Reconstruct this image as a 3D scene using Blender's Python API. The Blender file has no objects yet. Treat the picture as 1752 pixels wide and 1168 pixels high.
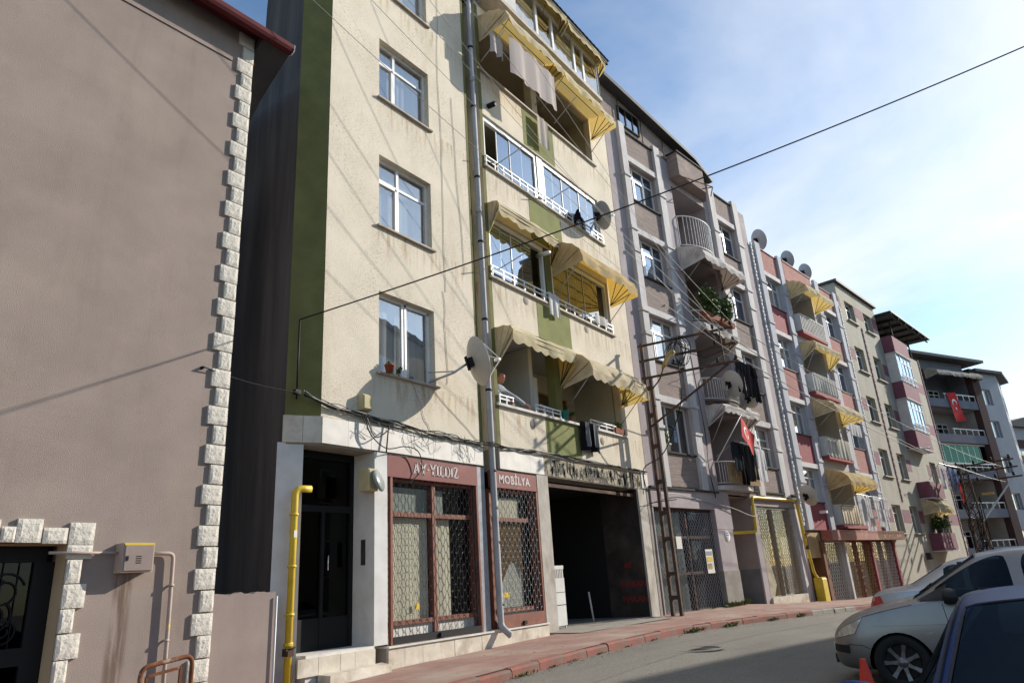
import bpy, bmesh, math, random
from mathutils import Vector, Matrix
random.seed(7)
R = math.radians
scene = bpy.context.scene
COL = scene.collection

# ---------------------------------------------------------------- camera
cam_d = bpy.data.cameras.new('camera'); cam = bpy.data.objects.new('camera', cam_d); COL.objects.link(cam)
cr = Vector((0.594574, -0.801759, -0.060531)); cu = Vector((-0.226964, -0.239581, 0.943975)); cf = Vector((0.771342, 0.547524, 0.32442))
M = Matrix((cr, cu, -cf)).transposed().to_4x4(); M.translation = Vector((0, 0, 1.155))
cam.matrix_world = M
cam_d.sensor_width = 36; cam_d.lens = 1192.4/1752*36; cam_d.clip_start = .05; cam_d.clip_end = 3000
scene.camera = cam

# ---------------------------------------------------------------- sky and sun
CLX, CLY = 25.1, 2.7
SUNV = Vector((1.9, -1.0, 1.02)).normalized()
SUN_EL = math.asin(SUNV.z); SUN_AZ = math.atan2(SUNV.x, SUNV.y)      # azimuth clockwise from +Y
world = bpy.data.worlds.new('World'); scene.world = world; world.use_nodes = True
wn = world.node_tree; wn.nodes.clear()
def wnode(t): return wn.nodes.new(t)
sky = wnode('ShaderNodeTexSky'); sky.sky_type = 'NISHITA'; sky.sun_disc = False
sky.sun_elevation = SUN_EL; sky.sun_rotation = SUN_AZ; sky.air_density = 1.0; sky.dust_density = 0.6; sky.ozone_density = 1.3
tc = wnode('ShaderNodeTexCoord')
sep = wnode('ShaderNodeSeparateXYZ'); wn.links.new(tc.outputs['Generated'], sep.inputs[0])
zc = wnode('ShaderNodeMath'); zc.operation = 'MAXIMUM'; zc.inputs[1].default_value = 0.06; wn.links.new(sep.outputs[2], zc.inputs[0])
cmb = wnode('ShaderNodeCombineXYZ')
for i in range(2):
    dv = wnode('ShaderNodeMath'); dv.operation = 'DIVIDE'; wn.links.new(sep.outputs[i], dv.inputs[0]); wn.links.new(zc.outputs[0], dv.inputs[1]); wn.links.new(dv.outputs[0], cmb.inputs[i])
mp = wnode('ShaderNodeMapping'); mp.inputs['Location'].default_value = (CLX, CLY, 0); mp.inputs['Rotation'].default_value = (0, 0, R(28)); mp.inputs['Scale'].default_value = (.26, .42, 1)
wn.links.new(cmb.outputs[0], mp.inputs[0])
n1 = wnode('ShaderNodeTexNoise'); n1.inputs['Scale'].default_value = 1.0; n1.inputs['Detail'].default_value = 9; n1.inputs['Roughness'].default_value = .56; n1.inputs['Distortion'].default_value = .55
wn.links.new(mp.outputs[0], n1.inputs[0])
rmp = wnode('ShaderNodeValToRGB'); rmp.color_ramp.elements[0].position = .47; rmp.color_ramp.elements[1].position = .68
rmp.color_ramp.elements[0].color = (0, 0, 0, 1); rmp.color_ramp.elements[1].color = (.9, .9, .9, 1)
wn.links.new(n1.outputs[0], rmp.inputs[0])
mx = wnode('ShaderNodeMixRGB'); mx.inputs[2].default_value = (7.0, 7.15, 7.3, 1)
hz = wnode('ShaderNodeMapRange'); hz.inputs[1].default_value = .02; hz.inputs[2].default_value = .16; wn.links.new(sep.outputs[2], hz.inputs[0])
hm = wnode('ShaderNodeMath'); hm.operation = 'MULTIPLY'; wn.links.new(rmp.outputs[0], hm.inputs[0]); wn.links.new(hz.outputs[0], hm.inputs[1]); wn.links.new(hm.outputs[0], mx.inputs[0]); tn = wnode('ShaderNodeMixRGB'); tn.blend_type = 'MULTIPLY'; tn.inputs[0].default_value = 1; tn.inputs[2].default_value = (.92, 1.07, 1.17, 1); wn.links.new(sky.outputs[0], tn.inputs[1]); wn.links.new(tn.outputs[0], mx.inputs[1])
bg = wnode('ShaderNodeBackground'); bg.inputs[1].default_value = .122; wn.links.new(mx.outputs[0], bg.inputs[0])
wo = wnode('ShaderNodeOutputWorld'); wn.links.new(bg.outputs[0], wo.inputs[0])
sl = bpy.data.lights.new('sun', 'SUN'); sl.energy = 5.0; sl.angle = R(.53); sl.color = (1, .93, .82)
so = bpy.data.objects.new('sun', sl); COL.objects.link(so)
so.rotation_euler = (-SUNV).to_track_quat('-Z', 'Y').to_euler(); so.location = SUNV*60

vs = scene.view_settings; vs.view_transform = 'Standard'; vs.look = 'None'; vs.gamma = 1; vs.exposure = 0.38; vs.use_curve_mapping = False
scene.display_settings.display_device = 'sRGB'
scene.cycles.max_bounces = 8; scene.cycles.transparent_max_bounces = 24; scene.cycles.diffuse_bounces = 4
scene.cycles.use_adaptive_sampling = True; scene.cycles.adaptive_threshold = .02
scene.cycles.use_denoising = True; scene.cycles.caustics_reflective = False; scene.cycles.caustics_refractive = False

# ---------------------------------------------------------------- mesh helpers
class MB:
    def __init__(s): s.v = []; s.f = []; s.sm = []; s.mi = []; s.cm = 0
    def add(s, vs, fs, smooth=False):
        b = len(s.v); s.v += [tuple(q) for q in vs]
        for f in fs: s.f.append(tuple(b+i for i in f)); s.sm.append(smooth); s.mi.append(s.cm)
        return s
    def box(s, x0, x1, y0, y1, z0, z1, M=None):
        vs = [(x0,y0,z0),(x1,y0,z0),(x1,y1,z0),(x0,y1,z0),(x0,y0,z1),(x1,y0,z1),(x1,y1,z1),(x0,y1,z1)]
        if M is not None: vs = [M @ Vector(q) for q in vs]
        return s.add(vs, [(0,3,2,1),(4,5,6,7),(0,1,5,4),(1,2,6,5),(2,3,7,6),(3,0,4,7)])
    def cbox(s, x0, x1, y0, y1, z0, z1, c=.01):      # block whose front (-y) edges are chamfered
        vs = [(x0,y1,z0),(x1,y1,z0),(x1,y1,z1),(x0,y1,z1),(x0,y0+c,z0),(x1,y0+c,z0),(x1,y0+c,z1),(x0,y0+c,z1),(x0+c,y0,z0+c),(x1-c,y0,z0+c),(x1-c,y0,z1-c),(x0+c,y0,z1-c)]
        return s.add(vs, [(0,1,2,3),(0,4,5,1),(1,5,6,2),(2,6,7,3),(3,7,4,0),(4,8,9,5),(5,9,10,6),(6,10,11,7),(7,11,8,4),(8,11,10,9)])
    def prism(s, poly, a, b, axis='y'):
        n = len(poly)
        def mk(p, t):
            return {'y': (p[0], t, p[1]), 'x': (t, p[0], p[1]), 'z': (p[0], p[1], t)}[axis]
        vs = [mk(p, a) for p in poly]+[mk(p, b) for p in poly]
        return s.add(vs, [tuple(range(n)), tuple(range(2*n-1, n-1, -1))]+[(i, i+n, (i+1) % n+n, (i+1) % n) for i in range(n)])
    def tube(s, pts, r, n=6, cap=True):
        pts = [Vector(p) for p in pts]; k = len(pts); rs = r if isinstance(r, (list, tuple)) else [r]*k
        vs = []; up = Vector((0, 0, 1)); prev = None
        for i, p in enumerate(pts):
            t = (pts[min(i+1, k-1)]-pts[max(i-1, 0)])
            if t.length < 1e-9: t = Vector((0, 0, 1))
            t.normalize()
            if prev is None:
                a = t.cross(up) if abs(t.z) < .95 else t.cross(Vector((0, 1, 0)))
            else:
                a = prev - t*prev.dot(t)
                if a.length < 1e-6: a = t.cross(up) if abs(t.z) < .95 else t.cross(Vector((0, 1, 0)))
            a.normalize(); prev = a; b = t.cross(a)
            for j in range(n):
                w = 2*math.pi*j/n; vs.append(p+a*(rs[i]*math.cos(w))+b*(rs[i]*math.sin(w)))
        fs = [(i*n+j, i*n+(j+1) % n, (i+1)*n+(j+1) % n, (i+1)*n+j) for i in range(k-1) for j in range(n)]
        if cap: fs += [tuple(range(n-1, -1, -1)), tuple(range((k-1)*n, k*n))]
        return s.add(vs, fs, n > 5)
    def bar(s, a, b, w, h=None):                     # rectangular bar a to b
        a = Vector(a); b = Vector(b); h = h or w; t = (b-a).normalized(); ref = Vector((0, 0, 1)) if abs(t.z) < .95 else Vector((0, 1, 0))
        u = t.cross(ref).normalized()*w/2; v = u.cross(t).normalized()*h/2
        vs = [q+i*u+j*v for q in (a, b) for i, j in ((-1, -1), (1, -1), (1, 1), (-1, 1))]
        return s.add(vs, [(0,1,2,3),(7,6,5,4),(0,4,5,1),(1,5,6,2),(2,6,7,3),(3,7,4,0)])
    def lathe(s, prof, n=16, M=None, smooth=True):   # prof [(r,z)] about z
        vs = []
        for r, z in prof:
            for j in range(n):
                w = 2*math.pi*j/n; q = Vector((r*math.cos(w), r*math.sin(w), z)); vs.append(M @ q if M is not None else q)
        k = len(prof)
        return s.add(vs, [(i*n+j, i*n+(j+1) % n, (i+1)*n+(j+1) % n, (i+1)*n+j) for i in range(k-1) for j in range(n)], smooth)
    def grid(s, fn, nu, nv, smooth=True):
        vs = [fn(i/nu, j/nv) for i in range(nu+1) for j in range(nv+1)]
        return s.add(vs, [(i*(nv+1)+j, (i+1)*(nv+1)+j, (i+1)*(nv+1)+j+1, i*(nv+1)+j+1) for i in range(nu) for j in range(nv)], smooth)
    def quad(s, a, b, c, d): return s.add([a, b, c, d], [(0, 1, 2, 3)])
    def holed(s, x0, x1, z0, z1, holes, y=0, d=.2):  # wall sheet with openings and reveals; holes (x0,x1,z0,z1[,d])
        xs = sorted({x0, x1} | {min(max(h[i], x0), x1) for h in holes for i in (0, 1)}); zs = sorted({z0, z1} | {min(max(h[i], z0), z1) for h in holes for i in (2, 3)})
        for i in range(len(xs)-1):
            for j in range(len(zs)-1):
                cx = (xs[i]+xs[i+1])/2; cz = (zs[j]+zs[j+1])/2
                if any(h[0] < cx < h[1] and h[2] < cz < h[3] for h in holes): continue
                s.quad((xs[i], y, zs[j]), (xs[i+1], y, zs[j]), (xs[i+1], y, zs[j+1]), (xs[i], y, zs[j+1]))
        for h in holes:
            a, b, c, e = h[:4]; D = y+(h[4] if len(h) > 4 else d)
            s.quad((a, y, c), (a, D, c), (a, D, e), (a, y, e)); s.quad((b, y, c), (b, y, e), (b, D, e), (b, D, c))
            s.quad((a, y, e), (a, D, e), (b, D, e), (b, y, e)); s.quad((a, y, c), (b, y, c), (b, D, c), (a, D, c))
        return s
    def mesh(s, name):
        me = bpy.data.meshes.new(name); me.from_pydata(s.v, [], s.f)
        me.polygons.foreach_set('use_smooth', s.sm)
        if any(s.mi): me.polygons.foreach_set('material_index', s.mi)
        me.update(); return me

MATS = {}
def obj(name, mb, mat=None, parent=None, loc=None, rot=None, label=None, cat=None, group=None, kind=None):
    me = mb if isinstance(mb, bpy.types.Mesh) else (mb.mesh(name) if mb is not None else None)
    o = bpy.data.objects.new(name, me); COL.objects.link(o)
    if me is not None and mat is not None and len(me.materials) == 0:
        for m in (mat if isinstance(mat, (list, tuple)) else [mat]): me.materials.append(MATS[m])
    if parent is not None: o.parent = parent
    if loc is not None: o.location = loc
    if rot is not None: o.rotation_euler = rot
    if label: o['label'] = label
    if cat: o['category'] = cat
    if group: o['group'] = group
    if kind: o['kind'] = kind
    return o
def thing(name, label, cat, loc=(0, 0, 0), rz=0, group=None):
    return obj(name, None, None, None, loc, (0, 0, rz), label, cat, group)
_cache = {}
def shared(key, fn):
    if key not in _cache: _cache[key] = fn().mesh(key[0])
    return _cache[key]
class Frame:                                        # a facade: local x along it, y into the house, z up
    def __init__(s, o, ang): s.o = Vector((o[0], o[1], 0)); s.a = R(-ang); s.M = Matrix.Translation(s.o) @ Matrix.Rotation(s.a, 4, 'Z')
    def w(s, x, y, z): return s.M @ Vector((x, y, z))
FG = Frame((0, 8.8), 0); F2 = Frame((18.65, 8.8), 7.221); FL = Frame((4, 8.8), 2.406); F5 = Frame((66, 2.7), 26)

# ---------------------------------------------------------------- materials
def mat(name, col, col2=None, scale=3.0, rough=.85, bump=0.0, bscale=40.0, bdist=.01, metal=0.0, stretch=(1, 1, 1), detail=5, lo=.35, hi=.65, spec=.3, coat=0, emis=None, dirt=None, dscale=.7, dlo=.5, dhi=.75, dstretch=(1, 1, 1)):
    m = bpy.data.materials.new(name); m.use_nodes = True; nt = m.node_tree; b = nt.nodes['Principled BSDF']; L = nt.links.new
    b.inputs['Roughness'].default_value = rough; b.inputs['Metallic'].default_value = metal; b.inputs['Specular IOR Level'].default_value = spec
    if coat: b.inputs['Coat Weight'].default_value = coat; b.inputs['Coat Roughness'].default_value = .03
    tcn = nt.nodes.new('ShaderNodeTexCoord'); out = None
    def noise(sc, st, det=5):
        mpn = nt.nodes.new('ShaderNodeMapping'); mpn.inputs['Scale'].default_value = st; L(tcn.outputs['Object'], mpn.inputs[0])
        n = nt.nodes.new('ShaderNodeTexNoise'); n.inputs['Scale'].default_value = sc; n.inputs['Detail'].default_value = det; n.inputs['Roughness'].default_value = .6; L(mpn.outputs[0], n.inputs[0]); return n.outputs[0]
    def ramp(src, lo, hi):
        r = nt.nodes.new('ShaderNodeMapRange'); r.inputs[1].default_value = lo; r.inputs[2].default_value = hi; L(src, r.inputs[0]); return r.outputs[0]
    def mixc(fac, a, c):
        x = nt.nodes.new('ShaderNodeMixRGB'); L(fac, x.inputs[0])
        if isinstance(a, tuple): x.inputs[1].default_value = a
        else: L(a, x.inputs[1])
        x.inputs[2].default_value = c; return x.outputs[0]
    c4 = tuple(col)+(1,)
    if col2 is not None: out = mixc(ramp(noise(scale, stretch, detail), lo, hi), c4, tuple(col2)+(1,))
    if dirt is not None: out = mixc(ramp(noise(dscale, dstretch, 7), dlo, dhi), out or c4, tuple(dirt)+(1,))
    if out is None: b.inputs['Base Color'].default_value = c4
    else: L(out, b.inputs['Base Color'])
    if bump:
        bn = nt.nodes.new('ShaderNodeBump'); bn.inputs['Strength'].default_value = bump; bn.inputs['Distance'].default_value = bdist; L(noise(bscale, stretch, 4), bn.inputs['Height']); L(bn.outputs[0], b.inputs['Normal'])
    MATS[name] = m; return m
def glassmat(name, tint=(.8, .85, .85), refl=.22, rough=.01, gl=(1, 1, 1), top=.95):
    m = bpy.data.materials.new(name); m.use_nodes = True; nt = m.node_tree; nt.nodes.clear(); L = nt.links.new
    t = nt.nodes.new('ShaderNodeBsdfTransparent'); t.inputs[0].default_value = tuple(tint)+(1,)
    g = nt.nodes.new('ShaderNodeBsdfGlossy'); g.inputs[0].default_value = tuple(gl)+(1,); g.inputs['Roughness'].default_value = rough
    lw = nt.nodes.new('ShaderNodeLayerWeight'); lw.inputs[0].default_value = .5
    mr = nt.nodes.new('ShaderNodeMapRange'); mr.inputs[3].default_value = refl; mr.inputs[4].default_value = top; pw = nt.nodes.new('ShaderNodeMath'); pw.operation = 'POWER'; pw.inputs[1].default_value = 3.5; L(lw.outputs['Facing'], pw.inputs[0]); L(pw.outputs[0], mr.inputs[0])
    # slightly wavy panes
    tcn = nt.nodes.new('ShaderNodeTexCoord'); n = nt.nodes.new('ShaderNodeTexNoise'); n.inputs['Scale'].default_value = 1.6; L(tcn.outputs['Object'], n.inputs[0])
    bn = nt.nodes.new('ShaderNodeBump'); bn.inputs['Strength'].default_value = .08; bn.inputs['Distance'].default_value = .02; L(n.outputs[0], bn.inputs['Height']); L(bn.outputs[0], g.inputs['Normal'])
    x = nt.nodes.new('ShaderNodeMixShader'); L(mr.outputs[0], x.inputs[0]); L(t.outputs[0], x.inputs[1]); L(g.outputs[0], x.inputs[2])
    o = nt.nodes.new('ShaderNodeOutputMaterial'); L(x.outputs[0], o.inputs[0]); MATS[name] = m; return m
def clothmat(name, col, col_in=None, trans=.35, col2=None, scale=3):
    m = bpy.data.materials.new(name); m.use_nodes = True; nt = m.node_tree; nt.nodes.clear(); L = nt.links.new
    d = nt.nodes.new('ShaderNodeBsdfDiffuse'); t = nt.nodes.new('ShaderNodeBsdfTranslucent'); x = nt.nodes.new('ShaderNodeMixShader'); x.inputs[0].default_value = trans
    mc = nt.nodes.new('ShaderNodeMixRGB'); ge = nt.nodes.new('ShaderNodeNewGeometry'); L(ge.outputs['Backfacing'], mc.inputs[0])
    tcn = nt.nodes.new('ShaderNodeTexCoord'); n = nt.nodes.new('ShaderNodeTexNoise'); n.inputs['Scale'].default_value = scale; n.inputs['Detail'].default_value = 6; L(tcn.outputs['Object'], n.inputs[0])
    mr = nt.nodes.new('ShaderNodeMapRange'); mr.inputs[1].default_value = .35; mr.inputs[2].default_value = .7; L(n.outputs[0], mr.inputs[0])
    m2 = nt.nodes.new('ShaderNodeMixRGB'); m2.inputs[1].default_value = tuple(col)+(1,); m2.inputs[2].default_value = tuple(col2 or [c*.68 for c in col])+(1,); L(mr.outputs[0], m2.inputs[0])
    L(m2.outputs[0], mc.inputs[1]); mc.inputs[2].default_value = tuple(col_in or col)+(1,)
    L(mc.outputs[0], d.inputs[0]); t.inputs[0].default_value = tuple(col_in or col)+(1,)
    L(d.outputs[0], x.inputs[1]); L(t.outputs[0], x.inputs[2])
    o = nt.nodes.new('ShaderNodeOutputMaterial'); L(x.outputs[0], o.inputs[0]); MATS[name] = m; return m

def stucco_cream():
    m = mat('cream_stucco', (.66, .592, .485), (.575, .515, .42), 1.2, .92, bump=.55, bscale=38, bdist=.012, dirt=(.40, .33, .22), dscale=.55, dlo=.56, dhi=.86, dstretch=(2.2, 2.2, .5))
    nt = m.node_tree; L = nt.links.new; b = nt.nodes['Principled BSDF']; src = b.inputs['Base Color'].links[0].from_socket
    tcn = nt.nodes.new('ShaderNodeTexCoord'); mpn = nt.nodes.new('ShaderNodeMapping'); mpn.inputs['Scale'].default_value = (9, 9, 44); mpn.inputs['Rotation'].default_value = (0, R(8), 0); L(tcn.outputs['Object'], mpn.inputs[0])
    n = nt.nodes.new('ShaderNodeTexNoise'); n.inputs['Scale'].default_value = 1.6; n.inputs['Detail'].default_value = 3; L(mpn.outputs[0], n.inputs[0])
    mr = nt.nodes.new('ShaderNodeMapRange'); mr.inputs[1].default_value = .54; mr.inputs[2].default_value = .66; L(n.outputs[0], mr.inputs[0])
    n4 = nt.nodes.new('ShaderNodeTexNoise'); n4.inputs['Scale'].default_value = .9; n4.inputs['Detail'].default_value = 4; L(tcn.outputs['Object'], n4.inputs[0])
    def rng(o, a, b_):
        r = nt.nodes.new('ShaderNodeMapRange'); r.interpolation_type = 'SMOOTHSTEP'; r.inputs[1].default_value = a; r.inputs[2].default_value = b_; L(o, r.inputs[0]); return r.outputs[0]
    def op(k_, *q):
        o = q[0]
        for p in q[1:]:
            k = nt.nodes.new('ShaderNodeMath'); k.operation = k_; L(o, k.inputs[0]); L(p, k.inputs[1]); o = k.outputs[0]
        return o
    x = nt.nodes.new('ShaderNodeMixRGB'); x.blend_type = 'MULTIPLY'; x.inputs[2].default_value = (.60, .57, .53, 1); L(op('MULTIPLY', mr.outputs[0], rng(n4.outputs[0], .34, .62)), x.inputs[0]); L(src, x.inputs[1])
    sp = nt.nodes.new('ShaderNodeSeparateXYZ'); L(tcn.outputs['Object'], sp.inputs[0])
    mp5 = nt.nodes.new('ShaderNodeMapping'); mp5.inputs['Scale'].default_value = (6, 6, .7); L(tcn.outputs['Object'], mp5.inputs[0])
    n5 = nt.nodes.new('ShaderNodeTexNoise'); n5.inputs['Scale'].default_value = 1.5; n5.inputs['Detail'].default_value = 6; L(mp5.outputs[0], n5.inputs[0])
    zs_ = [op('MULTIPLY', rng(sp.outputs[2], z_-.75, z_-.1), rng(sp.outputs[2], z_, z_-.03)) for z_ in (4.76, 7.69, 10.63, 13.51)]+[op('MULTIPLY', rng(sp.outputs[2], z_-.6, z_-.1), rng(sp.outputs[2], z_, z_-.04)) for z_ in (7.74, 10.70, 13.54)]
    st = op('MULTIPLY', op('MAXIMUM', *zs_), rng(n5.outputs[0], .46, .68), rng(sp.outputs[0], 7.9, 8.3))
    y = nt.nodes.new('ShaderNodeMixRGB'); y.blend_type = 'MULTIPLY'; L(st, y.inputs[0]); L(x.outputs[0], y.inputs[1]); y.inputs[2].default_value = (.72, .63, .52, 1)
    L(y.outputs[0], b.inputs['Base Color'])
stucco_cream()
mat('mauve_stucco', (.315, .254, .224), (.26, .21, .186), .9, .95, bump=.5, bscale=80, bdist=.010, dirt=(.35, .285, .235), dscale=.45, dlo=.50, dhi=.8, stretch=(1, 1, 1.3))
def mauve_stains():
    m = MATS['mauve_stucco']; nt = m.node_tree; L = nt.links.new; b = nt.nodes['Principled BSDF']; src = b.inputs['Base Color'].links[0].from_socket
    tcn = nt.nodes.new('ShaderNodeTexCoord'); sp = nt.nodes.new('ShaderNodeSeparateXYZ'); L(tcn.outputs['Object'], sp.inputs[0])
    def rng(o, a, b_):
        r = nt.nodes.new('ShaderNodeMapRange'); r.interpolation_type = 'SMOOTHSTEP'; r.inputs[1].default_value = a; r.inputs[2].default_value = b_; L(o, r.inputs[0]); return r.outputs[0]
    def mul(*q):
        o = q[0]
        for p in q[1:]:
            k = nt.nodes.new('ShaderNodeMath'); k.operation = 'MULTIPLY'; L(o, k.inputs[0]); L(p, k.inputs[1]); o = k.outputs[0]
        return o
    mpn = nt.nodes.new('ShaderNodeMapping'); mpn.inputs['Scale'].default_value = (9, 9, .9); L(tcn.outputs['Object'], mpn.inputs[0])
    n = nt.nodes.new('ShaderNodeTexNoise'); n.inputs['Scale'].default_value = 1.6; n.inputs['Detail'].default_value = 6; L(mpn.outputs[0], n.inputs[0])
    drip = mul(rng(sp.outputs[0], .08, .15), rng(sp.outputs[0], .36, .28), rng(sp.outputs[2], 1.6, 1.4), rng(sp.outputs[2], -.4, .6), rng(n.outputs[0], .35, .6))
    x = nt.nodes.new('ShaderNodeMixRGB'); L(drip, x.inputs[0]); L(src, x.inputs[1]); x.inputs[2].default_value = (.15, .105, .08, 1)
    mp2 = nt.nodes.new('ShaderNodeMapping'); mp2.inputs['Scale'].default_value = (1.5, 1.5, .22); L(tcn.outputs['Object'], mp2.inputs[0])
    n2 = nt.nodes.new('ShaderNodeTexNoise'); n2.inputs['Scale'].default_value = 1.1; n2.inputs['Detail'].default_value = 8; n2.inputs['Roughness'].default_value = .7; L(mp2.outputs[0], n2.inputs[0])
    y = nt.nodes.new('ShaderNodeMixRGB'); y.blend_type = 'MULTIPLY'; L(rng(n2.outputs[0], .48, .72), y.inputs[0]); L(x.outputs[0], y.inputs[1]); y.inputs[2].default_value = (.88, .865, .85, 1)
    n3 = nt.nodes.new('ShaderNodeTexNoise'); n3.inputs['Scale'].default_value = 140; n3.inputs['Detail'].default_value = 2; L(tcn.outputs['Object'], n3.inputs[0])
    z = nt.nodes.new('ShaderNodeMixRGB'); z.blend_type = 'MULTIPLY'; L(rng(n3.outputs[0], .45, .75), z.inputs[0]); L(y.outputs[0], z.inputs[1]); z.inputs[2].default_value = (.78, .77, .76, 1)
    L(z.outputs[0], b.inputs['Base Color'])
mauve_stains()
mat('mauve_plain', (.30, .24, .215), (.25, .2, .18), 1.4, .95, bump=.35, bscale=70, bdist=.006)
mat('quoin_stone', (.62, .58, .51), (.52, .485, .43), 3, .92, bump=.55, bscale=24, bdist=.025, detail=3, dirt=(.40, .36, .30), dscale=2.2, dlo=.56, dhi=.8)
mat('olive_paint', (.165, .162, .058), (.125, .125, .045), 2.0, .9, bump=.5, bscale=42, bdist=.008, dirt=(.16, .16, .07), dscale=.9, dlo=.58, dhi=.8)
mat('olive_panel', (.20, .21, .075), (.155, .165, .06), 2.5, .9, bump=.5, bscale=42, bdist=.008, dirt=(.22, .21, .1), dscale=1.1, dlo=.55, dhi=.85)
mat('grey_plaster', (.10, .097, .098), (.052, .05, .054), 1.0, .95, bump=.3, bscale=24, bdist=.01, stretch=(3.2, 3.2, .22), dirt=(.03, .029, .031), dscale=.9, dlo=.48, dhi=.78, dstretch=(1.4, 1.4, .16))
mat('marble', (.66, .63, .585), (.55, .52, .485), 3.2, .5, dirt=(.42, .37, .305), dscale=1.3, dlo=.52, dhi=.85)
mat('marble_dirty', (.62, .57, .48), (.48, .42, .34), 4.0, .6, bump=.2, bscale=30, dirt=(.25, .19, .13), dscale=2.2, dlo=.5, dhi=.76)
mat('marble_grey', (.36, .37, .39), (.26, .27, .29), 6, .4)
mat('shade_dark_wall', (.04, .03, .027), (.024, .02, .018), 2.2, .95, bump=.3, bscale=20, dirt=(.085, .06, .05), dscale=1.3, dlo=.5, dhi=.8)  # passage side wall: the shade of its sunless face is put into the colour
mat('jamb_dirty', (.46, .43, .39), (.36, .33, .29), 3, .85, bump=.3, bscale=30, dirt=(.22, .18, .14), dscale=1.6, dlo=.48, dhi=.75, dstretch=(2, 2, .7))
mat('mortar', (.43, .38, .28), (.30, .26, .19), 3.5, .95, bump=.7, bscale=25, bdist=.02)
mat('tar', (.02, .018, .016), (.05, .04, .03), 6, .7, bump=.5, bscale=60)
mat('white_pvc', (.78, .78, .77), (.70, .70, .69), 2, .35, spec=.5)
mat('white_paint', (.62, .61, .595), (.53, .52, .505), 2.5, .75, dirt=(.40, .37, .335), dscale=1.4, dlo=.55, dhi=.85)
mat('white_metal', (.72, .72, .71), None, rough=.45, spec=.5)
mat('grey_alu', (.42, .43, .44), None, rough=.35, metal=.6)
mat('dark_metal', (.035, .033, .032), (.055, .05, .045), 8, .85, spec=.15)
mat('black_metal', (.007, .007, .008), None, rough=.6, spec=.25)
mat('black_rubber', (.014, .014, .015), (.022, .022, .022), 12, .75)
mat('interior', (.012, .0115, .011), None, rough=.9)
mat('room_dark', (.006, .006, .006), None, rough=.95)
mat('loggia_wall', (.42, .37, .27), (.34, .3, .22), 1.5, .9)
mat('loggia_white', (.52, .52, .50), (.46, .46, .45), 1.5, .8)
mat('sill_stone', (.44, .39, .33), (.34, .30, .26), 5, .75, dirt=(.2, .17, .13), dscale=2, dlo=.55, dhi=.8)
mat('maroon_metal', (.12, .020, .022), (.085, .016, .018), 3, .7, spec=.2)
mat('brown_wood', (.22, .10, .045), (.14, .06, .03), 6, .7, stretch=(1, 6, 6))
mat('soffit', (.075, .062, .055), None, rough=.9)
mat('door_cream', (.52, .42, .27), (.45, .36, .23), 2, .85)
mat('pipe_mauve', (.36, .29, .26), (.42, .34, .28), 5, .6, dirt=(.62, .45, .07), dscale=3, dlo=.62, dhi=.68)
mat('pipe_yellow', (.66, .47, .03), (.56, .39, .03), 3, .45, spec=.5, dirt=(.35, .22, .03), dscale=2.5, dlo=.58, dhi=.8)
mat('pipe_grey', (.38, .385, .395), (.31, .315, .325), 3, .65, spec=.25, dirt=(.24, .24, .25), dscale=1.2, dlo=.5, dhi=.8)
mat('rust', (.20, .075, .03), (.11, .045, .022), 9, .9, bump=.4, bscale=50, dirt=(.34, .26, .2), dscale=5, dlo=.55, dhi=.65)
mat('rust_iron', (.085, .05, .035), (.05, .034, .028), 7, .85, bump=.3, bscale=50, dirt=(.17, .08, .04), dscale=2.2, dlo=.52, dhi=.7)
mat('red_frame', (.22, .085, .055), (.16, .06, .042), 4, .6, dirt=(.16, .05, .03), dscale=3, dlo=.5, dhi=.8)
mat('sign_red', (.20, .055, .047), (.16, .046, .041), 2, .65, dirt=(.27, .105, .09), dscale=1.6, dlo=.55, dhi=.85)
mat('sign_letter', (.55, .50, .49), (.36, .25, .24), 9, .8, lo=.5, hi=.66)
mat('graffiti_red', (.30, .02, .02), (.16, .02, .02), 12, .9)
mat('asphalt', (.265, .245, .212), (.155, .144, .126), 55, .93, bump=1.0, bscale=75, bdist=.02, detail=3, dirt=(.15, .14, .124), dscale=.45, dlo=.45, dhi=.78, dstretch=(.6, 1.6, 1))
mat('kerb_red', (.27, .105, .082), (.21, .09, .072), 3.5, .92, bump=.6, bscale=38, bdist=.012, dirt=(.17, .13, .105), dscale=2.4, dlo=.5, dhi=.72)
mat('concrete', (.30, .275, .24), (.23, .21, .185), 2, .95, bump=.5, bscale=40, dirt=(.16, .14, .12), dscale=1.2, dlo=.5, dhi=.8)
mat('b2_wall', (.38, .33, .34), (.33, .285, .295), 1.1, .92, bump=.35, bscale=45, dirt=(.49, .44, .43), dscale=.8, dlo=.52, dhi=.8)
mat('b2_panel', (.315, .25, .225), (.235, .188, .172), 2.5, .95, bump=.9, bscale=9, bdist=.02, stretch=(.5, .5, 6), dirt=(.42, .34, .30), dscale=1.1, dlo=.55, dhi=.8)
mat('b2_pilaster', (.58, .56, .56), (.49, .47, .47), 1.5, .85, bump=.25, bscale=40, dirt=(.29, .26, .26), dscale=1.0, dlo=.5, dhi=.85, dstretch=(3, 3, .5))
mat('b2_lower', (.17, .16, .16), (.13, .125, .125), 2, .9)
mat('b3_wall', (.46, .47, .51), (.40, .41, .45), 1.2, .9, bump=.3, bscale=45)
mat('b3_panel', (.42, .20, .175), (.33, .155, .14), 2.4, .92, bump=.9, bscale=8, bdist=.02, stretch=(.5, .5, 6), dirt=(.50, .26, .22), dscale=1.3, dlo=.55, dhi=.8)
mat('b3_red', (.30, .075, .085), (.25, .065, .075), 3, .85)
mat('b3_fascia', (.33, .11, .085), (.27, .09, .075), 1.3, .6, dirt=(.42, .24, .12), dscale=.9, dlo=.55, dhi=.65)
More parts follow.
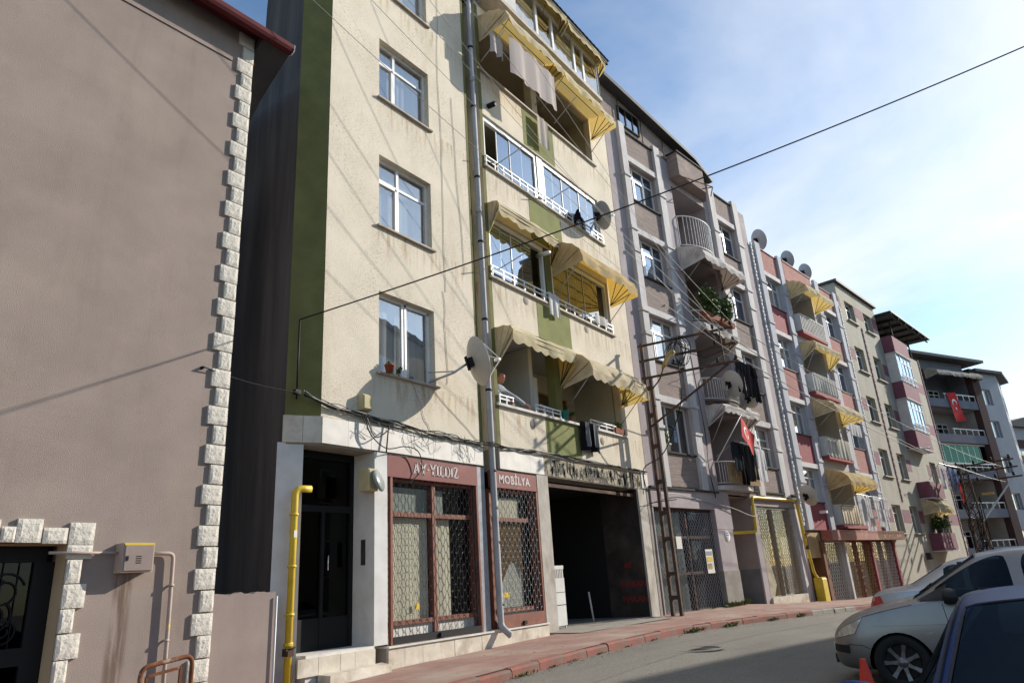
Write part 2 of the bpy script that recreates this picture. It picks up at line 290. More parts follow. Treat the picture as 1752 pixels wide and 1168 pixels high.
mat('b4_wall', (.38, .36, .295), (.33, .31, .26), .9, .92, bump=.35, bscale=40, dirt=(.23, .22, .2), dscale=.7, dlo=.5, dhi=.8, dstretch=(2, 2, .5))
mat('b4_purple', (.20, .075, .105), (.165, .062, .088), 2, .85)
mat('b4_rope', (.40, .27, .28), (.32, .21, .225), 5, .9)
mat('b5_wall', (.17, .185, .225), (.145, .16, .195), 1, .9)
mat('b5_light', (.33, .36, .41), (.29, .32, .37), 1, .9)
mat('b5_back', (.40, .37, .35), (.34, .32, .30), 1, .9)
mat('b5_brick', (.075, .04, .04), (.055, .032, .032), 4, .9, bump=.5, bscale=30, stretch=(1, 1, 5))
mat('roof_dark', (.045, .045, .05), (.065, .062, .065), 2, .7)
mat('roof_tin', (.10, .10, .105), (.07, .07, .075), 2, .55, metal=.3)
mat('dish', (.48, .46, .42), (.40, .385, .35), 1.5, .6, dirt=(.33, .3, .26), dscale=1.7, dlo=.55, dhi=.85)
mat('dish_grey', (.36, .37, .38), (.30, .31, .32), 1.5, .6)
mat('wire_black', (.012, .012, .012), None, rough=.6)
mat('wire_grey', (.30, .29, .27), None, rough=.6)
mat('wire_dull', (.11, .105, .1), None, rough=.5, metal=.5)
mat('wire_white', (.55, .54, .5), None, rough=.6)
mat('box_beige', (.48, .42, .24), (.40, .35, .2), 4, .7)
mat('lamp_yellow', (.42, .29, .08), (.36, .24, .06), 4, .45)
mat('flood_lens', (.22, .25, .235), None, rough=.3)
mat('lamp_glass', (.45, .43, .35), None, rough=.3)
mat('terracotta', (.27, .075, .035), (.22, .06, .03), 5, .85)
mat('pot_white', (.6, .6, .58), None, rough=.6)
mat('leaf', (.075, .13, .022), (.045, .085, .016), 9, .6, spec=.4)
mat('leaf_yellow', (.20, .21, .025), (.11, .14, .02), 9, .6, spec=.4)
mat('weed', (.09, .125, .03), (.13, .14, .04), 9, .8)
mat('stem', (.10, .08, .05), None, rough=.9)
mat('petal', (.7, .68, .62), None, rough=.7)
mat('skin', (.42, .19, .12), (.36, .155, .1), 14, .6)
mat('shirt', (.36, .39, .42), (.30, .33, .36), 5, .9, bump=.3, bscale=12)
mat('trousers', (.05, .055, .07), None, rough=.9)
mat('hair', (.18, .15, .13), None, rough=.8)
mat('cone_red', (.62, .045, .02), (.5, .035, .02), 6, .5)
mat('paper', (.68, .66, .60), None, rough=.8)
mat('paper_yellow', (.62, .45, .05), None, rough=.8)
mat('paper_grey', (.25, .27, .28), None, rough=.8)
mat('flag_red', (.50, .015, .02), None, rough=.85)
mat('flag_white', (.80, .78, .76), None, rough=.85)
mat('ac_white', (.62, .62, .6), None, rough=.5)
mat('boiler_white', (.66, .66, .63), None, rough=.4, spec=.5)
mat('teal_plastic', (.02, .22, .19), None, rough=.4)
mat('brick_door', (.17, .075, .04), (.12, .055, .03), 3, .8)
mat('tan_timber', (.42, .30, .16), (.33, .23, .12), 3, .85)
mat('car_silver', (.25, .238, .23), (.205, .196, .19), 1.2, .36, metal=.7, coat=.35, dirt=(.19, .17, .15), dscale=2.5, dlo=.55, dhi=.85)
mat('car_grey', (.36, .37, .38), None, rough=.36, metal=.65, coat=.4)
mat('car_blue', (.003, .026, .10), None, rough=.4, metal=.0, spec=.16)
mat('car_trim', (.012, .012, .013), None, rough=.55)
mat('tyre', (.012, .012, .012), None, rough=.85)
mat('alloy', (.17, .17, .175), None, rough=.35, metal=.85)
mat('chrome', (.7, .7, .72), None, rough=.12, metal=1)
mat('lens_red', (.42, .012, .012), None, rough=.15, coat=1)
mat('lens_orange', (.55, .10, .02), None, rough=.15, coat=1)
mat('headlamp', (.62, .58, .48), (.34, .32, .27), 9, .15, metal=.4, coat=.6)
mat('seat', (.03, .03, .033), None, rough=.9)
glassmat('glass_window', (.93, .95, .96), .20)
glassmat('glass_sky', (.42, .47, .50), .34, gl=(.62, .74, .92))
glassmat('glass_dark', (.28, .31, .33), .16)
glassmat('glass_green', (.05, .30, .20), .06, gl=(.5, .9, .75), top=.3)
glassmat('glass_car', (.16, .20, .23), .02, gl=(.45, .68, 1), top=.10)
glassmat('glass_shop', (.93, .94, .93), .05, top=.35)
glassmat('glass_black', (.10, .11, .11), .02, top=.25)
clothmat('awning_cream', (.72, .63, .46), (.64, .48, .17), .36)
clothmat('awning_tan', (.62, .50, .30), (.64, .44, .11), .34)
clothmat('awning_yellow', (.76, .67, .46), (.66, .50, .19), .36)
clothmat('awning_white', (.70, .66, .63), (.30, .24, .21), .22)
clothmat('awning_far', (.42, .39, .34), (.16, .15, .14), .1)
clothmat('curtain', (.80, .81, .82), None, .4)
clothmat('curtain_lace', (.70, .72, .74), None, .4)
clothmat('curtain_beige', (.78, .72, .58), None, .15, (.60, .54, .42), 1.6)
clothmat('curtain_green', (.50, .54, .49), None, .3)
clothmat('curtain_brown', (.20, .13, .075), None, .15)
clothmat('laundry_pink', (.58, .52, .50), None, .35)
clothmat('laundry_white', (.78, .77, .78), None, .35)
clothmat('laundry_blue', (.30, .38, .58), None, .3)
clothmat('laundry_black', (.014, .014, .017), None, .05)
clothmat('laundry_grey', (.20, .20, .22), None, .1)
clothmat('laundry_red', (.5, .07, .06), None, .25)
clothmat('laundry_dark', (.03, .035, .04), None, .05)
clothmat('tarp_white', (.66, .65, .60), None, .3, (.42, .40, .36), 4)
# ---------------------------------------------------------------- builders of repeated kinds
def wave_sheet(w, h, n, amp, y=0, seed=0, lean=0, hem=0.0):
    rr = random.Random(seed); ph = rr.random()*6; f2 = rr.uniform(1.6, 2.6)
    nu = max(8, int(n*6))
    def fn(u, v):
        a = amp*(.45+.55*v)
        return (u*w+lean*v, y+a*math.sin(u*n*2*math.pi+ph)+a*.5*math.sin(u*n*f2*2*math.pi+1.3*ph), -v*h-hem*math.sin(u*n*2*math.pi)*(v > .99))
    return MB().grid(fn, nu, 6)
def cells(w, h, cols, tr):
    xs = [0]
    for c in cols: xs.append(xs[-1]+c*w)
    out = []
    for i in range(len(cols)):
        if tr: out += [(xs[i], xs[i+1], 0, h*tr), (xs[i], xs[i+1], h*tr, h)]
        else: out.append((xs[i], xs[i+1], 0, h))
    return out
def window(parent, x, y, z, w, h, cols=(.5, .5), tr=None, curtain='curtain', glass='glass_window', fm='white_pvc', sash=(), sill=None, fw=.055, cn=5, part='window', cfrac=1.0, seed=0):
    def fr():
        m = MB(); t = fw
        for a, b, c, d in ((0, t, 0, h), (w-t, w, 0, h), (t, w-t, 0, t), (t, w-t, h-t, h)): m.box(a, b, 0, .06, c, d)
        xx = 0
        for c in cols[:-1]:
            xx += c*w; m.box(xx-t*.62, xx+t*.62, .002, .058, t, h-t)
        if tr: m.box(t, w-t, .004, .056, h*tr-t*.5, h*tr+t*.5)
        for i in sash:
            a, b, c, d = cells(w, h, cols, tr)[i]; e = t*.62
            for q in ((a+e, a+e+.045, c+e, d-e), (b-e-.045, b-e, c+e, d-e), (a+e, b-e, c+e, c+e+.045), (a+e, b-e, d-e-.045, d-e)): m.box(q[0], q[1], -.012, .05, q[2], q[3])
        return m
    W = obj(part, shared((part, fm, round(w, 3), round(h, 3), tuple(cols), tr, tuple(sash), fw), fr), fm, parent, (x, y, z))
    for i, (a, b, c, d) in enumerate(cells(w, h, cols, tr)):
        pw, ph_ = b-a-.04, d-c-.04
        o = obj('pane', shared(('pane', glass, round(pw, 3), round(ph_, 3)), lambda: MB().box(0, pw, -.003, .003, 0, ph_)), glass, W, (a+.02, .03+.0005*i, c+.02), (0, 0, 0))
        o.rotation_euler = (random.uniform(-.006, .006), 0, random.uniform(-.010, .010))
    if curtain:
        obj('curtain', shared(('curtain', curtain, round(w*cfrac, 3), round(h, 3), cn, seed), lambda: wave_sheet(w*cfrac-.04, h-.04, cn, .018, 0, seed)), curtain, W, (.02, .13, h-.02))
    if sill: obj('sill', shared(('sill', sill, round(w, 3)), lambda: MB().box(-.06, w+.06, -.20, .02, -.038, -.002)), sill, W, (0, 0, 0))
    return W
def awning(F, x0, x1, ztop, proj, drop, label, fab='awning_cream', ribs=True, folded=0, arms=True, group=None, val=.22, scal=.035, y0=0, endfans=True, ropes=0):
    w = x1-x0; T = thing('awning', label, 'awning', F.w(x0, y0, ztop), F.a, group)
    if not folded:
        prof = [(0, 0), (-proj*.40, -drop*.07), (-proj*.72, -drop*.22), (-proj*.93, -drop*.42), (-proj*1.0, -drop*.62)]
    else:
        prof = [(0, 0), (-proj*.50, -drop*.02), (-proj*.88, -drop*.08), (-proj*1.0, -drop*.20), (-proj*.97, -drop*.32)]
    piv = (-.02, -drop*.86) if not folded else (-.02, -drop*.95)
    m = MB(); nu = max(10, int(w*9)); rr = random.Random(int(x0*100+ztop*10))
    ph = [rr.uniform(0, 6) for _ in range(4)]
    def fn(u, v):
        k = v*(len(prof)-1); i = min(int(k), len(prof)-2); t = k-i
        y = prof[i][0]*(1-t)+prof[i+1][0]*t; z = prof[i][1]*(1-t)+prof[i+1][1]*t
        sg = .022*math.sin(u*w*3.1+ph[0])*v+.014*math.sin(u*w*7.3+ph[1])*v - .03*math.sin((k % 1)*math.pi)*(.5+.5*math.sin(u*3+ph[2]))
        return (u*w, y-sg*.5, z+sg)
    m.grid(fn, nu, 8)
    b = prof[-1]
    def fv(u, v):                                    # scalloped valance
        q = fn(u, 1.0); s = abs(math.sin(u*w/.36*math.pi))
        return (q[0], q[1]+v*.02*math.sin(u*w*9+ph[3]), q[2]-v*(val-scal+2*scal*s))
    m.grid(fv, max(16, int(w*16)), 1)
    if endfans:
        for e in (0, 1):
            X = 0 if e == 0 else w; ring = [fn(e, v/8) for v in range(9)]
            for i in range(8):
                a, c = ring[i], ring[i+1]; mid = Vector((X, (a[1]+c[1])/2, (a[2]+c[2])/2)); pv = Vector((X, piv[0], piv[1])); cen = (Vector(a)+Vector(c)+pv)/3; cen.x += (.025 if e == 0 else -.025)
                tri = [a, cen, tuple(pv)], [cen, c, tuple(pv)], [a, c, cen]
                for t3 in tri:
                    m.add(t3, [(0, 1, 2) if e == 0 else (2, 1, 0)], True)
            q = ring[-1]; lp = fv(e, 1)
            m.add([q, lp, (X, piv[0], piv[1]-val*.35), (X, piv[0], piv[1])], [(0, 1, 2, 3) if e == 0 else (3, 2, 1, 0)])
    m.f = [tuple(reversed(f_)) for f_ in m.f]; obj('canopy', m, fab, T)
    if ribs:
        for k in (1, 2, 3, 4):
            y, z = prof[k]; rb = MB(); rb.tube([(.012, piv[0], piv[1]), (.012, y*.97, z-.012), (.06, y*.97-.004, z-.016), (w-.06, y*.97-.004, z-.016), (w-.012, y*.97, z-.012), (w-.012, piv[0], piv[1])], .011, 5)
            obj('rib', rb, 'dark_metal', T)
    if arms:
        for X in (.12, w-.12):
            obj('arm', MB().tube([(X, -.01, piv[1]-.55), (X, b[0]*.9, b[1]-.02)], .012, 6), 'grey_alu', T)
    return T
def dish(F, x, y, z, d, aim, label, m='dish', wall=None, group=None, arm=True):
    """satellite dish: centre in facade coords, aim = world direction of its hollow side, wall = facade point of the bracket"""
    c = F.w(x, y, z); a = Vector(aim).normalized(); T = thing('satellite_dish', label, 'satellite dish', c, 0, group)
    q = a.to_track_quat('Z', 'Y').to_matrix().to_4x4(); r = d/2
    prof = [(r*t, .17*r*t*t*1.6) for t in (0.001, .2, .4, .6, .8, .93, 1)]; prof += [(r*1.012, prof[-1][1]-.006), (r*.99, prof[-1][1]-.016)]+[(r*t, .17*r*t*t*1.6-.014) for t in (.93, .8, .6, .4, .2, .001)]
    obj('reflector', MB().lathe(prof, 36, q), m, T)
    fp = a*(d*.62)+Vector((0, 0, -.06)); lm = MB().tube([fp, fp-a*.12], [.028, .034], 10); up = q @ Vector((0, 1, 0)); sd = q @ Vector((1, 0, 0))
    lb = obj('receiver', lm, 'white_metal', T)
    st = MB()
    for v in (-up, up*.7+sd*.7, up*.7-sd*.7): st.tube([v.normalized()*r*.97+a*(.25*r), fp], .008, 5)
    obj('feed_strut', st, 'white_metal', T)
    bk = MB().box(-.09, .09, -.09, .09, -.1, -.02, q).box(-.03, .03, -.14, .14, -.13, -.09, q); obj('back_bracket', bk, 'black_metal', T)
    if wall is not None:
        wp = F.w(*wall)-c; e = -a*.12
        obj('wall_arm', MB().tube([e, e+(wp-e)*.35+Vector((0, 0, -.05)), wp], .024, 8).tube([e*.7+wp*.3+Vector((0, 0, -.04)), wp+Vector((0, 0, .2))], .013, 6), 'grey_alu', T)
    return T
def cyl(F, pts, r, n=8): return MB().tube([F.w(*p) for p in pts], r, n)
def pipe_pts(pts, r=.09, k=4):                       # rounded corners
    pts = [Vector(p) for p in pts]; out = [pts[0]]
    for i in range(1, len(pts)-1):
        a = (pts[i-1]-pts[i]); b = (pts[i+1]-pts[i]); rr = min(r, a.length*.45, b.length*.45); a = pts[i]+a.normalized()*rr; b = pts[i]+b.normalized()*rr
        for j in range(k+1):
            t = j/k; out.append(a*(1-t)**2+pts[i]*2*t*(1-t)+b*t*t)
    return out+[pts[-1]]
def wire(a, b, sag, r=.008, n=24, m='wire_black', label='', name='power_cable', group=None, cat='cable', nseg=5):
    a = Vector(a); b = Vector(b); pts = [a.lerp(b, i/n)-Vector((0, 0, sag*4*(i/n)*(1-i/n))) for i in range(n+1)]
    return obj(name, MB().tube(pts, r, nseg), m, None, None, None, label, cat, group)
def leaves(n, fn, size, rr, mb=None, tilt=1.0):
    m = mb or MB()
    for _ in range(n):
        p = Vector(fn(rr)); s = size*rr.uniform(.6, 1.3); d = Vector((rr.uniform(-1, 1), rr.uniform(-1, 1), rr.uniform(-.6, .9)))*tilt; d.normalize()
        u = d.cross(Vector((rr.uniform(-1, 1), rr.uniform(-1, 1), rr.uniform(-1, 1))))
        if u.length < .05: continue
        u.normalize(); n_ = d.cross(u)
        m.add([p, p+d*s*.5+u*s*.28+n_*s*.07, p+d*s, p+d*s*.5-u*s*.28+n_*s*.07], [(0, 1, 2), (0, 2, 3)], False)
    return m
def plant(loc, label, n, rad, h, size, pot=None, leafm='leaf', group=None, seed=1, flowers=0, potbox=None, name='potted_plant', cat='plant', bias=(0, 0)):
    T = thing(name, label, cat, loc, 0, group); rr = random.Random(seed); z0 = 0
    if pot:
        r, ph, pm = pot; obj('pot', MB().lathe([(.001, 0), (r*.72, 0), (r*.95, ph*.82), (r*1.08, ph*.82), (r*1.08, ph), (r*.95, ph), (r*.9, ph*.9), (.001, ph*.88)], 18), pm, T); z0 = ph*.9
    if potbox:
        bx, by, bz, pm, rz = potbox; obj('planter', MB().prism([(-by*.42, 0), (by*.42, 0), (by*.5, bz), (-by*.5, bz)], -bx/2, bx/2, 'x'), pm, T, None, (0, 0, rz)); z0 = bz*.9
    sm = MB(); cen = []
    for i in range(max(4, int(n/40))):
        e = Vector((rr.gauss(bias[0], rad*.5), rr.gauss(bias[1], rad*.35), z0+h*rr.uniform(.35, 1))); cen.append(e)
        sm.tube([(e.x*.3, e.y*.3, z0-.02), (e.x*.7, e.y*.7, z0+(e.z-z0)*.6), e], [.007, .005, .003], 4)
    obj('stems', sm, 'stem', T)
    def fn(r_):
        c = r_.choice(cen); t = r_.random()**.6
        return (c.x*(.35+.65*t)+r_.gauss(0, rad*.22), c.y*(.35+.65*t)+r_.gauss(0, rad*.2), max(z0+.01, z0+(c.z-z0)*t+r_.gauss(0, rad*.2)))
    obj('foliage', leaves(n, fn, size, rr), leafm, T)
    if flowers: obj('flowers', leaves(flowers, fn, size*.8, rr), 'petal', T, kind='stuff')
    return T
def hanging(F, x, y, z, w, h, label, m, n=3, amp=.03, seed=0, name='laundry', cat='laundry', group=None, lean=0, shape=None):
    s = wave_sheet(w, h, n, amp, 0, seed, lean)
    if shape:                                        # taper: width factor by height
        s.v = [((q[0]-w/2)*shape(-q[2]/h)+w/2, q[1], q[2]) for q in s.v]
    T = obj(name, s, m, None, F.w(x, y, z), (0, 0, F.a), label, cat, group); return T
def garment(F, x, y, z, w, h, label, m, kind='shirt', seed=0, group=None, lean=0):
    """a shirt or trousers hung up; two sheets joined at the sides so that it has a front and a back"""
    rr = random.Random(seed); p1, p2 = rr.uniform(0, 6), rr.uniform(0, 6); mb = MB()
    def lay(x0, x1, z0, z1, s0=1.0, s1=1.0, n=10, k=7, sk=0):
        def fn(u, v):
            wv = s0*(1-v)+s1*v; X = (x0+x1)/2+(u-.5)*(x1-x0)*wv+sk*v; f = .022*math.sin(u*11+p1+v*2)+.014*math.sin(u*23+p2)
            return (X, f*(.4+.6*v), -(z0+(z1-z0)*v)-.012*math.sin(u*14+p1)*v)
        mb.grid(fn, n, k)
        def fb(u, v):
            q = fn(1-u, v); return (q[0], q[1]+.035*math.sin(math.pi*u)+.006, q[2])
        mb.grid(fb, n, k)
    if kind == 'shirt':
        lay(0, w, 0, h, .92, 1.04); lay(-.10*w, .14*w, .03*h, .62*h, 1, .75, 4, 5, -.05*w); lay(.86*w, 1.10*w, .03*h, .62*h, 1, .75, 4, 5, .05*w)
    elif kind == 'trousers':
        lay(0, w, 0, .3*h, 1, 1.02); lay(0, .48*w, .29*h, h, 1, .8, 5, 6, -.02*w); lay(.52*w, w, .29*h, h, 1, .8, 5, 6, .03*w)
    else:
        lay(0, w, 0, h, 1, 1)
    for i, q in enumerate(mb.v): mb.v[i] = (q[0]-lean*q[2], q[1], q[2])
    return obj(kind if kind != 'towel' else 'towel', mb, m, None, F.w(x, y, z), (0, 0, F.a), label, 'laundry', group)
def rail_bars(w, h, nb, bw=.018, m=None):
    mb = MB(); mb.box(0, w, -.02, .02, h-.035, h); mb.box(0, w, -.015, .015, .03, .06)
    for i in range(nb+1):
        X = .01+(w-.02)*i/nb; mb.box(X-bw/2, X+bw/2, -bw/2, bw/2, .05, h-.03)
    return mb
def text_mesh(s, size, extr=.004, offset=0.0, spacing=1.0):
    cu_ = bpy.data.curves.new('lettering', 'FONT'); cu_.body = s; cu_.size = size; cu_.extrude = extr; cu_.offset = offset; cu_.align_x = 'CENTER'; cu_.space_character = spacing; cu_.resolution_u = 4
    o = bpy.data.objects.new('lettering', cu_); COL.objects.link(o); bpy.context.view_layer.update()
    me = bpy.data.meshes.new_from_object(o.evaluated_get(bpy.context.evaluated_depsgraph_get())); bpy.data.objects.remove(o); return me
def sidez(X):                                        # height of the pavement at the house fronts
    return interp(X, [(-40, -.9), (0, -.26), (3, -.2), (6, -.1), (8.65, -.04), (13, .05), (18, .045), (23, .04), (28, -.2), (33, -.4), (45, -.55), (90, -.9), (400, -1)])
def interp(x, tab):
    if x <= tab[0][0]: return tab[0][1]
    for (a, b), (c, d) in zip(tab, tab[1:]):
        if x <= c: return b+(d-b)*(x-a)/(c-a)
    return tab[-1][1]
KERB = [(-40, 5.2, -1.0), (0, 6.2, -.33), (3, 6.38, -.27), (6, 6.45, -.19), (8.7, 6.5, -.14), (10.9, 6.58, -.11), (12.8, 6.62, -.10), (14.8, 6.6, -.10), (17.5, 6.25, -.14), (20.5, 5.74, -.195), (24.9, 5.0, -.32), (33, 3.9, -.5), (45, 2.3, -.62), (60, .3, -.75), (90, -8, -.95), (400, -120, -1.1)]
def kerby(X): return interp(X, [(k[0], k[1]) for k in KERB])
def kerbz(X): return interp(X, [(k[0], k[2]) for k in KERB])
def roadz(X, Y): return kerbz(X)-.036*min(max(kerby(X)-Y, 0), 6)
def facey(X):                                        # house line
    return 8.8 if X < 18.65 else 8.8-(X-18.65)*math.tan(R(7.221))
# ---------------------------------------------------------------- ground, road, pavement
xs = [-40, -20, -10, -5, 0, 2, 4, 6, 7, 8, 9, 10, 11, 12, 13, 14, 15, 16, 17, 18, 19, 20, 21, 22, 23, 24, 25, 27, 29, 31, 33, 36, 40, 45, 50, 55, 60, 70, 80, 90, 140, 220, 400]
m = MB(); ny = 14
for X in xs:
    ky = kerby(X)
    for j in range(ny+1):
        Y = ky+.05-(j/ny)**1.4*(40 if X < 90 else 120); m.v.append((X, Y, roadz(X, Y)))
for i in range(len(xs)-1):
    for j in range(ny):
        a = i*(ny+1)+j; m.f.append((a, a+1, a+ny+2, a+ny+1)); m.sm.append(True); m.mi.append(0)
obj('road', m, 'asphalt', kind='structure')
obj('ground', MB().quad((-900, -900, -2.2), (1200, -900, -2.2), (1200, 900, -2.2), (-900, 900, -2.2)), 'concrete', kind='structure')
# paved footway: tiled look comes from a brick pattern with joints, kerb stones are pieces
pm_ = mat('paver_red', (.32, .185, .15), (.27, .15, .125), 1.6, .92, bump=0, dirt=(.36, .29, .235), dscale=.9, dlo=.42, dhi=.72)
nt = pm_.node_tree; bs = nt.nodes['Principled BSDF']; L_ = nt.links.new
tcn = nt.nodes.new('ShaderNodeTexCoord'); bk = nt.nodes.new('ShaderNodeTexBrick'); bk.inputs['Scale'].default_value = 1.0; bk.inputs['Mortar Size'].default_value = .008; bk.inputs['Brick Width'].default_value = .4; bk.inputs['Row Height'].default_value = .4; bk.offset = 0; bk.inputs['Mortar Smooth'].default_value = .6
bk.inputs['Color1'].default_value = (1, 1, 1, 1); bk.inputs['Color2'].default_value = (.86, .86, .86, 1); bk.inputs['Mortar'].default_value = (.62, .6, .58, 1); L_(tcn.outputs['Object'], bk.inputs['Vector'])
src = bs.inputs['Base Color'].links[0].from_socket; mm = nt.nodes.new('ShaderNodeMixRGB'); mm.blend_type = 'MULTIPLY'; mm.inputs[0].default_value = 1; L_(src, mm.inputs[1]); L_(bk.outputs[0], mm.inputs[2]); L_(mm.outputs[0], bs.inputs['Base Color'])
nz = nt.nodes.new('ShaderNodeTexNoise'); nz.inputs['Scale'].default_value = 70; L_(tcn.outputs['Object'], nz.inputs[0]); ad = nt.nodes.new('ShaderNodeMath'); ad.operation = 'MULTIPLY_ADD'; ad.inputs[1].default_value = .35; L_(nz.outputs[0], ad.inputs[0]); L_(bk.outputs[0], ad.inputs[2])
bn = nt.nodes.new('ShaderNodeBump'); bn.inputs['Strength'].default_value = .5; bn.inputs['Distance'].default_value = .012; L_(ad.outputs[0], bn.inputs['Height']); L_(bn.outputs[0], bs.inputs['Normal'])
m = MB(); ny = 4
xs2 = [x for x in xs if x <= 90]
for X in xs2:
    ky = kerby(X)+.10; fy = (facey(X)+.35 if X < 55 else ky+3)
    for j in range(ny+1):
        t = j/ny; Y = ky+(fy-ky)*t; z = (kerbz(X)+.135)*(1-t)+sidez(X)*t + .012*math.sin(X*2.1+t*3)*math.sin(t*3.14); m.v.append((X, Y, z))
for i in range(len(xs2)-1):
    for j in range(ny):
        a = i*(ny+1)+j; m.f.append((a, a+ny+1, a+ny+2, a+1)); m.sm.append(True); m.mi.append(0)
pave = obj('pavement', m, 'paver_red', kind='structure')
rr = random.Random(3)
kmesh = [MB().add([(q[0], q[1], q[2]) for q in [(0, 0, -.16), (.745, 0, -.16), (.745, .17, -.16), (0, .17, -.16), (0, .012, .10), (.745, .012, .10), (.745, .04, .13), (0, .04, .13), (.745, .17, .135), (0, .17, .135)]], [(0, 1, 5, 4), (4, 5, 6, 7), (7, 6, 8, 9), (0, 4, 7, 9, 3), (1, 2, 8, 6, 5), (2, 3, 9, 8)]).mesh('kerb_stone') for _ in range(1)]
kmesh[0].materials.append(MATS['kerb_red'])
kmesh.append(kmesh[0].copy()); kmesh[1].materials.clear(); kmesh[1].materials.append(MATS['concrete'])
X = 2.0; i = 0
while X < 46:
    X2 = X+.755/(1+.02); a = Vector((X, kerby(X), kerbz(X))); b = Vector((X2, kerby(X2), kerbz(X2))); d = b-a
    k = obj('kerb_stone', kmesh[1 if 20.9 < X < 23.6 else 0], None, pave, a+Vector((0, rr.uniform(-.012, .012), rr.uniform(-.012, .008))), (0, -math.atan2(d.z, math.hypot(d.x, d.y)), math.atan2(d.y, d.x)+rr.uniform(-.012, .012)))
    k.scale = (d.length/.755, 1, 1); X = X2; i += 1
# patches of concrete before the carriage entrance
m = MB(); zc_ = lambda x, y: sidez(x)+.014
m.add([(13.4, 8.78, zc_(13.4, 8.8)), (17.95, 8.78, zc_(18, 8.8)), (17.6, 8.05, sidez(17.6)-.004), (13.5, 8.25, sidez(13.5)+.004)], [(0, 3, 2, 1)])
obj('entrance_apron', m, 'concrete', kind='structure')
# sunken manhole in the road
T = thing('manhole', 'sunken round manhole with dark rim in the asphalt', 'manhole', (12.45, 5.3, roadz(12.45, 5.3)), .1)
obj('rim', MB().lathe([(.44, .004), (.40, .016), (.36, .016), (.33, -.02)], 28), 'asphalt', T); obj('cover', MB().lathe([(.001, .006), (.345, .006), (.345, -.02)], 28), 'black_metal', T)
# long crack in the asphalt
m = MB(); rr = random.Random(5); pts = []
for i in range(40):
    X = 9.6+i*.09; Y = 5.75-.012*i+rr.uniform(-.02, .02); pts.append((X, Y))
for (a, b), (c, d) in zip(pts, pts[1:]): m.add([(a, b-.006, roadz(a, b)+.004), (c, d-.006, roadz(c, d)+.004), (c, d+.007, roadz(c, d)+.004), (a, b+.007, roadz(a, b)+.004)], [(0, 1, 2, 3)])
obj('road_crack', m, 'tar', kind='structure')
# tar patches, further cracks, grit swept against the kerb
rr = random.Random(8); m = MB()
def patch_poly(cx, cy, rx, ry, n=14, z=.004):
    vs_ = [(cx+rx*math.cos(6.283*k/n)*rr.uniform(.75, 1.1), cy+ry*math.sin(6.283*k/n)*rr.uniform(.75, 1.1)) for k in range(n)]
    m.add([(a, b, roadz(a, b)+z) for a, b in vs_], [tuple(range(n))])
tr_ = [(8.2, 5.55), (10.5, 5.62), (13.2, 5.58), (16.5, 5.25), (20.5, 4.6), (26, 3.75)]
for (a, b), (c, d) in zip(tr_, tr_[1:]):
    for k in range(8):
        x0, x1 = a+(c-a)*k/8, a+(c-a)*(k+1)/8; y0, y1 = b+(d-b)*k/8, b+(d-b)*(k+1)/8; e = [rr.uniform(-.03, .03) for _ in range(2)]
        m.add([(x0, y0-.3, roadz(x0, y0-.3)+.004), (x1, y1-.3, roadz(x1, y1-.3)+.004), (x1, y1+.3+e[0]*0, roadz(x1, y1+.3)+.004), (x0, y0+.3, roadz(x0, y0+.3)+.004)], [(0, 1, 2, 3)])
mat('asphalt_patch', (.225, .208, .182), (.13, .121, .107), 60, .9, bump=.8, bscale=90, bdist=.012)
obj('road_patch', m, 'asphalt_patch', kind='structure')
m = MB()
for x0, y0, dx, dy, n in ((9.2, 4.6, .16, -.05, 22), (11.0, 5.9, .14, -.10, 18), (13.6, 5.6, .2, -.03, 24), (16, 5.0, .22, -.09, 20), (12.2, 4.4, -.05, -.1, 10)):
    x, y = x0, y0
    for k in range(n):
        x2, y2 = x+dx*rr.uniform(.5, 1.3), y+dy*rr.uniform(.2, 1.8)+rr.uniform(-.03, .03); w_ = rr.uniform(.002, .006)
        m.add([(x, y-w_, roadz(x, y)+.0085), (x2, y2-w_, roadz(x2, y2)+.0085), (x2, y2+w_, roadz(x2, y2)+.0085), (x, y+w_, roadz(x, y)+.0085)], [(0, 1, 2, 3)]); x, y = x2, y2
obj('road_crack', m, 'tar', kind='structure')
m = MB()
for k in range(900):
    x = rr.uniform(7.5, 24); d_ = abs(rr.gauss(0, .16)); on = rr.random() < .25
    y = (kerby(x)+.2+rr.random()*1.6) if on else kerby(x)-.02-d_; z = ((kerbz(x)+.135)+(sidez(x)-kerbz(x)-.135)*min(1, (y-kerby(x)-.1)/2.2) if on else roadz(x, y)); q = rr.uniform(.004, .014); a = rr.uniform(0, 6)
    m.add([(x+q*math.cos(a), y+q*math.sin(a), z), (x+q*math.cos(a+2.1), y+q*math.sin(a+2.1), z), (x+q*math.cos(a+4.2), y+q*math.sin(a+4.2), z), (x, y, z+q)], [(0, 1, 3), (1, 2, 3), (2, 0, 3)])
obj('grit', m, 'concrete', None, None, None, 'pale grit swept against the foot of the red kerb', 'grit', None, 'stuff')
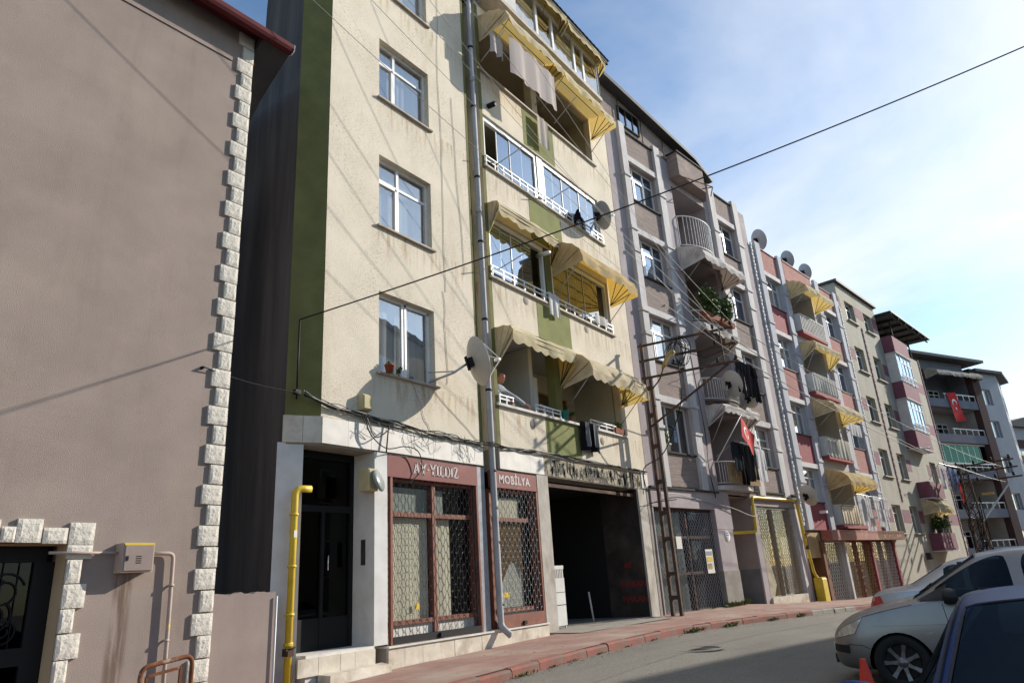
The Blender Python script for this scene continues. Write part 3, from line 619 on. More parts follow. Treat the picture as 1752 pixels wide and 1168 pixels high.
# weeds along the kerb and at the foot of the houses
def weeds(name, spots, seed, lbl):
    rr = random.Random(seed); m = MB()
    for (x, y, z, r, h, n) in spots:
        for _ in range(n):
            a = rr.uniform(0, 6.28); q = Vector((x+r*rr.gauss(0, .5), y+.3*r*rr.gauss(0, .5), z)); d = Vector((math.cos(a)*.6, math.sin(a)*.6, rr.uniform(.3, 1.1))).normalized()*h*rr.uniform(.4, 1.1); u = Vector((-math.sin(a), math.cos(a), 0))*h*.14
            m.add([q-u*.4, q+d*.55-u+Vector((0, 0, .01)), q+d, q+d*.55+u, q+u*.4], [(0, 1, 2, 3, 4)])
    obj(name, m, 'weed', None, None, None, lbl, 'weeds', None, 'stuff')
sp = []
for (X, r, h, n) in [(8.9, .25, .07, 60), (9.75, .1, .05, 25), (10.3, .2, .05, 30), (11.3, .12, .05, 25), (12.3, .1, .05, 20), (15.3, .35, .12, 90), (16.9, .35, .12, 80), (19.0, .3, .1, 60), (20.5, .25, .12, 70), (13.4, .15, .05, 25)]:
    sp.append((X, kerby(X)-.02, kerbz(X)+.005, r, h, n))
for (x_, r, h, n) in [(3.6, .35, .16, 110), (4.15, .3, .13, 90), (4.7, .2, .22, 60), (2.6, .2, .08, 40)]:
    q = F2.w(x_, -.14, 0); sp.append((q.x, q.y, sidez(q.x)+.0, r, h, n))
weeds('kerb_weeds', sp, 4, 'small green weeds sprouting along the red kerb and the foot of the taupe house')
# ---------------------------------------------------------------- the mauve house at the picture's edge
H = thing('mauve_house', 'mauve plastered house with white stone corner blocks and maroon gutter', 'house', FL.o, FL.a)
door = (-1.75, -.41, -.35, 1.86, .42)
w = MB(); w.holed(-9, 1.34, -1.2, 10.08, [door], 0, .42); w.add([(1.34, 0, -1.2), (1.34, 3, -1.2), (1.34, 3, 7), (1.34, 1.2, 8.9), (1.34, 0, 10.0)], [(0, 1, 2, 3, 4)]); 
obj('wall', w, 'mauve_stucco', H)
rr = random.Random(11)
qm = {k: [MB().cbox(0, k, -.045, 0, 0, .25, .012).mesh('quoin') for _ in range(1)] for k in (.265, .35)}
def rough_block(wd, ht, t, seed):
    r_ = random.Random(seed); m_ = MB(); nu, nv = 6, 5; c = .012
    def fn(u, v):
        e = min(u, 1-u, v, 1-v); return (u*wd, -t+(c if e < .01 else r_.uniform(-.0035, .0035)), v*ht)
    m_.grid(fn, nu, nv, False)
    for a, b in (((0, 0), (1, 0)), ((1, 0), (1, 1)), ((1, 1), (0, 1)), ((0, 1), (0, 0))):
        A = (a[0]*wd, -t+c, a[1]*ht); B = (b[0]*wd, -t+c, b[1]*ht); m_.quad(A, (A[0], 0, A[2]), (B[0], 0, B[2]), B)
    return m_
blocks = {}
def block(parent, name, x0, x1, z0, z1, t=.048):
    key = (round(x1-x0, 2), round(z1-z0, 2), random.randint(0, 3))
    if key not in blocks: blocks[key] = rough_block(key[0], key[1], t, hash(key) % 999).mesh(name)
    o = obj(name, blocks[key], 'quoin_stone', parent, (x0+random.uniform(-.004, .004), 0, z0+random.uniform(-.003, .003)), (0, random.uniform(-.012, .012), 0))
z = -.30; i = 0; p = .2655
while z < 10.0:
    wd = (.185 if i % 2 else .272)+random.uniform(-.006, .006)
    block(H, 'quoin', 1.348-wd, 1.348, z, z+p-.012); z += p; i += 1
for a, b, c, d in [(-1.72, -1.30, 1.87, 2.03), (-1.28, -1.10, 1.86, 2.10), (-1.08, -.955, 1.87, 2.03), (-.94, -.70, 1.86, 2.11), (-.685, -.445, 1.85, 2.02), (-.43, -.175, 1.845, 2.085), (-.43, -.175, 1.69, 1.838), (-.41, -.262, 1.43, 1.682), (-.41, -.18, 1.168, 1.418), (-.41, -.267, .918, 1.158), (-.41, -.18, .655, .905), (-.41, -.267, .40, .645), (-.41, -.18, .14, .39), (-.41, -.267, -.1, .13)]:
    block(H, 'surround_block', a, b, c, d, .05)
# the door: dark iron frame with scrolls before glass
D = obj('door', MB().box(-1.75, -.50, .30, .36, 1.68, 1.86).box(-.62, -.41, .30, .36, -.35, 1.68).box(-1.75, -1.62, .30, .36, -.35, 1.68).box(-1.62, -.62, .30, .36, .62, .80), 'black_metal', H)
obj('pane', MB().box(-1.62, -.62, .345, .352, -.35, 1.68), 'glass_black', D)
obj('jamb', MB().quad((-.412, .01, -.35), (-.412, .30, -.35), (-.412, .30, 1.855), (-.412, .01, 1.855)).quad((-1.7, .01, 1.852), (-.412, .01, 1.852), (-.412, .30, 1.852), (-1.7, .30, 1.852)), 'door_cream', H)
sc_ = MB()
def scroll(cx, cz, r, turns, s, a0=0):
    pts = []
    for k in range(int(26*turns)+1):
        a = a0+s*k/26*6.283; q = r*(1-k/(26*turns)*.72); pts.append((cx+q*math.cos(a), .325, cz+q*math.sin(a)))
    sc_.tube(pts, .011, 5)
for cx, cz, r, s, a0 in [(-.86, 1.38, .2, 1, .3), (-.92, 1.12, .17, -1, 1), (-.82, .98, .15, 1, 3), (-1.3, 1.35, .2, -1, 2.6), (-1.25, 1.05, .18, 1, 2), (-.9, .35, .2, 1, 1), (-1.0, 1.5, .12, -1, 0)]: scroll(cx, cz, r, 1.6, s, a0)
for x in (-.75, -.9, -1.05, -1.2, -1.35): sc_.bar((x, .328, .8), (x, .328, 1.68), .008)
obj('scrollwork', sc_, 'black_metal', D); obj('handle', MB().lathe([(.001, 0), (.026, .004), (.03, .03), (.02, .045), (.001, .048)], 14, Matrix.Translation((-1.02, .30, .68)) @ Matrix.Rotation(R(90), 4, 'X')), 'chrome', D)
obj('back_room', MB().box(-1.8, -.4, .43, 1.5, -.4, 1.9), 'room_dark', H)
# eaves: soffit, fascia gutter, rafters
ez = 9.90; ov = .27; ro = 1.86
rf = MB(); rf.add([(-9, -ov, ez), (ro, -ov, ez), (ro, 10, ez), (-9, 10, ez), (-9, -ov, ez+.12), (ro, -ov, ez+.12), (ro, 5, ez+2.2), (-9, 5, ez+2.2), (ro, 10, ez+.12)], [(0, 1, 2, 3), (0, 4, 5, 1), (4, 7, 6, 5), (1, 5, 6, 8, 2)])
# soffit is open above the wall head: a sloping sheet from gutter to wall
rf = MB()
rf.quad((-9, -ov, ez+.10), (ro, -ov, ez+.10), (ro, .02, ez+.28), (-9, .02, ez+.28)); 
RO = obj('roof', rf, 'soffit', H)
rt = MB(); rt.add([(-9, -ov-.02, ez+.19), (ro, -ov-.02, ez+.19), (ro, 4.5, ez+.20), (-9, 4.5, ez+.20)], [(0, 1, 2, 3)]); obj('tile_slope', rt, 'maroon_metal', RO)
obj('verge', MB().prism([(-.26, ez+.02), (.55, 9.42), (1.2, 8.82), (2.6, 7.3), (2.6, 7.45), (1.2, 8.97), (.55, 9.57), (-.26, ez+.17)], 1.36, ro, 'x'), 'roof_dark', RO)
gp = [(-ov-.15, ez+.13), (-ov-.15, ez+.05), (-ov-.12, ez-.0), (-ov-.06, ez-.02), (-ov-.01, ez+.0), (-ov+.0, ez+.13)]
gm = MB().prism([(a, b) for a, b in gp], -9, ro, 'x'); obj('gutter', gm, 'maroon_metal', RO)
obj('gutter_clip', MB().tube([(ro+.004, a, b) for a, b in gp], .008, 5), 'white_metal', RO)
for x in (-7, -5, -3, -1, 1.6): obj('rafter', MB().box(x-.04, x+.04, -.24, .02, ez+.10, ez+.22), 'brown_wood', RO)
obj('rafter_end', MB().box(1.36, 1.46, .10, .22, ez-.25, ez+.26), 'brown_wood', RO)
# band under the eaves
obj('head_moulding', MB().box(-9, 1.0, -.02, .01, 9.40, 9.47), 'mauve_plain', H)
# gas cabinet and its painted pipes
G = thing('gas_meter_cabinet', 'mauve painted gas meter cabinet with yellow top edge on the house wall', 'meter cabinet', FL.w(.10, 0, 1.52), FL.a)
obj('case', MB().box(0, .36, -.20, -.001, 0, .33), 'pipe_mauve', G)
gd = obj('cabinet_door', MB().cbox(.02, .345, -.215, -.203, .015, .30, .004), 'mauve_plain', G); obj('lock', MB().box(.035, .06, -.225, -.215, .13, .18), 'black_metal', gd)
vn = MB()
for k in range(4): vn.box(.15, .21, -.219, -.2155, .10+k*.024, .108+k*.024)
obj('vent', vn, 'black_metal', gd); obj('top_strip', MB().box(.01, .35, -.212, -.19, .302, .326), 'pipe_yellow', G)
P_ = thing('gas_pipe', 'mauve painted gas pipe running from the meter cabinet down the house wall', 'pipe', FL.o, FL.a)
obj('run', MB().tube(pipe_pts([(.46, -.06, 1.735), (.76, -.06, 1.735), (.775, -.06, .9), (.79, -.06, -.45)], .07), .024, 10), 'pipe_mauve', P_)
obj('branch', MB().tube([(-.62, -.075, 1.752), (.10, -.075, 1.745)], .016, 8), 'pipe_mauve', P_)
for z in (1.36, .74): obj('clamp', MB().tube([(.768, -.06, z-.012), (.768, -.06, z+.012)], .036, 10).box(.755, .78, -.06, 0, z-.008, z+.008), 'pipe_mauve', P_)
Q = thing('hoop_guard', 'rusty bent tube hoop guarding the gas pipe at the house foot', 'guard rail', FL.w(0, 0, 0), FL.a)
obj('hoop', MB().tube(pipe_pts([(.34, -.42, -.6), (.34, -.42, .50), (.92, -.42, .57), (.93, -.42, -.6)], .10, 6), .026, 10), 'rust', Q)
obj('panel_frame', MB().bar((.42, -.40, .40), (.80, -.40, .45), .03).bar((.42, -.40, .40), (.42, -.40, -.6), .03).bar((.80, -.40, .45), (.80, -.40, -.6), .03), 'rust', Q)
# low infill wall between the two houses
W = thing('garden_wall', 'low mauve plastered wall filling the gap between two houses', 'wall', FL.w(1.36, .04, -.5), FL.a)
def gw(u, v): return (u*.93, 0, v*1.72+(.012*math.sin(u*19)+.008*math.sin(u*47) if v > .99 else 0))
mm_ = MB().grid(gw, 16, 4, False); b0 = len(mm_.v)
mm_.grid(lambda u, v: (u*.93, v*.16, 1.72+.012*math.sin(u*19)+.008*math.sin(u*47)), 16, 2, False); obj('wall_face', mm_, 'mauve_plain', W)
obj('end_pipe', MB().tube([(.925, -.03, -.2), (.935, -.03, 1.66)], .012, 6), 'white_metal', W)
wire(FL.w(.94, -.06, 4.18), (6.62, 8.86, 4.15), .05, .009, 16, label='thin dark cable strung from the mauve house corner to the olive wall', name='service_cable')
obj('cable_anchor', MB().lathe([(.001, 0), (.025, 0), (.02, .03), (.012, .06), (.001, .06)], 10, Matrix.Translation(FL.w(.94, 0, 4.18)) @ Matrix.Rotation(R(90), 4, 'X')), 'black_metal', None, None, None, 'small black cable anchor beside the corner blocks of the mauve house', 'anchor')
# ---------------------------------------------------------------- the cream and olive apartment house
B = thing('cream_apartment_house', 'cream stuccoed apartment house with olive stripes, marble band and shuttered shops', 'building', FG.o, 0)
WZ = [(4.80, 6.37), (7.73, 9.31), (10.67, 12.18), (13.55, 15.1)]
TOP = 18.2
wl = MB(); wl.holed(7.02, 11.12, 3.80, TOP, [(8.26, 9.75, a, b) for a, b in WZ], 0, .17)
wl.quad((11.12, 0, 3.8), (11.12, .4, 3.8), (11.12, .4, TOP), (11.12, 0, TOP)); wl.quad((7.02, 0, TOP), (11.12, 0, TOP), (11.12, 1.35, TOP), (7.02, 1.35, TOP))
obj('wall', wl, 'cream_stucco', B)
LZ = [(4.80, 6.55), (7.80, 9.42), (10.76, 12.28), (13.60, 15.30)]
wr = MB(); wr.holed(11.62, 18.62, 3.80, 15.75, [(11.75, 17.5, a, b, .22) for a, b in LZ], 0, .22)
wr.quad((11.62, .4, 3.8), (11.62, 0, 3.8), (11.62, 0, 15.75), (11.62, .4, 15.75))
wr.quad((17.75, .02, 15.75), (18.62, .02, 15.75), (18.62, .02, 17.45), (17.75, .02, 17.45)); wr.quad((18.62, 0, 3.4), (18.62, 9, 3.4), (18.62, 9, 17.45), (18.62, 0, 17.45))
obj('wall', wr, 'cream_stucco', B)
# olive chamfer, groove and side wall
ol = MB(); ol.quad((6.53, .26, 3.80), (7.02, 0, 3.80), (7.02, 0, TOP), (6.53, .26, TOP)); obj('olive_corner', ol, 'olive_paint', B)
gr = MB(); gr.quad((11.12, .38, .2), (11.62, .38, .2), (11.62, .38, 17.2), (11.12, .38, 17.2)); gr.quad((11.621, .38, 3.8), (11.621, 0, 3.8), (11.70, -.004, 3.8), (11.70, -.004, 3.8)); obj('groove', gr, 'olive_paint', B)
st = MB(); st.box(11.62, 11.745, -.006, -.0005, 3.82, 15.7); st.box(11.04, 11.12, -.005, -.0005, 3.82, TOP); obj('olive_stripe', st, 'olive_paint', B)
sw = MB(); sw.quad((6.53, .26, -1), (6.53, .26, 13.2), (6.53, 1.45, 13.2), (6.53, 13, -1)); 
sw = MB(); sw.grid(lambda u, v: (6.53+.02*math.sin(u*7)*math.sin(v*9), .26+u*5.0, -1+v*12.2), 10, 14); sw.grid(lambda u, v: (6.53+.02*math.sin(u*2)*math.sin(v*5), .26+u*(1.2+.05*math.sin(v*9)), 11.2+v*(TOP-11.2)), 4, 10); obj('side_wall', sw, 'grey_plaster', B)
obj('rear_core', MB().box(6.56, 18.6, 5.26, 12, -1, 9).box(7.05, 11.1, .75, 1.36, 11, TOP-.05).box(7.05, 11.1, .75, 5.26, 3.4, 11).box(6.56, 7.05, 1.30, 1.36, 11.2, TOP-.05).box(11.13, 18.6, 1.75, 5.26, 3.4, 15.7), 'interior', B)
for (za, zb) in ((4.95, 5.6),):
    pass
pnl = [(13.55, 15.10, 3.84, 4.74), (13.55, 15.10, 6.60, 7.70), (13.55, 15.10, 9.47, 10.66), (13.55, 15.10, 12.33, 13.52)]
for a, b, c, d in pnl: obj('olive_panel', MB().box(a, b, -.005, -.0005, c, d), 'olive_panel', B)
# stacked windows
window(B, 8.26, .13, WZ[0][0]+.0, 1.49, 1.57, (.5, .5), None, 'curtain', sash=(1,), sill='sill_stone', cn=7, seed=1)
window(B, 8.26, .13, WZ[1][0], 1.49, 1.58, (.42, .58), .70, 'curtain', sash=(0,), sill='sill_stone', cn=4, seed=2)
window(B, 8.26, .13, WZ[2][0], 1.49, 1.51, (.36, .64), .70, 'curtain_lace', sash=(0,), sill='sill_stone', cn=9, seed=3)
window(B, 8.26, .13, WZ[3][0], 1.49, 1.55, (.4, .6), .70, 'curtain', sash=(0,), sill='sill_stone', cn=6, seed=4)
plant((8.42, 8.70, 4.80), 'small terracotta pot on the lowest window sill of the cream house', 26, .06, .10, .05, (.085, .145, 'terracotta'), 'weed', seed=8)
plant((8.66, 8.70, 4.80), 'spindly grey houseplant on the lowest window sill of the cream house', 60, .07, .18, .05, None, 'leaf', seed=9)
# loggias: back rooms, ledges, posts
for i, (a, b) in enumerate(LZ):
    lg = MB(); D = 1.5
    lg.quad((11.75, .2, a-.9), (11.75, D, a-.9), (11.75, D, b), (11.75, .2, b)); lg.quad((17.5, .2, a-.9), (17.5, .2, b), (17.5, D, b), (17.5, D, a-.9))
    lg.quad((11.75, .2, b), (11.75, D, b), (17.5, D, b), (17.5, .2, b)); lg.quad((11.75, .2, a-.9), (17.5, .2, a-.9), (17.5, D, a-.9), (11.75, D, a-.9))
    lg.holed(11.75, 17.5, a-.9, b, [], D)
    lg.quad((11.75, .22, a-.9), (11.75, .22, a), (17.5, .22, a), (17.5, .22, a-.9))
    obj('loggia', lg, 'loggia_white' if i == 0 else 'loggia_wall', B)
    obj('ledge', MB().box(11.66, 17.62, -.075, .24, a-.055, a), 'sill_stone' if i else 'white_paint', B)
    obj('post', MB().box(14.15, 14.43, .03, .26, a, b), ('olive_paint', 'olive_paint', 'marble_grey', 'loggia_wall')[i], B)
    window(B, 12.0, 1.38, a-.85, .85, 1.98 if b-a > 1.5 else 1.85, (1.0,), .68, 'curtain_beige', 'glass_dark', cn=3, part='balcony_door')
    window(B, 14.9 if i else 15.2, 1.38, a-.05, 1.7, 1.25, (.5, .5), .68, 'curtain_beige' if i in (0, 3) else 'curtain', 'glass_dark', 'tan_timber' if i in (0, 3) else 'white_pvc', cn=5)
obj('partition', MB().box(13.45, 13.60, .30, 1.48, 3.9, 6.54), 'loggia_white', B)
BO = obj('boiler', MB().cbox(13.64, 14.12, .52, .9, 5.05, 5.95, .02), 'boiler_white', None, FG.o, None, 'white wall boiler hanging in the lowest loggia of the cream house', 'boiler')
# rails on the ledges (two thin bars on short posts)
def lowrail(i, xa, xb, n, hh=.27):
    a = LZ[i][0]; m_ = MB().box(xa, xb, -.06, -.025, a+hh-.03, a+hh).box(xa, xb, -.052, -.032, a+hh*.52-.012, a+hh*.52+.012)
    for k in range(n+1):
        X = xa+.02+(xb-xa-.04)*k/n; m_.box(X-.014, X+.014, -.056, -.028, a, a+hh-.03)
    obj('ledge_rail', m_, 'white_metal', B)
lowrail(1, 11.72, 14.3, 6); lowrail(1, 14.45, 17.5, 7); lowrail(2, 11.72, 14.2, 7); lowrail(2, 14.3, 17.55, 9); lowrail(0, 11.72, 12.25, 2, .2); lowrail(0, 13.1, 14.2, 3, .2); lowrail(0, 15.6, 17.3, 4, .2)
def slider(i, xa, xb, n, glass, fm='white_pvc', openp=(), tops=.06):
    a, b = LZ[i]; a += .0; w_ = xb-xa; h_ = b-a-.02; f = MB().box(xa, xb, .05, .15, b-.13, b-.01).box(xa, xb, .05, .15, a, a+.05).box(xa, xa+.07, .05, .15, a+.05, b-.13).box(xb-.07, xb, .05, .15, a+.05, b-.13)
    G_ = obj('sliding_frame', f, fm, B)
    for k in range(n):
        if k in openp: continue
        X0 = xa+.07+(w_-.14)*k/n; X1 = xa+.07+(w_-.14)*(k+1)/n; y = .085+.012*(k % 2)
        obj('pane', MB().box(X0+.004, X1-.004, y, y+.008, a+.05, b-.13), glass, G_); obj('stile', MB().box(X0-.009, X0+.009, y-.006, y+.016, a+.05, b-.13), 'white_metal', G_)
slider(1, 11.78, 14.12, 5, 'glass_sky', openp=(4,)); slider(1, 14.45, 17.48, 7, 'glass_dark', openp=(6,))
slider(2, 11.78, 14.12, 4, 'glass_sky', openp=(0,)); slider(2, 14.45, 17.48, 6, 'glass_sky')
# fifth floor: glazed bay that stands out over the street, tin roof
bay = MB(); bay.box(11.80, 17.68, -.52, .02, 15.86, 15.99); bay.box(11.62, 18.6, .025, 3, 15.75, 15.9); obj('bay_floor', bay, 'sill_stone', B)
bw = MB(); bw.box(11.9, 12.9, -.50, -.42, 15.99, 17.35); bw.box(11.9, 17.65, -.5, -.40, 17.30, 17.42); obj('bay_wall', bw, 'loggia_white', B)
X = 12.9
for wd in (1.1, .85, 1.25, .55, .96):
    window(B, X, -.47, 15.99, wd, 1.31, (1.0,), None, 'curtain' if wd > 1 else None, 'glass_window', 'white_pvc', cn=4, part='bay_window', fw=.05); X += wd+.005
bw2 = MB().quad((17.65, -.5, 15.99), (17.65, .02, 15.99), (17.65, .02, 17.42), (17.65, -.5, 17.42)); obj('bay_return', bw2, 'loggia_white', B)
obj('bay_room', MB().box(12.0, 17.6, .6, 1.6, 15.99, 17.4), 'interior', B)
rf = MB(); n = 60
for k in range(n):
    x0 = 11.3+(18.05-11.3)*k/n; x1 = 11.3+(18.05-11.3)*(k+1)/n; o1 = .02 if k % 2 else 0; o2 = .02 if (k+1) % 2 else 0
    rf.quad((x0, -.78, 17.58+o1), (x1, -.78, 17.58+o2), (x1, 5, 18.6+o2), (x0, 5, 18.6+o1))
RFo = obj('roof', rf, 'roof_tin', B); obj('eaves_board', MB().box(11.3, 18.0, -.74, -.69, 17.43, 17.57), 'dark_metal', RFo); obj('soffit', MB().quad((11.3, -.69, 17.45), (18.0, -.69, 17.45), (18.0, 0, 17.45), (11.3, 0, 17.45)), 'soffit', RFo)
for X in (12.8, 14.3, 15.8, 17.3): obj('tie_wire', MB().tube([(X, -.72, 17.5), (X, -.5, 16.9)], .008, 4), 'dark_metal', RFo)
obj('vent_stub', MB().box(9.7, 10.1, .5, .9, TOP, TOP+.3), 'white_paint', B)
# marble band: slabs with open joints
rr = random.Random(21)
def slabs(xa, xb, z0, z1, n, y=-.03, t=.03, m_='marble', name='marble_slab', par=B):
    cut = [xa+(xb-xa)*(k/n)+(rr.uniform(-.06, .06)*(0 < k < n)) for k in range(n+1)]
    for a, b in zip(cut, cut[1:]): obj(name, MB().box(a+.003, b-.003, y+rr.uniform(-.003, .003), y+t, z0+rr.uniform(0, .004), z1+rr.uniform(-.004, 0)), m_, par)
slabs(7.03, 11.10, 3.39, 3.81, 8); slabs(11.64, 13.30, 3.38, 3.83, 3); slabs(18.22, 18.62, 3.40, 3.82, 1)
for x0, y0, x1, y1 in ((6.50, .245, 6.76, .105), (6.765, .102, 7.02, -.033)):
    mm_ = MB(); mm_.add([(x0, y0, 3.385), (x1, y1, 3.385), (x1, y1, 3.81), (x0, y0, 3.81), (x0+.02, y0+.04, 3.385), (x1+.02, y1+.04, 3.385), (x1+.02, y1+.04, 3.81), (x0+.02, y0+.04, 3.81)], [(0, 1, 2, 3), (0, 4, 5, 1), (3, 2, 6, 7), (0, 3, 7, 4), (1, 5, 6, 2)]); obj('marble_slab', mm_, 'marble_dirty', B)
obj('lintel_beam', MB().box(7.0, 11.12, .0, .45, 3.36, 3.82).box(11.6, 18.62, 0.0, .45, 3.36, 3.81).prism([(6.53, .26), (7.0, .0), (7.0, .45), (6.53, .45)], 3.36, 3.80, 'z'), 'concrete', B)
obj('bare_mortar', MB().box(13.31, 18.21, -.012, -.0, 3.385, 3.81), 'mortar', B)
ad_ = MB()
for k in range(150):                                  # black streaks of old adhesive where slabs fell off
    X = 13.36+rr.random()*4.8; zt = rr.uniform(3.5, 3.80); ln = rr.uniform(.06, .30); w_ = rr.uniform(.014, .045); pts = [(X, zt)]
    q = X
    for _ in range(4): q += rr.uniform(-.035, .035); pts.append((q, max(3.395, pts[-1][1]-ln/4)))
    for (a, b), (c, d) in zip(pts, pts[1:]): ad_.add([(a-w_, -.0165, b), (a+w_, -.0165, b), (c+w_*rr.uniform(.3, 1), -.0165, d), (c-w_*rr.uniform(.3, 1), -.0165, d)], [(0, 3, 2, 1)])
obj('adhesive_residue', ad_, 'tar', B, kind='stuff')
obj('cable_duct', MB().box(13.3, 18.6, -.05, -.01, 3.825, 3.85), 'white_paint', B)  # thin white-painted strip along the top of the bare mortar
# ground floor: pillars, plinth, steps
pl = MB(); pl.prism([(6.45, .30), (6.80, .12), (6.86, .24), (6.86, .34), (6.50, .34)], -.4, 3.385, 'z'); obj('pillar', pl, 'white_paint', B)
obj('pillar', MB().box(8.16, 8.45, -.01, .5, .33, 3.37), 'white_paint', B)
obj('pillar', MB().box(10.90, 11.13, .0, .5, .25, 3.37), 'marble_grey', B); obj('pillar', MB().box(12.98, 13.42, -.02, .5, .1, 3.37), 'jamb_dirty', B)
PR = obj('pillar', MB().box(17.95, 18.45, -.01, .5, -.1, 3.37), 'jamb_dirty', B)
obj('broken_edge', MB().prism([(18.45, 0), (18.62, 0), (18.60, .9), (18.56, 1.5), (18.60, 2.2), (18.57, 3.37), (18.45, 3.37)], -.02, .3, 'y'), 'concrete', B)
slabs(8.42, 11.2, -.35, .27, 7, -.06, .06, 'marble_dirty', 'plinth_slab'); slabs(11.2, 13.0, -.2, .27, 4, -.06, .06, 'marble_dirty', 'plinth_slab')
obj('plinth_cap', MB().box(8.40, 11.14, -.09, .45, .272, .30).box(11.14, 13.0, -.085, .45, .272, .30), 'marble', B)
obj('plinth_core', MB().box(8.4, 13.0, .0, .5, -.5, .27), 'concrete', B)
obj('doorstep', MB().box(6.86, 8.16, -.02, 1.2, -.4, .34), 'marble', B); slabs(6.70, 8.15, .06, .30, 4, -.055, .034, 'marble_dirty', 'step_slab')
obj('broken_step', MB().add([(7.05, -.32, -.3), (8.30, -.32, -.3), (8.30, -.06, -.3), (7.05, -.06, -.3), (7.07, -.31, .06), (7.6, -.30, .085), (8.26, -.27, .07), (8.27, -.06, .09), (7.05, -.06, .07)], [(0, 1, 6, 5, 4), (1, 2, 7, 6), (4, 5, 6, 7, 8), (0, 4, 8, 3)]), 'marble_dirty', B)
# entrance
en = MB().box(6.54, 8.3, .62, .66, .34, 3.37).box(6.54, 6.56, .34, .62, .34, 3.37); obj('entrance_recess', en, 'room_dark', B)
DE = obj('entrance_door', MB().box(6.88, 6.95, .50, .57, .34, 3.36).box(7.50, 7.56, .50, .57, .34, 2.40).box(8.08, 8.15, .50, .57, .34, 3.36).box(6.95, 8.08, .50, .57, 2.40, 2.50).box(6.95, 8.08, .50, .57, 3.25, 3.36).box(6.95, 8.08, .51, .56, .34, .8), 'black_metal', B)
obj('pane', MB().box(6.95, 8.08, .54, .545, 2.5, 3.25), 'glass_black', DE); obj('pane', MB().box(6.95, 7.5, .54, .545, .8, 2.4), 'glass_black', DE); obj('pane', MB().box(7.56, 8.08, .54, .545, .8, 2.4), 'glass_black', DE)
obj('door_handle', MB().tube([(7.62, .47, 1.5), (7.62, .47, 1.72)], .012, 6), 'chrome', DE)
obj('intercom', MB().box(8.148, 8.157, .2, .30, 1.55, 1.95), 'dark_metal', B)
# shops
def shop(xa, xb, mull, curtains, grille_m, bot=.30, top=2.97):
    S = obj('shop_front', MB().box(xa, xa+.06, .10, .2, bot, top).box(xb-.06, xb, .10, .2, bot, top).box(xa+.06, xb-.06, .10, .2, top-.05, top).box(xa+.06, xb-.06, .09, .2, 2.33, 2.41).box(xa+.06, xb-.06, .09, .2, .58, .65), 'red_frame', B)
    for X in mull: obj('mullion', MB().box(X-.045, X+.045, .08, .2, bot, top-.05), 'red_frame', S)
    ed = [xa+.06]+list(mull)+[xb-.06]
    for a, b in zip(ed, ed[1:]):
        obj('pane', MB().box(a, b, .15, .156, .65, 2.33), 'glass_shop', S); obj('pane', MB().box(a, b, .15, .156, 2.41, top-.05), 'glass_shop', S); obj('bottom_panel', MB().box(a, b, .14, .16, bot, .58), 'marble', S)
    obj('shop_room', MB().holed(xa, xb, bot, top, [], .8).quad((xa, .2, bot), (xa, .8, bot), (xa, .8, top), (xa, .2, top)).quad((xb, .2, bot), (xb, .2, top), (xb, .8, top), (xb, .8, bot)), 'interior', S)
    for k, (a, b, z0, z1, mm, n) in enumerate(curtains): obj('curtain', wave_sheet(b-a, z1-z0, n*.55, .009, 0, k+5), mm, S, (a, .20+.012*k, z1))
    return S
S1 = shop(8.50, 10.86, (9.70,), [(8.58, 9.62, .62, 2.36, 'curtain_beige', 4), (9.78, 10.25, .62, 2.36, 'curtain_beige', 3), (8.58, 10.1, 2.40, 2.85, 'curtain_green', 3)], None)
S2 = shop(11.38, 12.94, (), [(11.45, 12.5, 2.42, 2.82, 'curtain_beige', 3), (11.45, 12.52, .66, 2.35, 'tarp_white', 2)], None)
obj('cardboard', MB().add([(11.46, .172, 1.05), (11.75, .172, 1.12), (12.05, .172, 1.5), (12.3, .172, 1.55), (12.5, .172, 1.2), (12.52, .172, 2.34), (11.46, .172, 2.34)], [tuple(range(7))]), 'curtain_brown', S2)
obj('sticker', MB().box(9.25, 9.33, .135, .14, .80, .90), 'paper_yellow', S1); obj('sticker', MB().box(11.62, 11.95, .135, .14, .86, .95), 'paper_yellow', S2)
def grille(xa, xb, z0, z1, pitch=.165, row=.112, r=.0038, m_='wire_grey'):
    g = MB(); nr = int((z1-z0)/row); nx = int((xb-xa)/pitch)+1
    for k in range(nr+1):
        z = z0+k*row; s = 1 if k % 2 else -1; pts = []; a = row*.5
        for q in range(nx+1):
            X = xa+q*pitch
            for dx, dz in ((0, s), (.28, s), (.5, -s), (.78, -s)):
                xx = X+dx*pitch
                if xx <= xb: pts.append((xx, -.005, z+dz*a*.92))
        g.tube(pts, r, 4, False)
    return g
for S, xa, xb, z0, mm in ((S1, 8.56, 10.82, .44, 'wire_dull'), (S2, 11.43, 12.90, .56, 'wire_white')):
    G_ = obj('roller_grille', MB().box(xa-.05, xa, -.025, .04, .3, 2.97), 'red_frame', B); obj('guide_rail', MB().box(xb, xb+.05, -.025, .04, .3, 2.97), 'red_frame', G_)
    obj('grille_mesh', grille(xa, xb, z0, 2.93), mm, G_, kind='stuff')
    obj('bottom_bar', MB().box(xa, xb, -.03, .02, .31, z0-.02), 'black_metal' if S is S1 else 'red_frame', G_); obj('padlock', MB().box((xa+xb)/2-.04, (xa+xb)/2+.05, -.07, -.03, .33, .40), 'black_metal', G_)
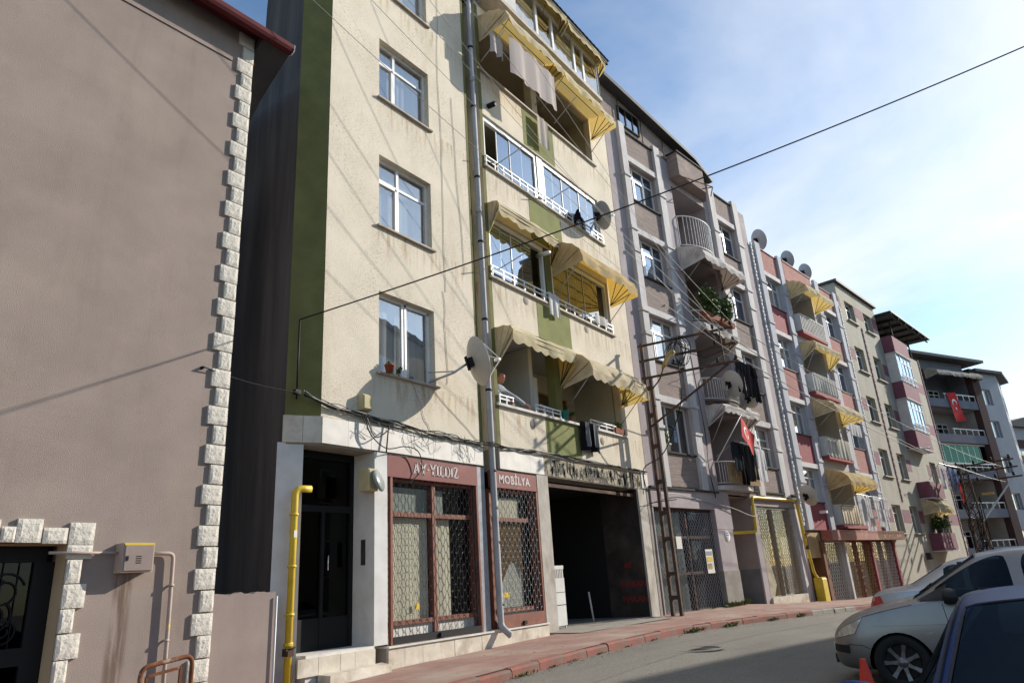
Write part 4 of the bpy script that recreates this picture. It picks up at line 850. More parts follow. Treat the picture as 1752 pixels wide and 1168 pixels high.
# shop signs
def slab_letters(txt, h):                            # slab-serif capitals out of strokes
    m_ = MB(); x = 0; t = h*.17; sf = h*.09
    def st(ax, az, bx, bz, w=t): m_.bar((x+ax, 0, az), (x+bx, 0, bz), w, .012) if False else m_.add(*strk(x+ax, az, x+bx, bz, w))
    def strk(ax, az, bx, bz, w):
        dx, dz = bx-ax, bz-az; l = math.hypot(dx, dz); nx_, nz_ = -dz/l*w/2, dx/l*w/2
        q = [(ax+nx_, az+nz_), (ax-nx_, az-nz_), (bx-nx_, bz-nz_), (bx+nx_, bz+nz_)]; vs_ = [(a, -.004, b) for a, b in q]+[(a, 0, b) for a, b in q]
        return vs_, [(0, 1, 2, 3), (0, 4, 5, 1), (1, 5, 6, 2), (2, 6, 7, 3), (3, 7, 4, 0)]
    for c in txt:
        W_ = {'A': .82, 'Y': .82, 'I': .36, 'L': .66, 'D': .80, 'Z': .70, '-': .34}[c]*h
        if c == 'A': st(.12*h, sf/2, .41*h, h); st(.70*h, sf/2, .41*h, h, t*1.15); st(.22*h, h*.33, .6*h, h*.33, sf); st(0, sf/2, .26*h, sf/2, sf); st(.56*h, sf/2, .84*h, sf/2, sf)
        if c == 'Y': st(.41*h, 0, .41*h, h*.48, t*1.15); st(.41*h, h*.42, .13*h, h-sf/2, t*1.1); st(.41*h, h*.42, .69*h, h-sf/2); st(0, h-sf/2, .27*h, h-sf/2, sf); st(.56*h, h-sf/2, .84*h, h-sf/2, sf); st(.25*h, sf/2, .57*h, sf/2, sf)
        if c == 'I': st(.18*h, 0, .18*h, h, t*1.2); st(0, sf/2, .36*h, sf/2, sf); st(0, h-sf/2, .36*h, h-sf/2, sf)
        if c == 'L': st(.17*h, 0, .17*h, h, t*1.2); st(0, sf/2, .62*h, sf/2, sf*1.3); st(0, h-sf/2, .36*h, h-sf/2, sf); st(.60*h, 0, .60*h, h*.3, sf)
        if c == 'D':
            st(.17*h, 0, .17*h, h, t*1.2); st(0, sf/2, .4*h, sf/2, sf); st(0, h-sf/2, .4*h, h-sf/2, sf); pv = None
            for k in range(9):
                a = -math.pi/2+math.pi*k/8; q = (.36*h+.36*h*math.cos(a), h/2+(h/2-sf/2)*math.sin(a))
                if pv: st(pv[0], pv[1], q[0], q[1], t*(.6+.5*math.sin(math.pi*(k-.5)/8)))
                pv = q
        if c == 'Z': st(.06*h, h-sf/2, .64*h, h-sf/2, sf*1.2); st(.06*h, sf/2, .64*h, sf/2, sf*1.2); st(.12*h, sf/2, .58*h, h-sf/2, t*1.1); st(.07*h, h*.72, .07*h, h, sf); st(.63*h, 0, .63*h, h*.28, sf)
        if c == '-': st(.05*h, h*.45, .27*h, h*.45, t*.8)
        x += W_+.04*h
    return m_, x
SG = thing('shop_sign', 'faded red shop sign reading AY-YILDIZ above the wide grille', 'sign', FG.w(8.46, 0, 2.98), 0)
obj('board', MB().box(0, 2.42, -.012, .09, 0, .37), 'sign_red', SG)
lm, lw_ = slab_letters('AY-YILDIZ', .205); obj('lettering', lm, 'sign_letter', SG, (.62, -.016, .095))
SG = thing('shop_sign', 'faded red shop sign reading MOBİLYA above the narrow grille', 'sign', FG.w(11.36, 0, 2.99), 0)
obj('board', MB().box(0, 1.62, -.012, .09, 0, .35), 'sign_red', SG)
obj('lettering', text_mesh('MOBİLYA', .235, .002, .008, 1.12), 'sign_letter', SG, (.78, -.016, .10), (R(90), 0, 0))
# carriage entrance
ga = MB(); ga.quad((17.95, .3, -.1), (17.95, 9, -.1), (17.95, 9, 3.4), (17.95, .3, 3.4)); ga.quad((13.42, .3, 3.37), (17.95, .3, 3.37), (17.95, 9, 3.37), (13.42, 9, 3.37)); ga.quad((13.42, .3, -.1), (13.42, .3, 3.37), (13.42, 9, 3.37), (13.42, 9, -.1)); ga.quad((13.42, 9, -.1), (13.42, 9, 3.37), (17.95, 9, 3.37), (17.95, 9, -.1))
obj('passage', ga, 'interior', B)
obj('passage_floor', MB().quad((13.42, -.0, .06), (17.95, -.0, .055), (17.95, 9, .06), (13.42, 9, .06)), 'concrete', B)
obj('passage_wall', MB().quad((17.945, .05, -.1), (17.945, 1.2, -.1), (17.945, 1.2, 3.36), (17.945, .05, 3.36)), 'shade_dark_wall', B)
for zz in (.82, .44):
    obj('graffiti', text_mesh('HAKAN', .22, .001, .004), 'graffiti_red', B, (17.94, .42, zz), (R(90), 0, R(-90)))
obj('graffiti', text_mesh('alil', .2, .001, .004), 'graffiti_red', B, (17.94, .55, 1.32), (R(90), 0, R(-90)))
obj('gate_track', MB().box(13.5, 17.9, .12, .2, 3.16, 3.24), 'rust_iron', B)
CB = thing('steel_cabinet', 'white steel cabinet with slotted top standing inside the dark passage', 'cabinet', FG.w(14.2, .62, .06), 0)
cbm = MB().box(0, .58, 0, .4, .06, 1.02).box(0, .58, 0, .02, 1.02, 1.10).box(0, .58, 0, .02, 1.3, 1.38).box(0, .03, .02, .4, 1.02, 1.38).box(.55, .58, .02, .4, 1.02, 1.38).box(.02, .05, .02, .05, 0, .06).box(.53, .56, .02, .05, 0, .06)
for k in range(8): cbm.box(.03+k*.068, .055+k*.068, 0, .02, 1.10, 1.30)
obj('body', cbm, 'white_paint', CB); obj('shelf_line', MB().box(.0, .58, -.004, 0, .5, .515).box(0, .58, -.004, 0, .78, .79), 'dark_metal', CB)
obj('post', MB().tube([(18.2, 10.2, .06), (18.15, 10.15, 1.05)], .035, 8), 'white_paint', None, None, None, 'white post leaning upright inside the dark carriage passage', 'post') if False else None
obj('white_stake', MB().tube([(16.55, 9.75, .06), (16.5, 9.8, .78)], .022, 8), 'white_paint', None, None, None, 'white upright stake standing inside the dark carriage passage', 'stake')
# small round vents on the parapets
for X, z in ((13.0, 4.52), (16.22, 4.52), (13.08, 7.60), (15.97, 7.60)):
    obj('round_vent', MB().lathe([(.001, .007), (.10, .007), (.11, 0)], 20, Matrix.Translation((X, 0, z-.02)) @ Matrix.Rotation(R(90), 4, 'X')), 'concrete', B)
# drain pipe
DP = thing('drainpipe', 'tall grey plastic drainpipe with black clamps on the cream house', 'drainpipe', FG.o, 0)
obj('shaft', MB().tube(pipe_pts([(11.35, -.03, 17.6), (11.33, -.06, 8), (11.30, -.10, .55), (11.30, -.10, .36), (11.33, -.30, .20)], .1), .064, 14), 'pipe_grey', DP)
for z in (15.6, 14.0, 12.2, 10.2, 8.5, 6.6, 5.0, 3.3, 1.9, .75): obj('clamp', MB().tube([(11.34-.002*(16-z)/16-.02*(16-z)/16, -.035-.06*(16-z)/16, z-.025), (11.34-.022*(16-z)/16, -.035-.06*(16-z)/16, z+.025)], .072, 14), 'black_metal', DP)
for z in (13, 9.3, 5.8, 2.6): obj('socket', MB().tube([(11.33-.02*(16-z)/16, -.035-.062*(16-z)/16, z-.07), (11.335-.02*(16-z)/16, -.035-.062*(16-z)/16, z+.07)], .069, 14), 'pipe_grey', DP)
# yellow gas riser by the door
YP = thing('gas_riser', 'bright yellow gas pipe with bent top standing beside the entrance door', 'pipe', FG.o, 0)
obj('riser', MB().tube(pipe_pts([(6.60, .04, -.4), (6.62, .04, 2.66), (6.86, -.02, 2.66)], .12, 6), .052, 14), 'pipe_yellow', YP)
for z in (.5, .52, .9, 1.55, 2.28): obj('flange', MB().tube([(6.60+.006*z, .04, z-.016), (6.60+.006*z, .04, z+.016)], .068, 12), 'pipe_yellow', YP)
obj('valve', MB().box(6.55, 6.65, -.03, .1, .36, .46).bar((6.52, -.02, .44), (6.68, -.02, .47), .02), 'rust_iron', YP); obj('tag', MB().box(6.585, 6.64, -.018, -.010, 1.95, 2.05), 'paper', YP)
# awnings of the cream house
AG = 'awnings of the cream house'
awning(FG, 11.74, 14.35, 6.55, .52, .92, 'half folded yellow awning above the man on the lowest loggia', 'awning_yellow', folded=1, arms=False, group=AG, val=.16)
awning(FG, 14.45, 17.55, 6.55, .90, 1.02, 'open cream awning over the lowest loggia, with pole shadows on it', 'awning_cream', group=AG, val=.20)
awning(FG, 11.74, 14.38, 9.72, .34, .80, 'folded yellow awning over the second-floor glazing next to the drainpipe', 'awning_yellow', folded=1, arms=False, group=AG, val=.14)
awning(FG, 14.42, 17.55, 9.62, .95, 1.04, 'open tan awning with yellow inside over the second-floor loggia', 'awning_tan', group=AG, val=.20)
awning(FG, 11.76, 14.40, 15.36, .98, .95, 'open cream awning right above the hanging pink sheet', 'awning_cream', group=AG, val=.16, arms=True)
awning(FG, 14.48, 17.55, 15.36, .95, .95, 'open yellow awning above the bare fourth-floor opening of the cream house', 'awning_yellow', group=AG, val=.16)
awning(FG, 12.6, 15.2, 17.42, .32, .50, 'folded yellow awning under the tin roof, nearer the drainpipe', 'awning_yellow', folded=1, arms=False, group=AG, y0=-.5, val=.14)
awning(FG, 15.3, 17.65, 17.42, .32, .60, 'folded yellow awning under the tin roof, at the end of the bay', 'awning_yellow', folded=1, arms=False, group=AG, y0=-.5, val=.14)
# dishes
dish(FG, 10.05, -.70, 5.20, .98, (.83, -.48, .28), 'large beige satellite dish on a wall arm beside the drainpipe', 'dish', wall=(9.55, 0, 4.85))
dish(FG, 16.75, -.40, 11.28, .86, (.80, -.52, .30), 'grey satellite dish fixed to the third-floor ledge rail of the cream house', 'dish_grey', wall=(16.75, -.05, 10.95))
# washing and odds and ends on the loggias
hanging(FG, 12.0, -.82, 14.42, 2.1, 1.15, 'large pale pink sheet hung out on the fourth-floor line', 'laundry_pink', 3, .035, 3)
hanging(FG, 11.5, -.6, 14.3, .5, .6, 'crumpled grey-pink cloth bunched at the end of the fourth-floor line', 'laundry_pink', 2, .05, 7)
hanging(FG, 14.05, -.16, 13.5, .55, .95, 'narrow pale towel hanging below the fourth-floor ledge', 'laundry_pink', 2, .03, 5)
obj('clothes_line', MB().tube([FG.w(11.75, -.82, 14.42), FG.w(13.6, -.82, 14.42), FG.w(15.3, -.82, 14.42)], .006, 5).tube([FG.w(11.8, 0, 13.9), FG.w(11.8, -.82, 14.42)], .012, 5).tube([FG.w(15.25, 0, 13.9), FG.w(15.25, -.82, 14.42)], .012, 5), 'grey_alu', None, None, None, 'clothes line with brackets carrying the pink sheet', 'clothes line')
for X, z, i in ((12.2, 11.0, 2), (14.55, 11.0, 2), (12.0, 8.05, 1)):
    obj('line_arm', MB().tube([FG.w(X, -.03, z), FG.w(X+.1, -.75, z+.22)], .013, 6), 'grey_alu', None, None, None, {12.2: 'grey drying-line arm sticking out of the third-floor rail beside the drainpipe', 14.55: 'grey drying-line arm sticking out of the middle of the third-floor rail', 12.0: 'grey drying-line arm sticking out of the second-floor rail'}[X], 'line arm', 'drying line arms')
hanging(FG, 14.0, -.10, 8.08, .5, .62, 'grey-white rag hung over the second-floor rail', 'laundry_white', 2, .03, 9)
hanging(FG, 16.4, -.09, 8.16, .75, .28, 'white cloth bundled over the far end of the second-floor rail', 'laundry_white', 2, .04, 12)
hanging(FG, 15.0, -.12, 4.86, .85, .74, 'black and grey patterned blanket over the lowest ledge', 'laundry_black', 2, .05, 4, name='blanket', cat='blanket')
hanging(FG, 15.12, -.18, 4.84, .17, .62, 'grey fringed edge strip of the dark blanket, nearer the post', 'laundry_grey', 1, .03, 14, name='scarf', cat='scarf')
hanging(FG, 15.5, -.18, 4.84, .17, .60, 'grey fringed scarf lying on the dark blanket, farther from the post', 'laundry_grey', 1, .03, 15, name='scarf', cat='scarf')
obj('pillow', MB().grid(lambda u, v: (u*.5, -.02-.10*math.sin(math.pi*u)*math.sin(math.pi*v), v*.26), 10, 8).grid(lambda u, v: ((1-u)*.5, .02+.10*math.sin(math.pi*u)*math.sin(math.pi*v), v*.26), 10, 8), 'laundry_pink', None, FG.w(13.45, .02, 4.82), (R(-12), 0, .1), 'pale pillow airing on the lowest ledge of the cream house', 'pillow')
obj('bucket', MB().lathe([(.001, 0), (.085, 0), (.11, .2), (.118, .2), (.118, .22), (.10, .215), (.08, .02), (.001, .02)], 18), 'teal_plastic', None, FG.w(14.38, -.03, 4.80), None, 'small teal bucket on the lowest ledge beside the olive post', 'bucket')
plant(FG.w(14.62, -.02, 4.80), 'bushy green pot plant next to the teal bucket', 90, .12, .16, .09, (.08, .12, 'terracotta'), 'leaf', seed=31)
plant(FG.w(17.15, -.02, 4.80), 'red planter of green leaves at the far end of the lowest ledge', 220, .18, .16, .09, None, 'leaf', seed=32, potbox=(.55, .18, .14, 'terracotta', 0))
obj('jacket', MB().grid(lambda u, v: (u*.5-.0, -.04*math.sin(3.1*u)-.02, .35*math.sin(math.pi*u)*(1-v*.2)+.0-v*.3*(1-.3*u)), 10, 6), 'laundry_black', None, FG.w(15.75, -.06, 10.95), None, 'dark jacket thrown over the third-floor rail near the dish', 'jacket')
obj('flue', MB().tube([FG.w(13.92, .1, 9.12), FG.w(13.75, -.38, 9.0)], .055, 12), 'white_metal', None, None, None, 'short white boiler flue poking out beside the second-floor post', 'flue')
obj('flue', MB().tube([FG.w(12.0, .0, 12.62), FG.w(12.0, -.22, 12.6)], .07, 12), 'black_metal', None, None, None, 'black flue stub under the fourth floor beside the drainpipe', 'flue')
# ---------------------------------------------------------------- the row beyond: taupe, pink and grey-purple houses (one line)
def rope(parent, x, y, z0, z1, m, w=.11, p=.17):
    mb = MB(); z = z0; k = 0
    while z < z1:
        mb.cbox(x-w/2+.012*(k % 2), x+w/2+.012*(k % 2), y-.05-.012*(k % 2), y, z, z+p-.02, .014); z += p; k += 1
    return obj('rope_moulding', mb, m, parent, kind='stuff')
def pilaster(parent, xa, xb, z0, z1, m, caps, y=-.14):
    P = obj('pilaster', MB().box(xa, xb, y, .0, z0, z1), m, parent)
    for z in caps: obj('collar', MB().box(xa-.03, xb+.03, y-.035, 0, z-.05, z+.05), m, P)
    return P
def rec_balcony(parent, xa, xb, zf, zt, wallm, depth=1.25, doorm='curtain'):
    m = MB(); m.quad((xa, 0, zf), (xa, depth, zf), (xa, depth, zt), (xa, 0, zt)); m.quad((xb, 0, zf), (xb, 0, zt), (xb, depth, zt), (xb, depth, zf)); m.quad((xa, 0, zt), (xa, depth, zt), (xb, depth, zt), (xb, 0, zt)); m.quad((xa, depth, zf), (xb, depth, zf), (xb, depth, zt), (xa, depth, zt)); m.quad((xa, 0, zf), (xb, 0, zf), (xb, depth, zf), (xa, depth, zf))
    R_ = obj('balcony_recess', m, wallm, parent)
    window(R_ if False else parent, xa+.25, depth-.08, zf+.02, .8, zt-zf-.25, (1.0,), .66, doorm, 'glass_dark', cn=3, part='balcony_door')
    window(parent, xa+1.25, depth-.08, zf+.9, min(1.1, xb-xa-1.4), zt-zf-1.15, (1.0,), None, doorm, 'glass_dark', cn=3, part='balcony_window')
    return R_
B2 = thing('taupe_apartment_house', 'taupe apartment house with pale pilasters, cluttered balconies and boarded shops', 'building', F2.o, F2.a)
F2Z = [(4.60, 6.13), (7.53, 9.08), (10.43, 11.93), (13.30, 14.78)]
BF2 = [3.72, 6.60, 9.50, 12.45]
holes = [(1.10, 2.92, a, b, .20) for a, b in F2Z]+[(7.52, 9.13, a, b, .20) for a, b in F2Z]+[(4.15, 6.70, z, z+2.55, .02) for z in BF2]
w = MB(); w.holed(0, 10.5, 3.45, 16.05, holes, 0, .2); w.quad((0, 0, 16.05), (10.5, 0, 16.05), (10.5, 9, 16.05), (0, 9, 16.05)); w.quad((10.5, 0, -1), (10.5, 9, -1), (10.5, 9, 16.05), (10.5, 0, 16.05)); w.quad((0, 0, 3), (0, 0, 16.05), (0, 9, 16.05), (0, 9, 3))
obj('wall', w, 'b2_wall', B2)
obj('core', MB().box(.05, 4.05, .6, 9, -1, 15.9).box(6.8, 10.4, .6, 9, -1, 15.9).box(4.05, 6.8, 1.45, 9, 3.4, 15.9), 'interior', B2)
for xa, xb in ((.72, 1.06), (2.94, 3.34), (7.02, 7.46), (9.16, 9.62)): pilaster(B2, xa, xb, 3.50, 16.22, 'b2_pilaster', [14.1, 12.03, 11.2, 9.1, 8.3, 6.2, 5.3])
seq = [16.05]+[z for ab in reversed(F2Z) for z in (ab[1], ab[0])]+[3.5]
for xa, xb in ((1.06, 2.94), (7.46, 9.16)):
    for k in range(0, len(seq), 2):
        zt, zb = seq[k], seq[k+1]; zb2 = zb+(.22 if k < len(seq)-2 else 0)
        if k == len(seq)-2: zb2 = 3.55
        obj('panel', MB().box(xa+.003, xb-.003, -.03, -.001, zb2+.003, zt-.06), 'b2_panel', B2)
        if k < len(seq)-2: obj('lintel', MB().box(xa+.002, xb-.002, -.10, -.002, zb+.002, zb2), 'b2_pilaster', B2)
        obj('sill', MB().box(xa+.001, xb-.001, -.09, .15, zt-.055, zt-.002), 'dark_metal', B2)
for i, (a, b) in enumerate(F2Z):
    window(B2, 1.10, .14, a, 1.82, b-a, (.30, .36, .34), .70, None if i == 3 else 'curtain', 'glass_sky' if i != 1 else 'glass_window', sash=(2,), cn=6, seed=i) if i else window(B2, 1.10, .14, a, 1.82, b-a, (.35, .35, .30), None, None, 'glass_dark', cn=6)
    window(B2, 7.52, .14, a, 1.61, b-a, (.5, .5), .70, 'curtain' if i != 0 else 'curtain_beige', 'glass_sky' if i else 'glass_window', sash=(0,), cn=5, seed=i+9)
for i, z in enumerate(BF2): rec_balcony(B2, 4.15, 6.70, z, z+2.55, 'b2_wall', 1.25, 'curtain')
# balcony fronts
def curved_front(xa, xb, zf, h, proj, nb, m, parent, slabm='b2_pilaster', top=.05):
    n = 14; pts = [(xa+(xb-xa)*k/n, -proj*(math.sin(math.pi*k/n)**.6)) for k in range(n+1)]
    sl = MB().prism([(a, b) for a, b in pts]+[(xb, .3), (xa, .3)], zf-.14, zf, 'z'); obj('balcony_slab', sl, slabm, parent)
    rm = MB(); rm.tube([(a, b, zf+h) for a, b in pts], .022, 6); rm.tube([(a, b, zf+.08) for a, b in pts], .016, 6); RL = obj('railing', rm, m, parent)
    for k in range(nb+1):
        t = k/nb; X = xa+(xb-xa)*t; Y = -proj*(math.sin(math.pi*t)**.6); obj('baluster', shared(('baluster', m, h), lambda: MB().tube([(0, 0, .06), (0, 0, h)], .010, 5)), m, RL, (X, Y, zf))
    return RL
curved_front(4.22, 6.62, BF2[3], 1.28, .45, 17, 'white_metal', B2)
curved_front(4.22, 6.62, BF2[2], .42, .42, 12, 'white_metal', B2)
curved_front(4.22, 6.75, BF2[1], .80, .42, 24, 'white_paint', B2, 'rust_iron')
curved_front(4.18, 6.62, BF2[0], .78, .40, 26, 'white_paint', B2)
pk = MB()
for k in range(26): pk.box(4.3+k*.087, 4.355+k*.087, -.43-.0, -.415, BF2[0]+.03, BF2[0]+.62+.12*random.random())
obj('picket_screen', pk, 'tan_timber', B2, kind='stuff')
obj('balcony_canopy', MB().prism([(4.10, 0), (4.10, -.45), (6.1, -.45), (6.75, -.12), (6.75, 0)], 15.28, 16.27, 'z'), 'b2_panel', B2)
obj('canopy_cap', MB().prism([(4.06, .02), (4.06, -.50), (6.12, -.50), (6.80, -.15), (6.80, .02)], 16.272, 16.34, 'z'), 'dark_metal', B2)
obj('old_awning_bracket', MB().bar((4.3, -.45, 15.26), (5.9, -.85, 15.26), .03).bar((5.9, -.85, 15.26), (6.5, -.45, 15.26), .03).bar((5.9, -.85, 15.26), (5.7, -.5, 15.26), .03), 'rust', B2)
# attic with a roof that falls along the street
at = MB(); ap = [(0, 16.05), (10.0, 16.05), (7.2, 16.28), (5.9, 16.80), (.2, 17.65), (0, 17.65)]; at.prism(ap, .06, .5, 'y'); obj('attic_wall', at, 'b2_panel', B2)
rfp = [(-.1, 17.62), (5.95, 16.80), (7.2, 16.26), (7.3, 16.36), (6.0, 16.93), (-.1, 17.78)]; obj('roof', MB().prism(rfp, -.32, 7, 'y'), 'roof_dark', B2)
AW = window(B2, 1.05, -.0, 16.35, 1.3, .78, (.35, .35, .3), None, None, 'glass_sky', 'dark_metal', part='attic_window', fw=.04)
for X in (1.0, 2.45, 3.9, 5.6): obj('attic_post', MB().bar((X, -.03, 16.1), (X, -.03, 17.62-.145*X), .03), 'dark_metal', B2)
# ground floor of the taupe house
obj('fascia', MB().box(0, 3.62, -.06, .3, 2.92, 3.44).box(3.62, 4.70, -.06, .3, 2.32, 3.50).box(6.30, 10.3, -.06, .3, 3.14, 3.60).box(4.7, 6.3, .7, .9, 2.32, 3.4), 'b2_wall', B2)
obj('ledge', MB().box(-.02, 4.0, -.12, .01, 3.445, 3.50), 'dark_metal', B2); obj('ledge', MB().box(6.6, 10.4, -.12, .01, 3.605, 3.65), 'dark_metal', B2)
PI = obj('pillar', MB().box(3.62, 4.64, -.055, .8, 1.05, 2.315), 'b2_wall', B2); obj('pillar_base', MB().box(3.60, 4.66, -.07, .8, -.3, 1.05), 'concrete', B2)
obj('pillar', MB().box(6.28, 6.66, -.05, .9, -.4, 3.13), 'b2_wall', B2); obj('pillar', MB().box(9.78, 10.22, -.05, .6, -.4, 3.13), 'b2_pilaster', B2); obj('pillar', MB().box(-.0, .06, -.05, .5, -.2, 2.9), 'b2_wall', B2)
er = MB(); er.quad((6.275, 0, 1.05), (6.275, 1.4, 1.05), (6.275, 1.4, 3.4), (6.275, 0, 3.4)); er.quad((4.65, 1.4, 1.05), (6.3, 1.4, 1.05), (6.3, 1.4, 3.4), (4.65, 1.4, 3.4)); er.quad((4.65, 0, 3.4), (6.3, 0, 3.4), (6.3, 1.4, 3.4), (4.65, 1.4, 3.4)); obj('entrance_wall', er, 'mauve_plain', B2)
er = MB(); er.quad((6.274, 0, -.3), (6.274, 1.4, -.3), (6.274, 1.4, 1.05), (6.274, 0, 1.05)); er.quad((4.65, 1.4, -.3), (6.3, 1.4, -.3), (6.3, 1.4, 1.05), (4.65, 1.4, 1.05)); obj('entrance_base', er, 'b2_lower', B2)
obj('street_number_plate', MB().lathe([(.001, .012), (.17, .012), (.18, .0)], 24, Matrix.Translation((4.2, -.056, 2.10)) @ Matrix.Rotation(R(90), 4, 'X')), 'paper', B2)
obj('plate_lettering', MB().box(4.09, 4.31, -.070, -.0685, 2.11, 2.15).box(4.12, 4.28, -.070, -.0685, 2.04, 2.07).box(4.14, 4.26, -.0695, -.0685, 2.19, 2.215), 'laundry_blue', B2)
def diamond(parent, xa, xb, z0, z1, p, m, y, r=.006):
    g = MB(); sl_ = 1.25; h = z1-z0; n = int((xb-xa+h/sl_)/p)+1
    for s in (1, -1):
        for k in range(n):
            a = xa+k*p-(h/sl_); 
            # line from (a,z0) to (a+h/sl,z1) clipped in x
            t0 = max(0, (xa-a)*sl_); t1 = min(h, (xb-a)*sl_)
            if t1-t0 < .03: continue
            X0, X1 = a+t0/sl_, a+t1/sl_; Z0, Z1 = z0+t0, z0+t1
            if s < 0: X0, X1 = xa+xb-X0, xa+xb-X1
            g.tube([(X0, y+.004*s, Z0), (X1, y+.004*s, Z1)], r, 4, False)
    return obj('grille_mesh', g, m, parent, kind='stuff')
def closed_shop(parent, xa, xb, z0, z1, posts, backs, gm, fm='rust_iron', p=.13, rails=(), gr_=.006):
    S = obj('shop_front', MB().box(xa, xb, .10, .16, z1-.06, z1).box(xa, xa+.06, .10, .16, z0, z1-.06).box(xb-.06, xb, .10, .16, z0, z1-.06), fm, parent)
    for X in posts: obj('post', MB().box(X-.035, X+.035, .06, .17, z0, z1-.06), fm, S)
    for z in rails: obj('rail', MB().box(xa+.06, xb-.06, .07, .165, z-.04, z+.04), fm, S)
    ed = [xa+.06]+list(posts)+[xb-.06]
    for k, (a, b) in enumerate(zip(ed, ed[1:])):
        obj('pane', MB().box(a, b, .155, .16, z0, z1-.06), 'glass_shop', S)
        bm = backs[k % len(backs)]
        if bm: obj('curtain', wave_sheet(b-a-.04, z1-z0-.1, 3, .03, 0, k), bm, S, (a+.02, .28, z1-.08))
        diamond(S, a+.04, b-.04, z0+.05, z1-.08, p, gm, .02, gr_)
    obj('shop_room', MB().holed(xa, xb, z0, z1, [], .58), 'interior', S); return S
S = closed_shop(B2, .07, 3.60, .0, 2.90, (1.95,), ['curtain_green', None], 'grey_alu', 'rust_iron', .15, (2.08, 1.06))
obj('plank', MB().box(2.1, 3.5, .22, .26, .0, 2.0), 'dark_metal', S)
obj('poster', MB().box(2.75, 3.18, -.0, .006, 1.02, 1.72), 'paper', S); obj('poster_block', MB().box(2.79, 3.14, -.004, -.0005, 1.36, 1.50), 'paper_yellow', S); obj('poster_block', MB().box(2.80, 3.05, -.004, -.0005, 1.14, 1.30), 'tan_timber', S); obj('poster_block', MB().box(2.78, 3.15, -.004, -.0005, 1.54, 1.66), 'paper_grey', S)
obj('poster', MB().box(1.15, 1.45, -.0, .006, 1.75, 2.1), 'paper', S)
S = closed_shop(B2, 6.70, 9.76, .10, 3.12, (8.15,), ['curtain_brown', 'curtain_brown'], 'tan_timber', 'grey_alu', .17, (), .008)
obj('white_door', MB().box(8.75, 9.6, .18, .21, .12, 2.1), 'white_paint', S); obj('blue_panel', MB().box(7.0, 7.6, .18, .20, .9, 2.0), 'b3_wall', S)
obj('broken_plaster', MB().prism([(6.66, .1), (6.95, .1), (7.25, .5), (7.1, 1.0), (6.85, 1.3), (6.8, 1.7), (6.66, 1.9)], -.055, -.02, 'y'), 'mortar', B2)
obj('threshold', MB().box(6.66, 9.80, -.12, .3, -.45, .09), 'marble_dirty', B2)
# gas pipe of the taupe house
YP = thing('gas_pipe', 'yellow gas pipe along the top of the shuttered shop beside the taupe entrance', 'pipe', F2.o, F2.a)
obj('run', MB().tube(pipe_pts([(4.75, .55, 2.24), (6.22, -.12, 2.24), (6.26, -.14, 3.40), (10.05, -.14, 3.42), (10.18, -.14, 2.2), (10.30, -.16, 1.4), (10.42, -.16, .75), (10.62, -.2, .55), (10.66, -.2, .2)], .14, 5), .055, 12), 'pipe_yellow', YP)
obj('meter', MB().cbox(10.42, 10.88, -.42, -.1, -.35, .55, .02).box(10.46, 10.84, -.40, -.1, .552, .60), 'pipe_yellow', YP); obj('regulator', MB().tube([(10.22, -.16, 1.62), (10.32, -.16, 1.98), (10.20, -.16, 2.2)], .06, 10), 'rust_iron', YP)
# awnings, dishes, laundry of the taupe house
AG2 = 'awnings of the taupe house'
awning(F2, 3.85, 6.95, 12.28, 1.05, 1.0, 'faded white awning above the flower balcony of the taupe house', 'awning_white', group=AG2, val=.18)
awning(F2, 4.1, 6.6, 9.32, .55, .55, 'narrow faded white awning rolled in behind the pole arms', 'awning_white', folded=1, group=AG2, arms=False, val=.12)
awning(F2, 4.15, 6.75, 6.42, .75, .75, 'cream awning over the balcony with the red flag', 'awning_white', folded=1, group=AG2, arms=True, val=.12)
plant(F2.w(4.75, -.45, 9.55), 'trailing flowering plant in a box on the taupe house balcony, nearer the cream house', 1100, .42, 1.05, .15, None, 'leaf', seed=41, flowers=24, potbox=(1.1, .24, .2, 'terracotta', F2.a))
plant(F2.w(5.9, -.45, 9.55), 'trailing flowering plant in a box on the taupe house balcony, farther from the cream house', 900, .42, .95, .15, None, 'leaf', seed=42, flowers=22, potbox=(1.0, .24, .2, 'terracotta', F2.a))
plant(F2.w(1.32, -.02, 4.60), 'yellow-green houseplant in a white pot on the first-floor window sill', 170, .17, .62, .11, (.12, .22, 'pot_white'), 'leaf_yellow', seed=43)
dish(F2, 5.0, -.62, 7.15, .95, (.85, -.45, .25), 'beige satellite dish on the balcony rail below the pole arms', 'dish', wall=(5.0, -.40, 6.75))
dish(F2, 6.95, -.35, 6.95, .70, (.9, -.35, .25), 'small beige satellite dish half hidden by black washing', 'dish', wall=(6.95, -.05, 6.8))
dish(F2, 10.15, -.55, 3.55, .82, (.80, -.5, .3), 'beige satellite dish above the yellow gas meter', 'dish', wall=(9.9, 0, 3.3))
WG = 'dark washing on the taupe house'
for k, (x, wd, h, kind) in enumerate([(4.95, .46, 1.2, 'trousers'), (5.35, .42, 1.35, 'trousers'), (5.75, .5, 1.2, 'shirt'), (6.2, .42, 1.3, 'trousers')]):
    garment(F2, x, -.95, 8.02-.03*k, wd, h, ['black trousers hanging first in the upper row of dark washing', 'black trousers hanging second in the upper row of dark washing', 'black shirt hanging third in the upper row of dark washing', 'black trousers hanging last in the upper row of dark washing'][k], 'laundry_black', kind, 50+k, WG)
